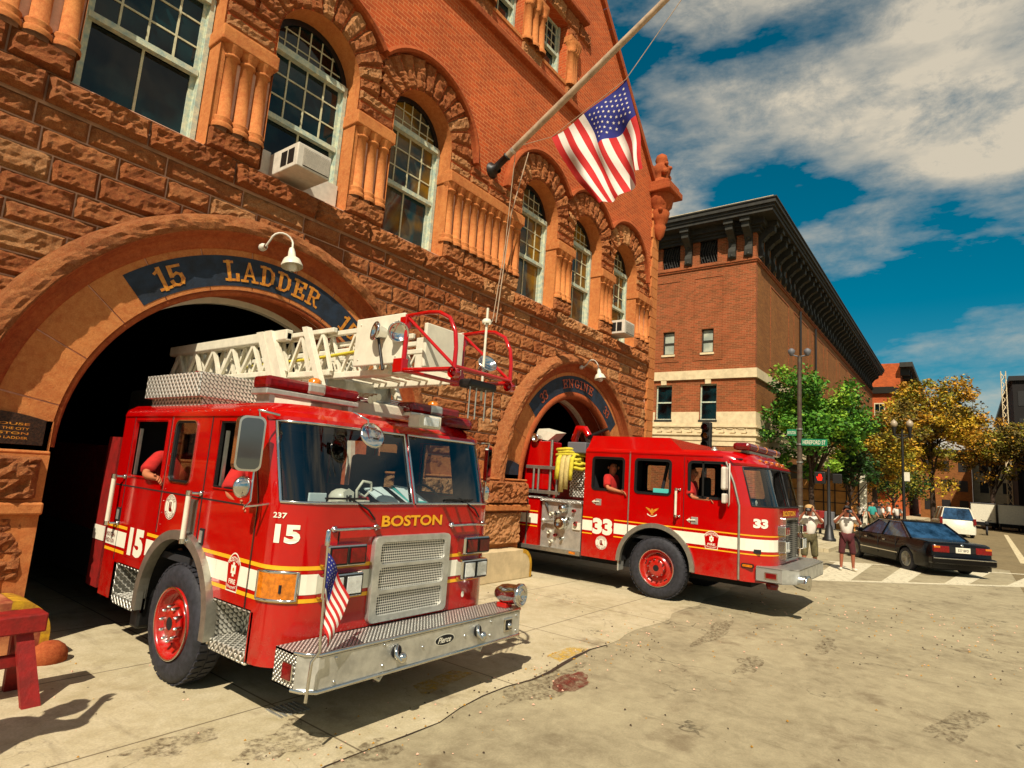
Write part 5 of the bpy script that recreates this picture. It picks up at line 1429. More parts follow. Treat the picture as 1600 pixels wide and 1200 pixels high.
# eagle emblem
def eag(u, v, d=0): return (Y0-.005-d, 4.55-u, 1.50+v)
mb = MB()
for s in (-1, 1):
    mb.prism([(0, .01), (s*.05, .05), (s*.13, .075), (s*.115, .055), (s*.1, .045), (s*.09, .03), (s*.075, .02), (s*.05, .0), (s*.02, -.03)][::s], eag, 0, 0, 0)
mb.prism([(-.022, .04), (0, .06), (.02, .04), (.016, -.04), (.03, -.06), (-.03, -.06), (-.016, -.04)], eag, .0006, .0006, 0)
mb.prism([(-.09, -.035)]+[(-.09+.18*i/8, -.06-.03*math.sin(math.pi*i/8)) for i in range(9)]+[(.09, -.035)]+[(.07-.14*i/6, -.05-.03*math.sin(math.pi*i/6)) for i in range(7)], eag, .0012, .0012, 1)
mb.build('eagle_emblem', ['gold', 'refl'], T2)
grab(T2, Y0, 4.08, 1.48, 1.92)
for y, z in ((5.66, 1.58), (3.78, 1.42)):
    g = MB(); g.bbox(Y0-.008, Y0+.01, y-.07, y+.05, z-.06, z+.06, .004, 0); g.tube([(Y0-.015, y+.09, z), (Y0-.02, y-.03, z+.01)], .012, 6, 1); g.prism([(y+.13, z+.0), (y+.07, z+.04), (y+.07, z-.04)], sidefn(Y0-.01), 0, .01, 1); g.build('door_handle', ['steel', 'white'], T2)
g = MB(); g.bbox(Y0-.24, Y0-.06, 3.18, 3.26, 1.98, 2.36, .03, 0); g.bbox(Y0-.22, Y0-.08, 3.18, 3.25, 1.76, 1.92, .02, 0); g.tube([(Y0, 3.2, 2.42), (Y0-.05, 3.17, 2.42), (Y0-.05, 3.17, 1.75), (Y0, 3.2, 1.72)], .012, 6, 0); g.build('mirror', 'acw', T2)
g = MB(); g.bbox(Y1+.06, Y1+.24, 3.18, 3.26, 1.98, 2.36, .03, 0); g.tube([(Y1, 3.2, 2.42), (Y1+.05, 3.17, 2.42), (Y1+.05, 3.17, 1.75), (Y1, 3.2, 1.72)], .012, 6, 0); g.build('mirror', 'acw', T2)
g = MB(); F = lambda u, v, d=0: (u, 2.52-d, v)
g.prism(rrect(11.06, 12.0, .86, 1.58, .03), F, .05, 0, 0, holes=[rrect(11.11, 11.95, .9, 1.54, .02)]); go = g.build('grille', 'chrome', T2)
g = MB(); g.prism(rrect(11.10, 11.96, .89, 1.55, .02), F, .02, .015, 0)
for i in range(14): g.box(11.12+i*.063, 11.13+i*.063, 2.49, 2.5, .9, 1.54)
g.build('grille_mesh', 'gridblk', go)
for x0 in (10.74, 12.04):
    for z0, z1, l in ((1.3, 1.45, 'rlens'), (1.02, 1.22, 'lens')):
        g = MB(); g.bbox(x0, x0+.28, 2.40, 2.6, z0, z1, .015); lo = g.build('headlight' if l == 'lens' else 'warning_light', 'chrome', T2)
        g = MB(); g.bbox(x0+.02, x0+.13, 2.39, 2.41, z0+.02, z1-.02, .006); g.bbox(x0+.15, x0+.26, 2.39, 2.41, z0+.02, z1-.02, .006); g.build('lens', l, lo)
g = MB(); g.prism(rrect(2.78, 2.98, .76, .83, .03), sidefn(Y0-.012), 0, .02, 0); g.prism(rrect(2.80, 2.96, .775, .815, .018), sidefn(Y0-.018), 0, .01, 1); g.build('side_marker_light', ['trubber', 'alens'], T2)
g = MB(); P = [(Y0+.0, 2.75), (Y0+.0, 2.36), (10.55, 2.16), (12.5, 2.16), (12.8, 2.36), (12.8, 2.75)]
g.prism(P, lambda u, v, d: (u, v, d), .79, .81, 1)
for i in range(len(P)-1):
    (xa, ya), (xb, yb) = P[i], P[i+1]; g.add([(xa, ya, .58), (xb, yb, .58), (xb, yb, .80), (xa, ya, .80)], [(0, 1, 2, 3)], 1 if i == 0 else 0)
g.prism(P, lambda u, v, d: (u, v, d), .58, .59, 0); g.build('bumper', ['steel', 'diams'], T2)
g = MB(); g.bbox(Y0-.012, Y0+.001, 2.42, 2.62, .63, .74, .005, 0); g.box(Y0-.018, Y0-.012, 2.44, 2.60, .645, .725, 1); g.build('side_marker_light', ['chrome', 'rlens'], T2)
g = MB(); g.lathe((10.62, 2.2, .62), (-.2, -1, 0), [(-.1, .05), (0, .1), (.14, .11), (.17, .12), (.18, .09), (.17, .05), (.17, 0)], 20); g.build('siren', 'chrome', T2)
g = MB(); g.lathe((10.5, 2.55, .5), (0, 0, 1), [(-.04, .08), (.03, .1), (.05, .08), (.05, 0)], 14); g.build('air_horn', 'rlens', T2)
# roof
g = MB(); g.box(10.7, 12.4, 2.98, 3.12, 2.63, 2.67, 1); g.bbox(10.45, 12.6, 2.9, 3.2, 2.67, 2.80, .06, 0)
for x in (10.9, 11.5, 12.2): g.bbox(x, x+.12, 2.895, 3.205, 2.672, 2.803, .05, 2)
g.build('light_bar', ['rlens', 'steel', 'alens'], T2)
for i in range(5):
    x = 10.75+i*.38; q = MB(); q.bbox(x-.05, x+.05, 2.78, 2.84, 2.49, 2.53, .01); q.build('marker_lamp', 'alens', T2)
g = MB(); g.lathe((10.45, 3.5, 2.64), (0, 0, 1), [(0, .05), (.03, .05), (.03, .03), (.06, .03), (.07, 0)], 10); g.build('antenna_base', 'steel', T2)
# pump house
g = MB(); g.box(Y0+.35, Y1-.35, 6.0, 7.05, .55, 2.3, 0); g.box(Y0+.06, Y0+.08, 6.04, 6.98, .60, 1.50, 1); g.box(Y0+.30, Y0+.34, 6.05, 6.5, 1.62, 2.2, 2); g.build('pump_house', ['redd', 'steel', 'diam'], T2)
g = MB(); g.box(Y0-.02, Y0+.1, 6.0, 8.6, .52, .60, 0); g.box(Y0-.03, Y0-.02, 6.1, 6.24, .54, .585, 1); g.build('running_board', ['alum', 'alens'], T2)
g = MB(); g.bbox(Y0-.01, Y0+.3, 6.02, 7.0, 1.50, 1.56, .01); g.bbox(Y0-.01, Y0+.3, 6.95, 7.3, 1.54, 1.58, .01); g.build('walkway', 'diams', T2)
for z, yb in ((2.18, 7.4), (1.68, 7.35)):
    g = MB(); g.bbox(Y0-.02, Y0+.03, 6.55, yb, z-.04, z+.03, .006); g.build('ladder_rail', 'alum', T2)
for y in (7.08, 7.2): g = MB(); g.tube([(Y0, y, 1.66), (Y0, y, 2.16)], .025, 8); g.build('ladder_rung', 'alum', T2)
g = MB(); g.bbox(Y0+.06, Y0+.5, 6.86, 7.5, 1.72, 2.72, .02); g.build('hose_bed_box', 'red', T2)
g = MB(); g.lathe((Y0+.02, 7.22, 2.78), (-1, 0, 0), [(-.15, .07), (.02, .07), (.02, .095), (.05, .095), (.05, .06), (.0, .05), (.0, 0)], 16); g.build('suction_inlet', 'chrome', T2)
g = MB(); g.tube([(Y0+.05, 6.82, 1.6), (Y0+.05, 6.82, 2.75)], .03, 8); g.tube([(Y0+.05, 6.66, 1.6), (Y0+.05, 6.66, 2.3)], .022, 8); g.build('pipe_rack', 'alum', T2)
g = MB(); g.lathe((Y0+.08, 6.42, 1.38), (-1, 0, .1), [(0, .06), (.04, .06), (.05, .085), (.16, .085), (.17, .06), (.2, .05), (.2, 0)], 18); g.build('discharge_cap', 'chrome', T2)
g = MB(); g.lathe((Y0+.08, 6.46, 1.10), (-1, 0, 0), [(0, .13), (.03, .13), (.05, .1), (.12, .1), (.14, .12), (.17, .12), (.17, .07), (.14, .05), (.14, 0)], 20, 0); g.tube([(Y0-.02, 6.85, 1.12), (Y0-.05, 6.6, 1.14)], .028, 8, 1); g.ball((Y0-.05, 6.86, 1.12), .05, 8, 1); g.build('main_inlet', ['chrome', 'steel'], T2)
for k, (y, z, r) in enumerate(((6.6, 1.28, .04), (6.72, 1.26, .035), (6.2, 1.36, .03), (6.3, 1.2, .03), (6.75, .9, .035), (6.6, .85, .03), (6.45, .8, .03), (6.7, .72, .03), (6.14, 1.12, .04))):
    g = MB(); g.lathe((Y0+.07, y, z), (-1, 0, 0), [(0, r), (.02, r), (.03, r*.7), (.06, r*.7), (.07, r*1.1), (.09, r)], 12); g.build('gauge', ('chrome', 'white', 'redd')[k % 3], T2)
g = MB(); g.bbox(Y0+.03, Y0+.07, 6.05, 6.22, 1.0, 1.14, .006); g.build('pump_plate', 'white', T2)
g = MB()
for i in range(3): g.tube([(Y0+.03, 6.9-.03*i, 1.48-.02*i), (Y0-.0, 6.78, 1.3)], .012, 6)
g.build('brace', 'iron', T2)
g = MB(); g.box(Y0+.02, Y0+.5, 7.02, 13, .56, 1.56, 0); g.box(Y1-.5, Y1-.02, 6.0, 13, .56, 2.0, 0); g.box(Y0+.5, Y1-.5, 7.4, 13, .6, 2.2, 0); g.build('rear_body', 'red', T2)
g = MB(); g.box(Y0+.014, Y0+.02, 7.05, 13, 1.03, 1.22); g.build('white_stripe', 'refl', T2)
for a, b in ((1.265, 1.285), (.965, .985)): g = MB(); g.box(Y0+.014, Y0+.02, 7.05, 13, a, b); g.build('yellow_stripe', 'yel', T2)
g = MB(); g.box(Y0+.008, Y0+.02, 7.30, 7.33, .58, 1.5); g.build('compartment_edge', 'alum', T2)
wheel(T2, Y0, 10.2, .53, .53, .3, -1); wheel(T2, Y1, 10.2, .53, .53, .3, 1)
# deck gun
g = MB(); g.tube([(Y0+.5, 6.5, 2.6), (Y0+.4, 6.5, 2.8), (Y0+.3, 6.35, 3.02), (Y0+.3, 6.2, 3.0), (Y0+.3, 6.1, 2.86)], [.07, .08, .08, .08, .07], 10, 0); g.tube([(Y0+.35, 6.15, 2.84), (Y0+.35, 5.7, 3.02)], [.05, .03], 10, 1); g.lathe((Y0+.4, 6.45, 2.3), (0, 0, 1), [(0, .12), (.2, .12), (.3, .08)], 12, 0)
g.build('deck_gun', ['red', 'iron'], T2)
# hoses
hz = thing('folded_hose', (Y0+.2, 6.45, 1.7), 'yellow fire hose folded and hanging over the pump panel of truck 33', 'fire hose')
g = MB(); rr = random.Random(4)
for i in range(8):
    z = 2.18+i*.055; y0 = 6.2-.1*rr.random(); y1 = 6.72+.08*rr.random()
    g.tube([(Y0+.25, y0, z), (Y0+.1, y0+.1, z+.02*rr.random()), (Y0+.04, (y0+y1)/2, z+.01), (Y0+.08, y1-.08, z-.01), (Y0+.22, y1, z)], .034, 8)
g.build('hose_loops', 'lemon', hz)
for k in range(4):
    g = MB(); y = 6.26+k*.105; zb = 1.70+.08*rr.random() if k in (1, 2) else 1.95
    pts = [(Y0+.2, y, 2.42), (Y0+.06, y+.01, 2.46), (Y0-.04, y+.01, 2.38), (Y0-.055, y+.02, 2.1), (Y0-.04, y+.03, zb)]
    vs = []
    for j, p in enumerate(pts):
        w = .062 if k else .05
        vs += [(p[0], p[1]-w, p[2]), (p[0]-.02, p[1]-w*.3, p[2]), (p[0]-.012, p[1]+w*.4, p[2]+.0), (p[0], p[1]+w, p[2]), (p[0]+.02, p[1], p[2])]
    fs = []
    for j in range(4):
        for q in range(5): fs.append((j*5+q, j*5+(q+1) % 5, (j+1)*5+(q+1) % 5, (j+1)*5+q))
    fs.append((20, 21, 22, 23, 24)); g.add(vs, fs, 0, True); g.build('hanging_fold', 'lemon2' if k in (1, 2) else 'lemon', hz)
for k in range(3):
    g = MB(); y = 6.08+k*.06; z = 2.2+k*.09; g.tube([(Y0+.1, y+.3, z+.02), (Y0-.02, y+.1, z), (Y0+.0, y-.02, z-.02), (Y0+.1, y-.04, z)], .03, 8); g.build('hose_loop_end', 'lemon', hz)
g = MB(); g.bbox(Y0+.05, Y0+.5, 6.02, 6.45, 2.50, 2.72, .02); g.build('hose_tray', 'grey', T2)
g = MB(); g.hexa([(Y0+.3, 7.1, 2.75), (Y0+.7, 7.1, 2.75), (Y0+.7, 7.5, 2.8), (Y0+.3, 7.5, 2.8), (Y0+.3, 6.9, 2.9), (Y0+.7, 6.9, 2.95), (Y0+.7, 7.35, 3.05), (Y0+.3, 7.35, 3.0)]); g.build('stowage_cover', 'white', T2)
helmet('fire_helmet', (10.85, 3.0, 1.69), 'dark fire helmet with a white front shield behind the windscreen of truck 33', 'iron', '33')
mb = MB(); mb.bbox(10.33, 10.335, 4.25, 4.56, 1.82, 1.92, .002); tag(mb.build('teal_card', 'teal', None, (10.33, 4.4, 1.82)), 'teal card propped in the middle side window of truck 33', 'card')
mb = MB(); mb.bbox(11.3, 11.32, 4.5, 4.68, 2.1, 2.4, .002); tag(mb.build('notice_sheet', 'paper', None, (11.3, 4.6, 2.1)), 'white notice sheet seen through the middle side window of truck 33', 'paper')

# ---------------------------------------------------------------- sawhorse
sh = thing('sawhorse', (1.3, 6.0, 0), 'worn red wooden sawhorse by the wheel guard at the left edge', 'sawhorse')
g = MB(); g.bbox(-.1, 1.78, 5.82, 6.06, .52, .66, .012); g.build('beam', 'redd', sh)
for x in (1.62, .1):
    for s, y in ((-1, 5.72), (1, 6.2)):
        g = MB(); yy = 5.94+s*.04
        for q in ((0,),): g.hexa([(x+.05, y-.03, 0), (x+.17, y-.03, 0), (x+.17, y+.03, 0), (x+.05, y+.03, 0), (x-.02, yy-.03, .52), (x+.09, yy-.03, .52), (x+.09, yy+.03, .52), (x-.02, yy+.03, .52)])
        g.build('leg', 'redd', sh)
g = MB(); g.bbox(.1, 1.68, 5.9, 5.96, .26, .35, .008); g.build('rail', 'redd', sh)
# ================================================================== PEOPLE
def skinned(name, nodes, edges, mat, parent, root=0, sub=1):
    me = bpy.data.meshes.new(name); keys = list(nodes); ix = {k: i for i, k in enumerate(keys)}
    me.from_pydata([nodes[k][0] for k in keys], [(ix[a], ix[b]) for a, b in edges], [])
    ob = bpy.data.objects.new(name, me); col.objects.link(ob); ob.parent = parent
    sk = ob.modifiers.new('Skin', 'SKIN'); sk.use_smooth_shade = True
    for k in keys:
        d = me.skin_vertices[0].data[ix[k]]; r = nodes[k][1]; d.radius = (r, r) if not isinstance(r, tuple) else r; d.use_root = (ix[k] == root)
    ss = ob.modifiers.new('Sub', 'SUBSURF'); ss.levels = sub; ss.render_levels = sub
    me.materials.append(M[mat]); ob['_w'] = [0, 0, 0]
    return ob
def lerp(a, b, t): return tuple(a[i]+(b[i]-a[i])*t for i in range(3))
def person(loc, rot, label, J=None, shirt='fwhite', legs='seat', shorts=True, long_legs=False, cap=None, sc=1.0, skin='skin', hair='hair', shoes='white', group=None, fingers=True, pack=None, sleeve=.72):
    t = thing('person', loc, label, 'person', group); t.rotation_euler = (0, 0, rot); t.scale = (sc,)*3
    P = dict(pel=(0, 0, .96), wa=(0, 0, 1.1), ch=(0, .01, 1.3), nk=(0, 0, 1.46), hb=(0, .02, 1.54), hm=(0, .035, 1.62), ht=(0, .02, 1.70),
             sL=(-.18, 0, 1.41), eL=(-.25, -.02, 1.13), wL=(-.26, .08, .88), sR=(.18, 0, 1.41), eR=(.25, -.02, 1.13), wR=(.26, .08, .88),
             hL=(-.09, 0, .92), kL=(-.10, .03, .5), aL=(-.10, -.02, .09), tL=(-.11, .15, .04), hR=(.09, 0, .92), kR=(.10, .03, .5), aR=(.10, -.02, .09), tR=(.11, .15, .04))
    if J: P.update(J)
    N = dict(pel=(P['pel'], .105), wa=(P['wa'], .095), ch=(P['ch'], .105), nk=(P['nk'], .055), hb=(P['hb'], .075), hm=(P['hm'], .098), ht=(P['ht'], .07))
    E = [('pel', 'wa'), ('wa', 'ch'), ('ch', 'nk'), ('nk', 'hb'), ('hb', 'hm'), ('hm', 'ht')]
    f = Vector(P.get('face', (0, 1, 0))).normalized(); hm = Vector(P['hm'])
    N['nose'] = (tuple(hm+f*.115+Vector((0, 0, -.015))), .014); E.append(('hm', 'nose'))
    for s in 'LR':
        S, El, W = P['s'+s], P['e'+s], P['w'+s]
        N['s'+s] = (S, .055); N['m'+s] = (lerp(S, El, .5), .045); N['e'+s] = (El, .042); N['f'+s] = (lerp(El, W, .35), .041); N['w'+s] = (W, .026)
        E += [('ch', 's'+s), ('s'+s, 'm'+s), ('m'+s, 'e'+s), ('e'+s, 'f'+s), ('f'+s, 'w'+s)]
        d = (Vector(W)-Vector(El)).normalized(); sd = d.orthogonal().normalized(); hp = Vector(W)+d*.055
        N['p'+s] = (tuple(hp), (.04, .022)); E.append(('w'+s, 'p'+s))
        if fingers:
            bd = d.cross(sd)
            for k, L in enumerate((.066, .075, .07, .055)):
                o = sd*(k-1.5)*.02; a = hp+d*.035+o; b = a+d*L*.5+bd*.012; c = b+d*L*.4+bd*.03
                N[f'g{s}{k}a'] = (tuple(a), .0095); N[f'g{s}{k}b'] = (tuple(b), .009); N[f'g{s}{k}c'] = (tuple(c), .008); E += [('p'+s, f'g{s}{k}a'), (f'g{s}{k}a', f'g{s}{k}b'), (f'g{s}{k}b', f'g{s}{k}c')]
            a = hp-d*.02+sd*.045; b = a+d*.04+sd*.012; N[f't{s}a'] = (tuple(a), .011); N[f't{s}b'] = (tuple(b), .009); E += [('p'+s, f't{s}a'), (f't{s}a', f't{s}b')]
        H, K, A, T = P['h'+s], P['k'+s], P['a'+s], P['t'+s]
        N['h'+s] = (H, .09); N['q'+s] = (lerp(H, K, .5), .075); N['k'+s] = (K, .056); N['c'+s] = (lerp(K, A, .3), .056); N['a'+s] = (A, .036); N['t'+s+'o'] = (T, .03)
        E += [('pel', 'h'+s), ('h'+s, 'q'+s), ('q'+s, 'k'+s), ('k'+s, 'c'+s), ('c'+s, 'a'+s), ('a'+s, 't'+s+'o')]
    skinned('body', N, E, skin, t)
    # shirt
    C = dict(pel=(lerp(P['pel'], P['wa'], -.1), (.155, .125)), wa=(P['wa'], (.145, .115)), ch=(P['ch'], (.155, .115)), cn=(lerp(P['ch'], P['nk'], .7), .075)); CE = [('pel', 'wa'), ('wa', 'ch'), ('ch', 'cn')]
    for s in 'LR':
        C['s'+s] = (P['s'+s], .085); C['e'+s] = (lerp(P['s'+s], P['e'+s], sleeve), .082); C['x'+s] = (lerp(P['s'+s], P['e'+s], sleeve+.12), .088); CE += [('ch', 's'+s), ('s'+s, 'e'+s), ('e'+s, 'x'+s)]
    skinned('shirt', C, CE, shirt, t)
    kk = .9 if not long_legs else 1.9
    C = dict(pel=(P['pel'], .135)); CE = []
    for s in 'LR':
        H, K, A = P['h'+s], P['k'+s], P['a'+s]; C['h'+s] = (H, .108); C['q'+s] = (lerp(H, K, .5), .1); C['k'+s] = (lerp(H, K, 1.0), .088 if not long_legs else .075); CE += [('pel', 'h'+s), ('h'+s, 'q'+s), ('q'+s, 'k'+s)]
        if long_legs: C['z'+s] = (lerp(K, A, .5), .068); C['a'+s] = (lerp(K, A, .95), .06); CE += [('k'+s, 'z'+s), ('z'+s, 'a'+s)]
        else: C['z'+s] = (lerp(K, A, .12), .09); CE += [('k'+s, 'z'+s)]
    skinned('trousers' if long_legs else 'shorts', C, CE, legs, t)
    for s in 'LR':
        A, T = P['a'+s], P['t'+s]; skinned('shoe', {'h': (lerp(A, T, -.25)[:2]+(A[2]-.035,), .04), 'm': (lerp(A, T, .4)[:2]+(A[2]-.03,), .045), 't': (T[:2]+(A[2]-.045,), .036)}, [('h', 'm'), ('m', 't')], shoes, t)
    g = MB(); h = Vector(P['hm'])-f*.012+Vector((0, 0, .03)); g.ball(h, .108, 14, 0, (.95, 1.0, .95)) if hair else None
    if hair:
        ho = g.build('hair', hair, t, (0, 0, 0)); me = ho.data; bm = bmesh.new(); bm.from_mesh(me)
        bmesh.ops.delete(bm, geom=[v for v in bm.verts if (v.co-hm).dot(f) > .035 and v.co.z < hm.z+.065 or v.co.z < hm.z-.05], context='VERTS'); bm.to_mesh(me); bm.free()
    g = MB(); sd = f.cross(Vector((0, 0, 1))).normalized()
    for s in (-1, 1): g.ball(hm+f*.092+sd*s*.033+Vector((0, 0, .012)), .011, 8)
    g.build('eyes', 'hair', t, (0, 0, 0))
    g = MB(); g.tube([hm+f*.092+sd*-.02+Vector((0, 0, -.05)), hm+f*.1+Vector((0, 0, -.052)), hm+f*.092+sd*.02+Vector((0, 0, -.05))], .005, 5); g.build('mouth', 'redshirt', t, (0, 0, 0))
    g = MB()
    for s in (-1, 1): g.ball(hm+sd*s*.1+Vector((0, 0, -.005)), .022, 8, 0, (.5, 1, 1.3))
    g.build('ears', skin, t, (0, 0, 0))
    if cap:
        g = MB(); c = hm+Vector((0, 0, .045))-f*.005; g.ball(c, .115, 14, 0, (1, 1, .75)); g.prism([(-.07, 0), (.07, 0), (.06, .1), (0, .13), (-.06, .1)], lambda u, v, d: tuple(c+sd*u+f*(v+.07)+Vector((0, 0, .0+d-v*.15))), 0, .012); g.build('cap', cap, t, (0, 0, 0))
    if pack:
        g = MB(); g.bbox(-.15, .15, -.3, -.13, 1.05, 1.45, .05); g.build('backpack', pack, t, (0, 0, 0))
    return t
def camera_thing(loc, rot, label):
    t = thing('camera_in_hand', loc, label, 'camera'); t.rotation_euler = (0, 0, rot)
    g = MB(); g.bbox(-.07, .07, -.03, .03, -.045, .045, .01); g.build('camera_body', 'black', t, (0, 0, 0)); g = MB(); g.lathe((0, .03, 0), (0, 1, 0), [(0, .035), (.06, .035), (.08, .04), (.08, .0)], 12); g.build('lens', 'grey', t, (0, 0, 0))
# seated firefighters: face -y (rot pi)
def seated(sx):
    return dict(hL=(-.09, .05, .93), hR=(.09, .05, .93), kL=(-.12, .48, .98), kR=(.12, .48, .98), aL=(-.12, .5, .58), aR=(.12, .5, .58), tL=(-.12, .66, .55), tR=(.12, .66, .55), pel=(0, 0, .96))
F1 = seated(1); F1.update(eR=(.34, .14, 1.24), wR=(.33, .36, 1.22), face=(.45, .9, 0), wL=(-.2, .3, 1.05))
person((2.93, 6.66, .50), math.pi, 'firefighter in red resting an arm on the rear window of the ladder truck', F1, 'redshirt', 'seat', long_legs=True, shoes='black', sleeve=.75)
F2 = seated(1); F2.update(eR=(.3, .1, 1.22), wR=(.3, .32, 1.16), face=(0, 1, 0))
person((2.95, 5.08, .45), math.pi, 'firefighter in red behind the tall mirror of the ladder truck', F2, 'redshirt', 'seat', long_legs=True, shoes='black', sleeve=.8)
F3 = seated(1); F3.update(eR=(.34, .1, 1.22), wR=(.34, .36, 1.17), face=(.75, .65, 0))
person((10.62, 5.56, .64), math.pi, 'smiling firefighter in red leaning on the rear window of truck 33', F3, 'redshirt', 'seat', long_legs=True, shoes='black', sleeve=.75)
F4 = seated(1); F4.update(eR=(.3, .14, 1.2), wR=(.3, .38, 1.17), face=(.2, 1, 0))
person((10.62, 3.98, .62), math.pi, 'firefighter in red in the front side window of truck 33 beside the mirror', F4, 'redshirt', 'seat', long_legs=True, shoes='black', sleeve=.75)
# two photographers on the crossing
J1 = dict(eL=(-.3, .16, 1.32), wL=(-.12, .26, 1.58), eR=(.28, .2, 1.3), wR=(.1, .27, 1.56), aL=(-.12, -.22, .1), kL=(-.12, .02, .5), tL=(-.14, -.06, .04), aR=(.13, .18, .09), kR=(.12, .14, .5), tR=(.14, .34, .04), face=(0, 1, 0))
person((17.2, 3.28, 0), R(100), 'man in a tan cap and pale T-shirt raising a camera beside truck 33', J1, 'fwhite', 'olive' if 'olive' in M else 'seat', cap='tan' if 'tan' in M else 'acw', skin='skind', sc=1.0)
J2 = dict(eL=(-.33, .12, 1.28), wL=(-.12, .25, 1.58), eR=(.33, .12, 1.28), wR=(.12, .25, 1.58), aL=(-.15, 0, .09), tL=(-.2, .15, .04), aR=(.15, 0, .09), tR=(.2, .15, .04), kL=(-.14, .03, .5), kR=(.14, .03, .5))
person((19.2, 2.72, 0), R(112), 'man in a white T-shirt and baggy maroon shorts taking a photo on the crossing', J2, 'fwhite', 'maroonc' if 'maroonc' in M else 'maroon', skin='skind', hair='hair')
camera_thing((17.2-.33, 3.24, 1.62), R(100), 'black camera held up by the man in the tan cap'); camera_thing((19.2-.30, 2.72-.12, 1.62), R(112), 'black camera held to the face of the man in maroon shorts')
bg = [((38.8, 4.25), 'tealc', 'pedestrian in a teal vest walking on the far pavement', 0, 2.6), ((39.9, 4.95), 'fwhite', 'dark-haired pedestrian in a pale shirt next to the pedestrian signal', 0, 1.2), ((41.5, 4.05), 'fwhite', 'pedestrian in white carrying a backpack among the far crowd', 1, 3.6),
      ((43.0, 3.85), 'fwhite', 'broad pedestrian in a cream shirt behind the roof of the black car', 0, .4), ((40.8, 4.6), 'redc', 'pedestrian in a dull red shirt in the far crowd', 0, 4.2), ((45.5, 3.6), 'fwhite', 'pedestrian in white beside the twin-globe lamp post', 0, 5.0), ((44.2, 4.4), 'seat', 'pedestrian in dark clothes walking behind the far crowd', 1, 2.0), ((37.6, 5.3), 'grey', 'pedestrian in grey standing behind the two photographers', 0, 3.0)]
for k, (p, s_, lab, pk, ro) in enumerate(bg):
    a = .12*math.sin(k*2); J = dict(aL=(-.1, -.16, .1), tL=(-.1, .0, .04), aR=(.1, .16, .09), tR=(.1, .32, .04), eL=(-.25, .05, 1.13), wL=(-.24, .2, .95))
    person((p[0], p[1], .12), ro, lab, J, s_, 'seat' if k % 2 else 'olive', long_legs=bool(k % 3 == 0), group='pedestrians on the far pavement', pack='grey' if pk else None, sc=1.0-.03*(k % 3), fingers=False)
person((.45, 4.72, 0), R(-50), 'bystander in dark clothes standing near the sawhorse', dict(eR=(.3, .22, 1.2), wR=(.2, .42, 1.35)), 'seat', 'seat', long_legs=True, cap='seat', sc=1.1)

# ================================================================== VEHICLES
def carwheel(T, x, y, r, sg, w=.2):
    g = MB(); ax = (0, sg, 0); c = (x, y-sg*w, r); g.lathe(c, ax, [(0, r*.6), (.02, r*.95), (.05, r), (w-.03, r), (w, r*.93), (w, r*.7), (w-.01, r*.66)], 28); wo = g.build('wheel', 'rubber', T, (0, 0, 0))
    g = MB(); g.lathe(c, ax, [(w-.03, r*.66), (w+.005, r*.64), (w-.02, r*.56), (w-.05, r*.5), (w-.05, 0)], 24)
    for i in range(14): a = math.pi*2*i/14; g.tube([(x+r*.12*math.cos(a), y-.02*sg, r+r*.12*math.sin(a)), (x+r*.6*math.cos(a), y-.01*sg, r+r*.6*math.sin(a))], .012, 4)
    g.lathe(c, ax, [(w-.03, r*.14), (w, r*.1), (w, 0)], 12); g.build('rim', 'alum', wo, (0, 0, 0))
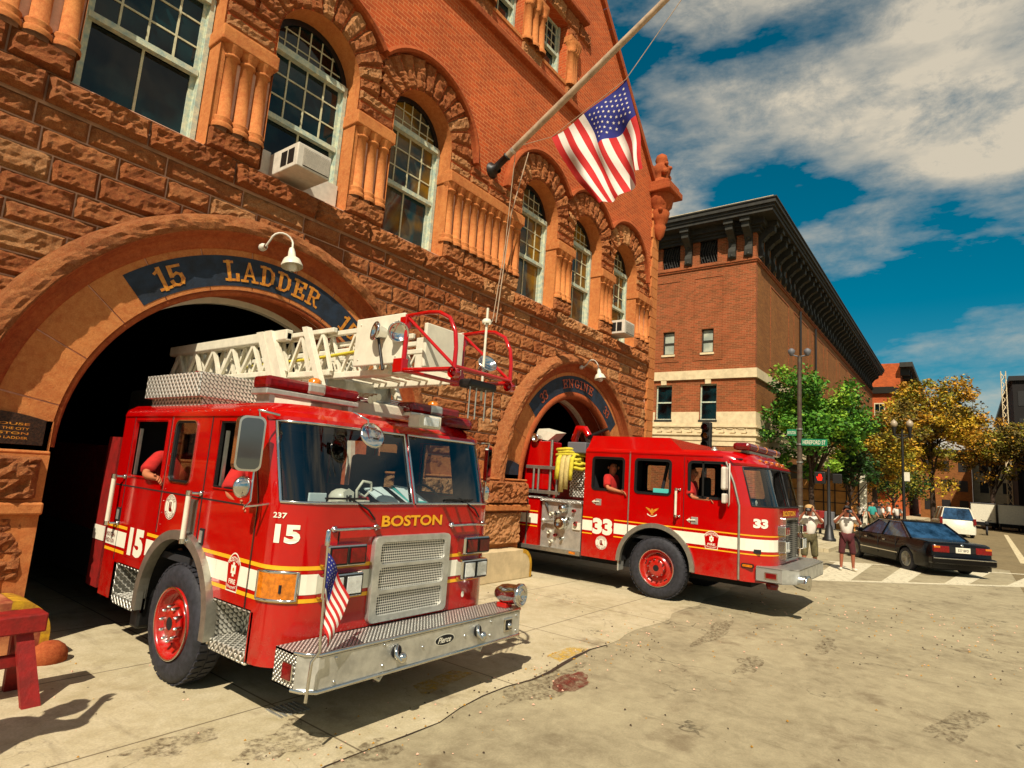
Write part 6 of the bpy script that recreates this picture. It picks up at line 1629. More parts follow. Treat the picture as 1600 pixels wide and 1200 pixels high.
def car(name, loc, rot, label, paint, L, W, H, prof, gh, wx, wr_, group=None, cat='car', rear='sedan'):
    """prof: lower body side profile (x,z) closed by sill; gh: greenhouse polygon (x,z) base->roof"""
    T = thing(name, loc, label, cat, group); T.rotation_euler = (0, 0, rot); g = MB()
    # body: cross-section stations along x
    xs = sorted(set([round(-L/2+L*i/44, 3) for i in range(45)])); vs = []
    def top(x):
        for (xa, za), (xb, zb_) in zip(prof, prof[1:]):
            if xa <= x <= xb: return za+(zb_-za)*(x-xa)/(xb-xa)
        return prof[-1][1]
    ring_n = 0
    def under(x):
        z = .22
        for w in wx:
            d = abs(x-w)
            if d < wr_*1.14: z = max(z, wr_+math.sqrt(max(0, (wr_*1.14)**2-d*d)))
        return z
    for x in xs:
        e = min(1, (L/2-abs(x))/.28); hw = W/2*(.86+.14*math.sqrt(max(0, 1-(1-e)**2))); zt = top(x); zu = min(under(x), zt-.1); zm = max(zu+.02, .62)
        loop = [(-hw*.98, zu), (-hw, max(zu+.01, .45)), (-hw*1.0, min(zm, zt-.06)), (-hw*.95, zt-.04), (-hw*.86, zt), (0, zt+.02), (hw*.86, zt), (hw*.95, zt-.04), (hw, min(zm, zt-.06)), (hw, max(zu+.01, .45)), (hw*.98, zu)]
        ring_n = len(loop); vs += [(x, p[0], p[1]) for p in loop]
    fs = []
    for i in range(len(xs)-1):
        for j in range(ring_n-1): fs.append((i*ring_n+j, i*ring_n+j+1, (i+1)*ring_n+j+1, (i+1)*ring_n+j))
    fs += [tuple(range(ring_n)), tuple((len(xs)-1)*ring_n+j for j in range(ring_n))]
    g.add(vs, fs, 0, True)
    # roof
    (xa, za), (xb, zb_), (xc, zc), (xd, zd) = gh; hb, ht = W/2*.90, W/2*.70
    roof = [(xb, -ht, zb_), (xb, ht, zb_), (xc, ht, zc), (xc, -ht, zc)]; g.hexa([(p[0], p[1], p[2]-.03) for p in roof]+[(p[0]+(.06 if p[0] < 0 else -.06), p[1]*.94, p[2]+.02) for p in roof])
    for y, s in ((hb, 1), (-hb, -1)):
        for (u, v) in (((xa, za), (xb, zb_)), ((xd, zd), (xc, zc)), (((xa+xd)/2+.1, (za+zd)/2), ((xb+xc)/2+.02, zb_-.02))):
            g.tube([(u[0], y, u[1]), (v[0], s*ht, v[1]-.02)], .035, 6)
    body = g.build('body', paint, T, (0, 0, 0))
    g = MB()
    g.add([(xa, -hb, za), (xa, hb, za), (xb, ht, zb_-.02), (xb, -ht, zb_-.02)], [(0, 1, 2, 3)]); g.add([(xd, -hb, zd), (xd, hb, zd), (xc, ht, zc-.02), (xc, -ht, zc-.02)], [(0, 1, 2, 3)])
    for s in (-1, 1): g.add([(xa, s*hb*.995, za), (xd, s*hb*.995, zd), (xc, s*ht*.995, zc-.02), (xb, s*ht*.995, zb_-.02)], [(0, 1, 2, 3)])
    g.build('windows', 'carglass', T, (0, 0, 0))
    for w in wx:
        for s in (-1, 1): carwheel(T, w, s*(W/2-.02), wr_, s)
    g = MB(); g.box(-L/2+.1, L/2-.1, -W/2+.15, W/2-.15, .18, .5); g.build('underbody', 'black', T, (0, 0, 0))
    return T
M['carglass'] = simple('tinted_car_glass', '0c1624', .05, 0, h2='2c4c6c', vscale=2.5, spec=1.0)
sed = car('black_car', (23.35, 1.62, 0), R(35.6), 'black sedan with square red tail lights stopped across the street corner', 'carblk', 4.95, 1.82, 1.4,
          [(-2.475, .86), (-2.35, .93), (-1.45, .96), (1.0, .92), (1.2, .90), (2.2, .76), (2.475, .62)], [(-1.55, .94), (-.85, 1.40), (.35, 1.40), (1.12, .92)], (-1.38, 1.40), .33)
g = MB()
for s in (-1, 1):
    g.bbox(-2.50, -2.42, min(s*.36, s*.80), max(s*.36, s*.80), .66, .84, .02, 0); g.bbox(-2.51, -2.43, min(s*.62, s*.79), max(s*.62, s*.79), .78, .835, .01, 1)
    g.build('tail_light', ['rlens', 'alens'], sed, (0, 0, 0)); g = MB()
g = MB(); g.bbox(-2.58, -2.35, -.88, .88, .34, .56, .05); g.build('rear_bumper', 'carblk', sed, (0, 0, 0))
g = MB(); g.bbox(-2.592, -2.58, -.86, .86, .50, .525, .004)
for s_ in (-1, 1): g.bbox(-1.0, 1.0, min(s_*.905, s_*.918), max(s_*.905, s_*.918), .44, .47, .004)
g.build('body_trim', 'chrome', sed, (0, 0, 0))
g = MB(); g.box(-2.49, -2.46, -.36, .36, .67, .83); g.build('boot_panel', 'trubber', sed, (0, 0, 0))
g = MB()
for s_ in (-1, 1):
    for x in (-.92, .0, 1.05): g.box(x-.006, x+.006, min(s_*.9, s_*.915), max(s_*.9, s_*.915), .35, .93)
g.build('door_gap', 'black', sed, (0, 0, 0))
g = MB(); g.bbox(-2.515, -2.47, -.2, .2, .67, .82, .008, 0); put_text(g, '527 BFD', lambda u, v: (-2.518, .15-u, .71+v), .3, .07, .01, 1); g.build('licence_plate', ['white', 'navy'], sed, (0, 0, 0))
g = MB(); g.lathe((-2.47, 0, .88), (-1, 0, .3), [(0, .04), (.012, .04), (.012, 0)], 14); g.build('boot_emblem', 'chrome', sed, (0, 0, 0))
g = MB(); g.bbox(.75, .95, .95, 1.12, .92, 1.05, .03); g.build('wing_mirror', 'carblk', sed, (0, 0, 0)); g = MB(); g.bbox(.75, .95, -1.12, -.95, .92, 1.05, .03); g.build('wing_mirror', 'carblk', sed, (0, 0, 0))
g = MB()
for s in (-1, 1): g.tube([(-1.5, s*.84, .95), (-.85, s*.66, 1.385), (.35, s*.66, 1.385), (1.08, s*.83, .94)], .012, 5)
g.build('window_trim', 'chrome', sed, (0, 0, 0))
for s in (-1, 1):
    for x in (-.25, .75): g = MB(); g.bbox(x-.12, x+.0, s*.905-.01, s*.905+.01, .76, .79, .006); g.build('door_handle', 'chrome', sed, (0, 0, 0))
suv = car('estate_car', (50, .9, 0), R(8), 'cream estate car with dark windows driving beyond the black sedan', 'white', 4.8, 1.9, 1.8,
          [(-2.4, 1.02), (-2.3, 1.08), (.9, 1.05), (1.3, 1.02), (2.2, .95), (2.4, .7)], [(-2.35, 1.08), (-2.15, 1.82), (.55, 1.82), (1.2, 1.04)], (-1.45, 1.45), .36)
g = MB()
for s in (-1, 1): g.bbox(-2.45, -2.36, min(s*.78, s*.93), max(s*.78, s*.93), .8, 1.2, .01)
g.build('tail_light', 'rlens', suv, (0, 0, 0))
def boxtruck(x, y, label):
    T = thing('box_truck', (x, y, 0), label, 'truck', 'pale box trucks parked down the street'); g = MB(); g.bbox(-3, 3, -1.15, 1.15, .75, 2.75, .04); g.build('cargo_box', 'white', T, (0, 0, 0))
    g = MB(); g.tube([(-3.03, -1.15, .75), (-3.03, 1.15, .75), (-3.03, 1.15, 2.75), (-3.03, -1.15, 2.75), (-3.03, -1.15, .75)], .05, 4); g.build('box_frame', 'grey', T, (0, 0, 0))
    g = MB(); g.bbox(3.05, 4.6, -1.05, 1.05, .5, 2.1, .12); g.build('cab', 'grey', T, (0, 0, 0))
    for a in (-2, 3.7):
        for s in (-1, 1): carwheel(T, a, s*1.05, .42, s)
    g = MB(); g.box(-3, 4.5, -.8, .8, .4, .72); g.build('chassis', 'black', T, (0, 0, 0)); T.scale = (.78, .78, .84)
boxtruck(72, -1.05, 'pale box truck on the left of the pair parked down the street'); boxtruck(71, -2.95, 'pale box truck on the right of the pair parked down the street')
T = thing('motorcycle', (56, -1.0, 0), 'dark motorcycle standing between the estate car and the box trucks', 'motorcycle')
g = MB(); g.lathe((-.7, -.05, .32), (0, 1, 0), [(0, .2), (0, .32), (.1, .32), (.1, .2)], 18); g.lathe((.7, -.05, .32), (0, 1, 0), [(0, .22), (0, .32), (.1, .32), (.1, .22)], 18); g.build('wheels', 'rubber', T, (0, 0, 0))
g = MB(); g.tube([(-.7, 0, .32), (-.2, 0, .6), (.4, 0, .8), (.7, 0, .32)], .06, 6); g.ball((.1, 0, .8), .2, 10, 0, (1.4, .7, .8)); g.bbox(-.7, -.1, -.12, .12, .75, .85, .03); g.tube([(.4, -.3, 1.05), (.5, 0, .95), (.4, .3, 1.05)], .02, 5); g.build('frame', 'black', T, (0, 0, 0))
# ================================================================== STREET FURNITURE, BUILDINGS, TREES
# signpost lamp at the corner
sp = thing('corner_post', (25.6, 5.22, 0), 'tall rusty post with green street name signs in front of the green tree', 'lamp post')
X, Y = 25.6, 5.22
def zy(): pass
g = MB(); g.lathe((X, Y, 0), (0, 0, 1), [(0, .2), (.3, .18), (.5, .13), (.9, .11), (4, .09), (7.5, .07)], 14); g.build('post', 'rust', sp)
g = MB(); g.tube([(X-.1, Y+.3, 7.55), (X, Y, 7.45), (X+.1, Y-.3, 7.55)], .03, 6)
for s in (-1, 1): g.lathe((X+s*.08, Y-s*.28, 7.6), (0, 0, 1), [(-.1, .05), (0, .12), (.12, .14), (.2, .05)], 12)
g.build('lamp_heads', 'grey', sp)
g = MB()
for z in (1.5, 3.2, 3.9, 4.5): g.lathe((X, Y, z), (0, 0, 1), [(0, .12), (.06, .12)], 12)
g.build('bands', 'alum', sp)
g = MB(); g.bbox(X-.13, X-.11, Y-1.0, Y-.09, 3.88, 4.14, .005, 0)
put_text(g, 'HEREFORD ST', lambda u, v: (X-.132, Y-.14-u, 3.93+v), .8, .16, .01, 1); g.build('street_name_sign', ['green', 'white'], sp)
g = MB(); g.bbox(X-.2, X-.18, Y+.08, Y+.42, 4.25, 4.50, .005, 0)
put_text(g, 'BOYLSTON', lambda u, v: (X-.202, Y+.40-u, 4.31+v), .3, .12, .01, 1); g.build('street_name_sign', ['green', 'white'], sp)
# traffic signal
ts = thing('traffic_signal', (22, 7.7, 0), 'black traffic signal head above the roof of truck 33', 'traffic light'); X, Y = 22, 7.66
g = MB(); g.lathe((X+.15, Y+.1, 0), (0, 0, 1), [(0, .15), (.4, .08), (4.3, .06)], 10); g.build('post', 'iron', ts)
g = MB(); g.bbox(X-.1, X+.12, Y-.17, Y+.17, 3.40, 4.40, .04)
for k in range(3):
    z = 3.58+k*.32; vs = []
    g.lathe((X-.1, Y, z), (-1, 0, 0), [(0, .13), (.12, .13)], 14); 
    g.lathe((X-.1, Y, z), (-1, -.0, -.15), [(0.02, .135), (.2, .13)], 14)
hd = g.build('signal_head', 'iron', ts)
for k, m in enumerate(('iron', 'alens', 'rlens')):
    g = MB(); g.lathe((X-.102, Y, 3.58+k*.32), (-1, 0, 0), [(0, .12), (.02, .06), (.03, 0)], 14); g.build('signal_lens', m, hd)
# pedestrian signal on a tapered base
ps = thing('pedestrian_signal', (28.9, 4.75, 0), 'pedestrian signal showing a red hand on a post with a bulky dark base', 'pedestrian signal'); X, Y = 28.9, 4.75
g = MB(); g.lathe((X, Y, 0.12), (0, 0, 1), [(0, .26), (.1, .26), (.15, .2), (.6, .13), (.7, .08), (3.1, .05)], 14); g.build('post', 'iron', ps)
g = MB(); g.bbox(X-.1, X+.12, Y+.12, Y+.55, 2.5, 3.0, .03); hd = g.build('signal_head', 'iron', ps)
M['handlit'] = NT('lit_red_hand').m; t_ = M['handlit'].node_tree; e_ = t_.nodes.new('ShaderNodeEmission'); e_.inputs[0].default_value = hx('e82414'); e_.inputs[1].default_value = 1.6; t_.links.new(e_.outputs[0], [n for n in t_.nodes if n.type == 'OUTPUT_MATERIAL'][0].inputs[0])
g = MB(); g.prism([(-.08, -.12), (.08, -.12), (.11, .02), (.08, .04), (.07, .15), (.04, .15), (.03, .17), (0, .17), (-.01, .15), (-.05, .15), (-.06, .02), (-.12, .06), (-.13, .03)], lambda u, v, d: (X-.103, Y+.33-u, 2.75+v), 0, 0); g.build('lit_hand', 'handlit', hd)
g = MB(); g.bbox(X-.05, X+.1, Y-.5, Y-.15, 2.55, 2.95, .02); g.build('side_signal_head', 'iron', ps)
# twin globe lamps
def twin(x, y, h, label):
    t = thing('twin_lamp_post', (x, y, 0), label, 'lamp post', 'twin-globe lamp posts'); g = MB()
    g.lathe((x, y, .1), (0, 0, 1), [(0, .25), (.3, .22), (.5, .12), (1, .09), (h-1.5, .07), (h-.8, .06)], 12); g.tube([(x, y+.42, h-.5), (x, y+.4, h-1.0), (x, y, h-1.2), (x, y-.4, h-1.0), (x, y-.42, h-.5)], .045, 6)
    for s in (-1, 1): g.lathe((x, y+s*.42, h-.75), (0, 0, 1), [(-.5, .02), (-.35, .08), (0, .1), (.25, .15), (.28, .15)], 10)
    g.tube([(x, y, h-1.6), (x, y, h-.6)], .04, 6); g.tube([(x, y-.6, h-.95), (x, y+.6, h-.95)], .03, 6)
    g.build('post', 'iron', t)
    for s in (-1, 1): q = MB(); q.lathe((x, y+s*.42, h-.45), (0, 0, 1), [(0, .12), (.08, .19), (.22, .21), (.36, .15), (.44, .05), (.5, .02)], 14); q.build('globe', 'glob', t)
    g = MB(); g.bbox(x-.05, x-.03, y-.35, y+.0, 2.75+.5, 3.3+.5, .005); g.build('small_sign', 'white', t)
twin(45, 3.2, 7.1, 'black twin-globe lamp post in front of the yellow trees'); 
# newspaper boxes / bollards at the far kerb
for k, y in enumerate((5.4, 5.9, 6.4)):
    t = thing('newspaper_box', (33+k*.5, y, .12), ('dark grey', 'dull red', 'pale')[k]+' newspaper box on the far pavement under the green tree', 'newspaper box', 'newspaper boxes')
    g = MB(); g.bbox(32.8+k*.5, 33.2+k*.5, y-.2, y+.2, .4, 1.25, .03); g.build('box', ('grey', 'redd', 'acw')[k], t); g = MB(); g.box(32.95+k*.5, 33.05+k*.5, y-.05, y+.05, .12, .4); g.build('stand', 'iron', t)

def bld(name, loc, label): return thing(name, loc, label, 'building')
# ---- brown brick corner building
FX, FY = 33.0, 8.92
cb = bld('corner_building', (45, 16, 0), 'brown brick corner building with a heavy dark bracketed cornice and limestone bands')
def outl(o): return [(FX-o, FY-o), (84, FY-o), (84, 30), (FX-o, 30)]
def slabz(g, o, z0, z1, mi=0):
    P = outl(o); g.hexa([(p[0], p[1], z0) for p in P]+[(p[0], p[1], z1) for p in P], mi)
g = MB()
# front face (x=FX) with window openings, side face
wins = [(10.98, 11.94, 5.73, 7.78), (13.59, 14.58, 5.73, 7.78), (11.22, 11.92, 9.60, 11.0), (13.53, 14.25, 9.60, 11.0), (16.6, 17.4, 9.6, 11.0), (19.2, 20, 9.6, 11.0)]
gr = [(11.08, 12.14, 14.95, 16.3), (13.32, 14.44, 14.95, 16.3), (16.2, 17.3, 14.95, 16.3), (18.6, 19.7, 14.95, 16.3)]
g.prism([(FY, 0), (30, 0), (30, 16.6), (FY, 16.6)], lambda u, v, d: (FX+d, u, v), 0, .3, 0, holes=[[(a, c), (b, c), (b, d), (a, d)] for a, b, c, d in wins+gr])
g.build('front_wall', 'brick2', cb)
g = MB(); g.box(FX+.301, 84, FY, FY+.3, 0, 16.6); g.box(83.7, 84, FY+.3, 30, 0, 16.6); g.build('side_wall', 'brick3', cb)
g = MB(); g.box(FX+.31, FX+.5, FY+.31, 30, 0, 16.6); g.build('inner_wall', 'black', cb)
g = MB(); slabz(g, .08, 4.58, 4.86); slabz(g, .16, 4.86, 4.95); slabz(g, .06, 4.95, 5.32); slabz(g, .14, 5.32, 5.42); slabz(g, .05, 5.42, 5.72)
slabz(g, .04, 4.3, 4.58)
g2 = [(FY-.05, 10.97), (11.95, 13.58), (14.59, 30)]
for a, b in g2: g.box(FX-.05, FX+.1, a, b, 5.72, 6.18)
g.box(FX+.1, 84, FY-.05, FY+.1, 5.72, 6.18)
P = outl(.12); g.hexa([(p[0], p[1], 8.05) for p in P]+[(p[0], p[1], 8.56) for p in P])
for a, b in ((10.98, 11.94), (13.59, 14.58)): m_ = (a+b)/2; g.box(FX-.1, FX+.1, m_-.16, m_+.16, 7.78, 8.05); 
for i in range(26): g.box(FX-.10, FX-.06, 9.3+i*.6, 9.6+i*.6, 5.02, 5.06); g.box(FX-.10, FX-.06, 9.3+i*.6, 9.34+i*.6, 5.02, 5.26); g.box(FX-.10, FX-.06, 9.45+i*.6, 9.75+i*.6, 5.22, 5.26)
g.build('limestone_bands', 'lime', cb)
for a, b, c, d in wins:
    g = MB(); big = c < 9
    g.prism([(a, c), (b, c), (b, d), (a, d)], lambda u, v, q: (FX+.14+q, u, v), 0, .06, 0, holes=[[(a+.07, c+.07), (b-.07, c+.07), (b-.07, d-.07), (a+.07, d-.07)]])
    g.box(FX+.13, FX+.2, a+.07, b-.07, (c+d)/2-.04, (c+d)/2+.04); w = g.build('window', 'dcorn' if not big else 'woodw', cb)
    g = MB(); g.box(FX+.19, FX+.2, a+.05, b-.05, c+.05, d-.05); g.build('pane', 'pane' if big else 'paneb', w)
    g = MB(); g.box(FX-.06, FX+.12, a-.05, b+.05, c-.12, c-.002); g.build('sill', 'lime' if not big else 'dcorn', w)
g = MB()
for (a, b, c, d) in ((10.7, 12.4, 9.15, 14.1), (13.2, 14.8, 9.15, 14.1), (16.2, 17.8, 9.15, 14.1)):
    g.prism([(a, c), (b, c), (b, d), (a, d)], lambda u, v, q: (FX-.03+q, u, v), 0, .025, 0, holes=[[(a+.05, c+.05), (b-.05, c+.05), (b-.05, d-.05), (a+.05, d-.05)]])
for k in range(8):
    a = 36+k*6; g.prism([(a, 9.15), (a+4.6, 9.15), (a+4.6, 14.1), (a, 14.1)], lambda u, v, q: (u, FY-.03+q, v), 0, .025, 0, holes=[[(a+.07, 9.22), (a+4.53, 9.22), (a+4.53, 14.03), (a+.07, 14.03)]])
slabz(g, .07, 14.62, 14.72); slabz(g, .12, 14.72, 14.8); g.build('brick_panel_borders', 'brick2', cb)
g = MB()
for a, b, c, d in gr:
    g.box(FX+.2, FX+.22, a, b, c, d, 1)
    for i in range(7): u = a+(b-a)*(i+.5)/7; g.tube([(FX+.1, u-.1, c), (FX+.1, u+.08, (c+d)/2), (FX+.1, u-.1, d)], .025, 4)
    for i in range(8): v = c+(d-c)*(i+.5)/8; g.lathe((FX+.09, a+(b-a)*(.2+.3*(i % 3)), v), (1, 0, 0), [(0, .09), (.03, .09), (.03, .05)], 8)
g.build('frieze_grilles', ['dcorn', 'black'], cb)
# cornice and brackets
g = MB(); OV = 1.12
slabz(g, .18, 16.3, 16.48); slabz(g, .3, 16.48, 16.62)
P0 = outl(.2); P1 = outl(OV)
slabz(g, OV, 16.95, 17.15); slabz(g, OV+.08, 17.15, 17.32); slabz(g, OV+.2, 17.32, 17.55); slabz(g, OV+.26, 17.55, 17.62); slabz(g, .5, 16.62, 16.95)
g.build('cornice', 'dcorn', cb)
g = MB(); slabz(g, OV+.05, 17.62, 17.75); slabz(g, -.8, 17.75, 18.3); g.build('roof', 'lime', cb)
def bracket(x, y, dx, dy, nm='cornice_bracket'):
    g = MB(); w = .2; px, py = -dy, dx
    prof = [(0, 15.0), (.12, 14.9), (.24, 15.0), (.26, 15.3), (.16, 15.6), (.2, 15.9), (.5, 16.2), (.85, 16.4), (.9, 16.94), (0, 16.94)]
    g.prism(prof, lambda u, v, d: (x+dx*u+px*d, y+dy*u+py*d, v), -w, w); g.prism([(0, 16.94), (1.0, 16.94), (1.0, 16.7), (0, 16.7)], lambda u, v, d: (x+dx*u+px*d, y+dy*u+py*d, v), -w-.06, w+.06)
    for zz, rr_ in ((15.05, .1), (15.95, .12), (16.35, .14)): g.ball((x+dx*.22, y+dy*.22, zz), rr_, 8)
    return g.build(nm, 'dcornl', cb)
M['dcornl'] = simple('weathered_copper_bracket', '2a281e', .7, vary=.5, vscale=5)
ys = [9.3, 10.2, 12.75, 15.0, 15.9, 17.9, 20.5]
for y in ys: bracket(FX, y, -1, 0)
proto = bracket(FX+.6, FY, 0, -1)
for k in range(1, 38):
    o = proto.copy(); col.objects.link(o); o.location = (proto.location.x+k*1.32, proto.location.y, proto.location.z)
g = MB()
for i in range(40): g.box(34+i*1.25, 34.5+i*1.25, FY-.02, FY, 15.0, 16.2)
g.build('frieze_panels', 'black', cb)
for x in (43.6, 48.8): g = MB(); g.tube([(x, FY-.12, 4), (x, FY-.12, 14.5)], .07, 8); g.build('downpipe', 'iron', cb)
g = MB(); g.box(36, 60, FY-1.4, FY-.02, 3.4, 3.6); g.box(36, 60, FY-.05, FY-.02, .4, 3.3); g.build('shopfront', 'iron', cb)
# ---- orange brick building further on
ob_ = bld('orange_building', (98, 9, 0), 'orange brick building with a dark overhanging cornice beyond the brown corner building')
g = MB(); g.box(90, 125, 6.4, 20, 0, 19.6); g.build('wall', 'brick', ob_)
g = MB(); g.hexa([(88.4, 7.4, 4), (90, 6.7, 4), (90, 12, 4), (88.4, 11.2, 4), (88.4, 7.4, 15.4), (90, 6.7, 15.4), (90, 12, 15.4), (88.4, 11.2, 15.4)]); g.build('bay', 'brick', ob_)
g = MB(); g.hexa([(88.0, 7.2, 15.4), (90, 6.3, 15.4), (90, 12.4, 15.4), (88.0, 11.4, 15.4), (87.8, 7.1, 16.2), (90, 6.2, 16.2), (90, 12.5, 16.2), (87.8, 11.5, 16.2)]); g.build('bay_cornice', 'dcornl', ob_)
g = MB(); g.box(89, 125, 5.0, 6.39, 18.9, 19.5)
for i in range(9): g.box(90+i*3, 90.6+i*3, 5.4, 6.39, 18.0, 18.9)
g.build('cornice', 'dcorn', ob_)
g = MB(); g.box(92, 96, 10.5, 11.5, 19.6, 21); g.build('chimney', 'brick2', ob_)
for (y, z) in ((8.6, 12.0), (8.6, 7.6)):
    g = MB(); g.box(88.34, 88.42, y-.6, y+.6, z-.1, z+2.2, 0); w = g.build('window', 'lime', ob_); g = MB()
    for (p_, q_) in ((-.48, -.03), (.03, .48)):
        for (r_, t_) in ((0, 1.0), (1.08, 2.05)): g.box(88.30, 88.35, y+p_, y+q_, z+r_, z+t_)
    g.build('pane', 'pane', w)
# ---- far end and right-hand buildings
def block(name, x0, x1, y0, y1, h, m, label, roofm='iron', rows=3, wm_='iron', wcol=1.6):
    b = bld(name, ((x0+x1)/2, (y0+y1)/2, 0), label); g = MB(); g.box(x0, x1, y0, y1, 0, h); g.build('wall', m, b)
    g = MB(); g.box(x0-.3, x1+.3, y0-.3, y1+.3, h, h+.5); g.build('cornice', roofm, b)
    n = max(1, int((y1-y0)/wcol)); fh = (h-1)/rows
    for r in range(rows):
        for i in range(n):
            y = y0+(y1-y0)*(i+.5)/n; g = MB(); z = 1.2+r*fh; g.box(x0-.04, x0+.02, y-.45, y+.45, z, z+fh*.55); g.build('window', wm_, b)
    return b
block('pale_building', 100, 112, -5.2, -.6, 11.3, 'lime', 'pale stone building closing the view behind the box trucks', rows=4)
block('brick_house', 96, 112, -.5, 5.0, 8.5, 'brick3', 'low dull brick house behind the yellow trees', rows=3)
tb = block('dark_tower_block', 82, 130, -16, -4.2, 15.5, 'vigstone', 'tall vignette-darkened building on the right-hand side of the street', rows=5) if 'vigstone' in M else None
block('dark_shop_building', 60, 80, -14, -5.2, 9, 'vigstone', 'lower vignette-darkened building at the right edge with a metal stair tower', rows=3)
T = thing('mast', (80, -3.3, 0), 'slender pale lattice mast rising beside the dark tower block', 'mast'); g = MB()
for dx, dy in ((-.2, -.2), (.2, -.2), (.2, .2), (-.2, .2)): g.tube([(80+dx, -3.45+dy, 0), (80+dx, -3.4+dy, 16.2)], .05, 4)
for i in range(20): g.tube([(79.8, -3.65, i*.8), (80.2, -3.25, i*.8+.8)], .035, 4); g.tube([(80.2, -3.65, i*.8+.8), (79.8, -3.25, i*.8)], .035, 4)
g.build('lattice', 'lime', T)
T = thing('patio_wall', (40, 6, .12), 'low tan panelled patio wall with a white pillar under the green tree', 'wall'); g = MB(); g.box(39.9, 40.1, 5.0, 8.8, .12, 2.9); g.build('panels', 'tanp', T)
g = MB()
for i in range(7): g.box(39.85, 39.9, 5.0+i*.6, 5.06+i*.6, .12, 2.9)
for z in (.9, 1.6, 2.3): g.box(39.86, 39.9, 5.0, 8.8, z, z+.05)
g.build('battens', 'iron', T); g = MB(); g.box(39.8, 40.1, 4.62, 4.95, .12, 3.6); g.build('pillar', 'white', T)
# railings on the far pavement
T = thing('railing', (36, 7.6, .12), 'row of dark railings in the shade below the green tree', 'railing'); g = MB()
for i in range(26): g.tube([(31.5, 5.6+i*.13, .12), (31.5, 5.6+i*.13, 1.3)], .015, 4)
g.tube([(31.5, 5.6, 1.25), (31.5, 8.9, 1.25)], .02, 4); g.build('bars', 'iron', T)

# ---- trees
def tree(loc, h, crown, leafm, label, n=7000, lsz=.16, seed=1, trunk_r=.16, group=None, cat='tree', sparse=.5, name='tree', trunkm='bark', low=.3):
    q = random.Random(seed); T = thing(name, loc, label, cat, group); X, Y, Z = loc
    rx, ry, rz, cz = crown; tr = MB(); base = Vector((X, Y, Z)); cc = Vector((X, Y, cz))
    tr.tube([base, base+Vector((.06, .03, h*.15)), base+Vector((.02, .1, h*.35)), base+Vector((-.1, .0, h*.6)), base+Vector((0, 0, h*.85))], [trunk_r*1.3, trunk_r, trunk_r*.85, trunk_r*.5, trunk_r*.2], 8)
    tips = []
    for i in range(22):
        a = q.random()*6.28; z0 = h*q.uniform(low, .7); r = q.uniform(.45, .95); el = q.uniform(-.3, 1.0)
        tip = cc+Vector((rx*r*math.cos(a)*math.cos(el*.8), ry*r*math.sin(a)*math.cos(el*.8), rz*r*math.sin(el*1.2))); s = base+Vector((0, 0, z0)); mid = s.lerp(tip, .5)+Vector((q.uniform(-.3, .3), q.uniform(-.3, .3), q.uniform(0, .5)))
        tr.tube([s, mid, tip], [trunk_r*.45, trunk_r*.25, trunk_r*.06], 5); tips.append(tip); tips.append(mid.lerp(tip, .6))
        for k in range(2): t2 = tip+Vector((q.uniform(-1, 1)*rx*.3, q.uniform(-1, 1)*ry*.3, q.uniform(-.6, 1)*rz*.3)); tr.tube([mid.lerp(tip, .5), t2], [trunk_r*.12, trunk_r*.04], 4); tips.append(t2)
    tr.build('trunk', trunkm, T)
    lf = MB(); cl = []
    for i in range(60):
        while True:
            p = Vector((q.uniform(-1, 1), q.uniform(-1, 1), q.uniform(-1, 1)))
            if p.length < 1: break
        p = p*(.55+.45*p.length); cl.append((cc+Vector((p.x*rx, p.y*ry, p.z*rz)), q.uniform(.12, .3)*max(rx, rz), q.randrange(len(leafm))))
    for t_ in tips: cl.append((t_, q.uniform(.12, .26)*rx, q.randrange(len(leafm))))
    for i in range(n):
        c, r, m = cl[q.randrange(len(cl))]
        d = Vector((q.gauss(0, 1), q.gauss(0, 1), q.gauss(0, 1))).normalized()*r*q.random()**sparse; d.z *= .75
        p = c+d; a = Vector((q.gauss(0, 1), q.gauss(0, 1), q.gauss(0, .6))).normalized(); b = a.cross(Vector((q.gauss(0, 1), q.gauss(0, 1), q.gauss(0, 1)))).normalized(); s = lsz*q.uniform(.5, 1.15)
        mm = m if q.random() < .75 else q.randrange(len(leafm))
        lf.v += [tuple(p-a*s), tuple(p-b*s*.42), tuple(p+a*s*.6), tuple(p+b*s*.42)]; k = len(lf.v)-4; lf.f.append([k, k+1, k+2, k+3]); lf.m.append(mm); lf.sm.append(False)
    lf.build('crown', leafm, T); return T
tree((35.5, 6.6, .12), 6.4, (3.3, 3.0, 2.5, 5.5), ['leafg', 'leafg2', 'leafg3', 'leafg'], 'dense bright green tree on the far corner behind the street name post', 27000, .15, 2, .15, low=.35)
tree((38.5, 5.2, .12), 4.2, (1.4, 1.3, 1.2, 3.6), ['leafd', 'leafg2'], 'dark low shrubby tree behind the pedestrians', 4000, .12, 6, .08)
tree((48, 5.0, .12), 7.6, (3.4, 2.8, 2.9, 5.6), ['leafy', 'leafy2', 'leafo', 'leafb'], 'yellow autumn tree nearest the twin-globe lamp post', 22000, .16, 3, .17)
tree((64, 2.4, .12), 12.6, (4.6, 3.9, 4.9, 8.2), ['leafy', 'leafy2', 'leafo', 'leafb'], 'tall ragged olive-gold autumn tree in the middle of the row', 26000, .20, 4, .2, sparse=.6)
tree((72, -1.9, .12), 9.0, (4.2, 3.4, 2.8, 7.3), ['leafb', 'leafy2', 'leafo'], 'brownish autumn tree overhanging the street above the box trucks', 13000, .19, 5, .18, sparse=.7)
tree((56, 4.6, .12), 5, (3, 2.2, 1.6, 3.2), ['leafg2', 'leafd', 'leafy2'], 'low olive green tree under the yellow trees behind the estate car', 6000, .14, 8, .1)
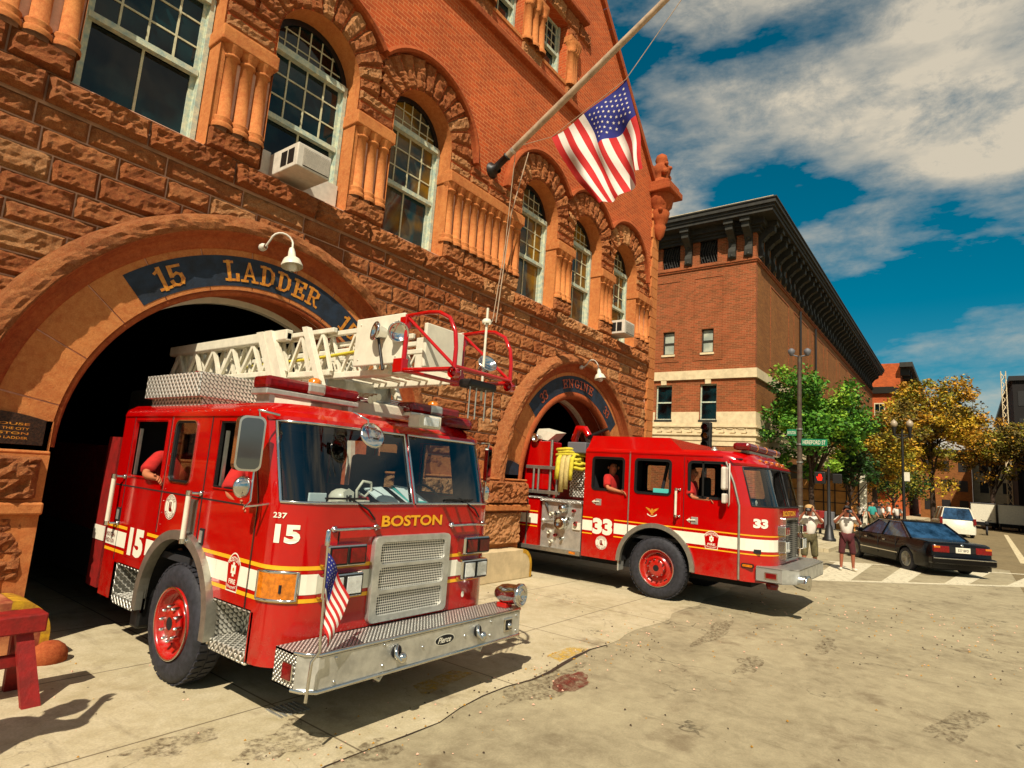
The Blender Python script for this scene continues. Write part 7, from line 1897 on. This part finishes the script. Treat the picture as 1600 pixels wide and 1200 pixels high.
# ================================================================== GROUND, SKY, LIGHT, CAMERA
def groundmat(name, ha, hb, hc, joints=False):
    t = NT(name); v = t.geo()
    a = t.ramp(t.noise(v, .55, 6, .7), .32, .68); b = t.ramp(t.noise(v, 5, 7, .75, .4), .35, .7); c_ = t.ramp(t.noise(v, 60, 4, .8), .3, .75)
    c = t.mix(a, hx(ha), hx(hb)); c = t.mix(t.math('MULTIPLY', b, .6), c, hx(hc)); c = t.mix(t.math('MULTIPLY', c_, .55), c, tuple(x*.3 for x in hx(hc)[:3])+(1,))
    sp = t.ramp(t.noise(v, 1.7, 6, .65), .56, .70); c = t.mix(t.math('MULTIPLY', sp, .45), c, hx('4a3420'))      # oil stains
    sp2 = t.ramp(t.noise(t.mapv(v, (1.1, 1.1, 1), loc=(4, 9, 0)), 9, 2, .5), .74, .78); c = t.mix(t.math('MULTIPLY', sp2, .7), c, hx('1c140c'))
    stk = t.ramp(t.noise(t.mapv(v, (5, .7, 1), (0, 0, R(20))), 1.1, 5, .7), .58, .74); c = t.mix(t.math('MULTIPLY', stk, .3), c, hx('3c2c1c'))
    # cracks
    vo = t.n('ShaderNodeTexVoronoi', feature='DISTANCE_TO_EDGE'); vo.inputs['Scale'].default_value = .32
    dn = t.n('ShaderNodeVectorMath', operation='ADD'); nn = t.n('ShaderNodeTexNoise'); nn.inputs['Scale'].default_value = 1.6; nn.inputs['Detail'].default_value = 7
    t.l(v, nn.inputs['Vector']); sc = t.n('ShaderNodeVectorMath', operation='SCALE'); t.l(nn.outputs['Color'], sc.inputs[0]); sc.inputs['Scale'].default_value = 1.5
    t.l(v, dn.inputs[0]); t.l(sc.outputs[0], dn.inputs[1]); t.l(dn.outputs[0], vo.inputs['Vector'])
    ck = t.math('SUBTRACT', 1, t.ramp(vo.outputs['Distance'], .0, .006 if not joints else .003))
    ck = t.math('MULTIPLY', ck, t.ramp(t.noise(v, .8, 2), .47, .6)); c = t.mix(t.math('MULTIPLY', ck, .75), c, hx('1c140c'))
    if joints:
        sx = t.n('ShaderNodeSeparateXYZ'); t.l(v, sx.inputs[0]); js = []
        for o, per, off in ((0, 1.9, .75), (1, 1.6, .2)):
            m = t.math('PINGPONG', t.math('ADD', sx.outputs[o], off), per/2); js.append(t.math('SUBTRACT', 1, t.ramp(m, .004, .012)))
        j = t.math('MAXIMUM', js[0], js[1]); c = t.mix(t.math('MULTIPLY', j, .75), c, hx('3c2c18'))
    bm = t.math('SUBTRACT', t.math('ADD', t.noise(v, 130, 4, .8), t.math('MULTIPLY', t.noise(v, 9, 5), .6)), ck)
    return t.bsdf(c, .9, 0, .25, 0, bm, .5, .008)
M['asphalt'] = groundmat('worn_asphalt', 'aa9e7e', '746850', 'c2b694')
M['apron'] = groundmat('worn_concrete', 'c4b694', 'a0926c', 'd6caac', True)
M['asph2'] = groundmat('patched_asphalt', '847250', '66583c', '9a8a68')
M['line'] = simple('road_line_paint', 'd8cca8', .8, h2='a8946c', vscale=7)
M['lineY'] = simple('yellow_road_paint', 'd0a028', .8, h2='a88c4c', vscale=9)
M['puddle'] = simple('red_brown_stain', '6c1c10', .35, h2='3c2010', vscale=7)
mb = MB(); mb.add([(-400, -400, 0), (700, -400, 0), (700, 400, 0), (-400, 400, 0)], [(0, 1, 2, 3)]); tag(mb.build('ground', 'asphalt'), kind='structure')
rr = random.Random(11)
edge = [(-6+i*.35, 3.30+.045*(-6+i*.35)+.05*math.sin(i*1.3)+rr.uniform(-.03, .03)) for i in range(65)]
mb = MB(); P = edge+[(16.9, 3.9), (16.9, 24), (-6, 24)]
mb.prism(P, lambda u, v, d: (u, v, .004), 0, 0); tag(mb.build('driveway', 'apron'), kind='structure')
mb = MB(); ed2 = [(p[0], p[1]+.0) for p in edge if -5 < p[0] < 7.2]
vs = []
for p in ed2: w = rr.uniform(.003, .011)+(.03*math.exp(-((p[0]-5.9)/.7)**2)); vs += [(p[0], p[1]-w, .0065), (p[0], p[1]+w*.5, .0065)]
mb.add(vs, [(2*i, 2*i+2, 2*i+3, 2*i+1) for i in range(len(ed2)-1)]); tag(mb.build('kerb_crack', 'bark'), kind='structure')
def blob(cx, cy, rx, ry, rot, n=26, seed=1, jag=.2):
    q = random.Random(seed); P = []
    for i in range(n):
        a = 2*math.pi*i/n; k = 1+jag*noise.noise(Vector((math.cos(a)*1.6+seed, math.sin(a)*1.6, seed)))*1.8
        x, y = rx*k*math.cos(a), ry*k*math.sin(a); P.append((cx+x*math.cos(rot)-y*math.sin(rot), cy+x*math.sin(rot)+y*math.cos(rot)))
    return P
mb = MB(); mb.prism(blob(5.42, 3.2, .34, .15, .2, seed=2), lambda u, v, d: (u, v, .008), 0, 0); tag(mb.build('puddle', 'stainr'), kind='structure')
mb = MB(); mb.prism(blob(5.15, 3.32, .75, .16, .06, seed=5, jag=.6), lambda u, v, d: (u, v, .0075), 0, 0); tag(mb.build('oil_stain', 'stain'), kind='structure')
mb = MB()
for (x, y, a, b, r_, s_) in ((2.75, 3.95, .35, .22, .4, 3), (3.1, 3.4, .3, .12, 0, 4), (2.2, 4.4, .3, .15, 0, 14), (7.6, 2.1, .5, .12, .1, 7), (9.5, 1.6, .5, .12, .1, 9), (7.2, .15, .7, .14, -.25, 12), (8.8, 2.9, .9, .12, .1, 18)):  # the long patch at lowest y paints a cast shadow; the rest are oil
    mb.prism(blob(x, y, a, b, r_, seed=s_, jag=.5), lambda u, v, d: (u, v, .0078), 0, 0)
tag(mb.build('oil_stain', 'stain'), kind='structure')
rl = random.Random(21); mb = MB()
for k in range(900):
    x = rl.uniform(1.2, 14); y = rl.uniform(-1.5, 6.8) if x < 9 else rl.uniform(-2, 3.5)
    if rl.random() < .55 and x < 8: y = 3.5+rl.gauss(0, .25)
    r = rl.uniform(.003, .012)*(1+x*.06); a = rl.random()*6.28; q = .0075+.0001*(k % 9)
    mb.add([(x+r*math.cos(a), y+r*math.sin(a), q), (x+r*math.cos(a+2), y+r*math.sin(a+2), q), (x+r*math.cos(a+4), y+r*math.sin(a+4), q), (x, y, q+r*.8)], [(0, 1, 3), (1, 2, 3), (2, 0, 3)], k % 3)
tag(mb.build('grit', ['bark', 'leafo', 'mortar']), kind='stuff')
# drain grate in the driveway
mb = MB()
for i in range(7): mb.box(2.95+i*.04, 2.97+i*.04, 4.3, 4.52, .004, .012)
tag(mb.build('drain_grate', 'steel', None, (3.1, 4.4, 0)), 'small slotted drain grate in the concrete under the ladder truck', 'drain')
# crosswalk and lane lines
def gp(*P): return [(p[0], p[1], .006) for p in P]
mb = MB()
A0, A1 = (15.9, 3.2), (24.6, -3.9); B0, B1 = (21.2, 3.5), (28.6, -5.6)
def quad2(a, b, w):
    d = Vector((b[0]-a[0], b[1]-a[1])).normalized(); nx, ny = -d.y*w, d.x*w
    mb.add(gp((a[0]-nx, a[1]-ny), (b[0]-nx, b[1]-ny), (b[0]+nx, b[1]+ny), (a[0]+nx, a[1]+ny)), [(0, 1, 2, 3)])
quad2(A0, A1, .10); quad2(B0, B1, .10)
for k, (t0, t1) in enumerate(((.02, .12), (.2, .27), (.37, .44), (.55, .62), (.74, .81))):
    f = lambda a, b, t: (a[0]+(b[0]-a[0])*t, a[1]+(b[1]-a[1])*t)
    P = [f(A0, A1, t0), f(A0, A1, t1), f(B0, B1, t1), f(B0, B1, t0)]; mb.add([(p[0], p[1], .0085) for p in P], [(0, 1, 2, 3)])
tag(mb.build('crosswalk', 'wfade'), kind='structure')
mb = MB(); quad2((30, -1.6), (60, -2.2), .12); mb.add(gp((29, -3.2), (62, -3.8), (62, -3.6), (29, -3.0)), [(0, 1, 2, 3)]); tag(mb.build('lane_line', 'line'), kind='structure')
mb = MB(); mb.add(gp((5.9, 3.62), (6.6, 3.66), (6.5, 3.85), (6.0, 3.85)), [(0, 1, 2, 3)]); mb.add(gp((4.1, 3.9), (4.9, 4.0), (4.8, 4.2), (4.2, 4.15)), [(0, 1, 2, 3)]); tag(mb.build('kerb_paint', 'yfade'), kind='structure')
mb = MB(); mb.add(gp((19, -40), (700, -40), (700, 3.4), (26, 3.4), (26, -1), (19, -1)), [(0, 1, 2, 3, 4, 5)])
for i, v in enumerate(mb.v): mb.v[i] = (v[0], v[1], .003)
tag(mb.build('road', 'asph2'), kind='structure')
mb = MB(); mb.box(24.5, 300, 4.2, 8.9, -.1, .12); mb.box(24.35, 24.5, 4.2, 8.9, -.1, .125); mb.box(24.5, 300, 4.05, 4.2, -.1, .125); tag(mb.build('pavement', 'apron'), kind='structure')

# sky
wd = bpy.data.worlds.new('World'); scene.world = wd; wd.use_nodes = True; t = wd.node_tree; t.nodes.clear()
out = t.nodes.new('ShaderNodeOutputWorld'); bg = t.nodes.new('ShaderNodeBackground'); sky = t.nodes.new('ShaderNodeTexSky'); sky.sky_type = 'NISHITA'; sky.sun_disc = False
SD = Vector((-1.6, -.85, 2.05)).normalized()
el = math.asin(SD.z); az = math.atan2(SD.x, SD.y)
sky.sun_elevation = el; sky.sun_rotation = az; sky.air_density = 1.0; sky.dust_density = .6; sky.ozone_density = 2.5
tc = t.nodes.new('ShaderNodeTexCoord')
def wn(scale, detail, rough, mp, dist=0):
    m = t.nodes.new('ShaderNodeMapping'); m.inputs['Scale'].default_value = mp[:3]; m.inputs['Location'].default_value = mp[3:]
    t.links.new(tc.outputs['Generated'], m.inputs[0]); n_ = t.nodes.new('ShaderNodeTexNoise'); n_.inputs['Scale'].default_value = scale; n_.inputs['Detail'].default_value = detail
    n_.inputs['Roughness'].default_value = rough; n_.inputs['Distortion'].default_value = dist; t.links.new(m.outputs[0], n_.inputs['Vector']); return n_.outputs['Fac']
def wr(f, a, b):
    m = t.nodes.new('ShaderNodeMapRange'); m.clamp = True; t.links.new(f, m.inputs[0]); m.inputs[1].default_value = a; m.inputs[2].default_value = b; return m.outputs[0]
def wm(f, a, b, bt='MIX'):
    m = t.nodes.new('ShaderNodeMix'); m.data_type = 'RGBA'; m.blend_type = bt
    for i, v in ((0, f), (6, a), (7, b)):
        if isinstance(v, (tuple, float, int)): m.inputs[i].default_value = v
        else: t.links.new(v, m.inputs[i])
    return m.outputs[2]
hs_ = t.nodes.new('ShaderNodeHueSaturation'); hs_.inputs['Hue'].default_value = .463; hs_.inputs['Saturation'].default_value = 1.6; hs_.inputs['Value'].default_value = .95; t.links.new(sky.outputs[0], hs_.inputs['Color'])
cl = wr(wn(1.7, 8, .56, (1, 1, 3.0, 2.6, .7, 1.2), .1), .43, .60)
cl2 = wr(wn(8, 8, .72, (1, 1, 1.8, 3, .2, 0), .2), .20, .55)
m_ = t.nodes.new('ShaderNodeMath'); m_.operation = 'MULTIPLY'; t.links.new(cl, m_.inputs[0]); t.links.new(cl2, m_.inputs[1]); m_.use_clamp = True
m2 = t.nodes.new('ShaderNodeMath'); m2.operation = 'MULTIPLY'; t.links.new(m_.outputs[0], m2.inputs[0]); m2.inputs[1].default_value = 1.25; m2.use_clamp = True
cc = wm(m2.outputs[0], hs_.outputs[0], (9.8, 8.7, 6.8, 1))
t.links.new(cc, bg.inputs[0]); bg.inputs[1].default_value = .05; t.links.new(bg.outputs[0], out.inputs[0])
sl = bpy.data.lights.new('sun', 'SUN'); sl.energy = 5.0; sl.angle = R(.5); sl.color = (1, .89, .72); so_ = bpy.data.objects.new('sun', sl); col.objects.link(so_)
so_.rotation_euler = SD.to_track_quat('Z', 'Y').to_euler(); so_.location = (-20, -20, 30)

# camera
cd = bpy.data.cameras.new('camera'); cam = bpy.data.objects.new('camera', cd); col.objects.link(cam); scene.camera = cam
yaw, pitch, roll = .6567, .1493, -.0700
fw_ = Vector((math.cos(yaw)*math.cos(pitch), math.sin(yaw)*math.cos(pitch), math.sin(pitch))); rt = Vector((math.sin(yaw), -math.cos(yaw), 0)); dn = fw_.cross(rt)
r2 = rt*math.cos(roll)+dn*math.sin(roll); d2 = -rt*math.sin(roll)+dn*math.cos(roll)
m = Matrix.Identity(4)
for i in range(3): m[i][0] = r2[i]; m[i][1] = -d2[i]; m[i][2] = -fw_[i]; m[i][3] = (0, 0, 2.0)[i]
cam.matrix_world = m; cd.sensor_width = 36; cd.sensor_fit = 'HORIZONTAL'; cd.lens = 36*929.6/1600; cd.clip_end = 3000; cd.clip_start = .05
vs_ = scene.view_settings; vs_.view_transform = 'Standard'; vs_.look = 'None'; vs_.exposure = .42; vs_.gamma = 1
scene.render.engine = 'CYCLES'
for o in bpy.data.objects:
    if '_w' in o: del o['_w']
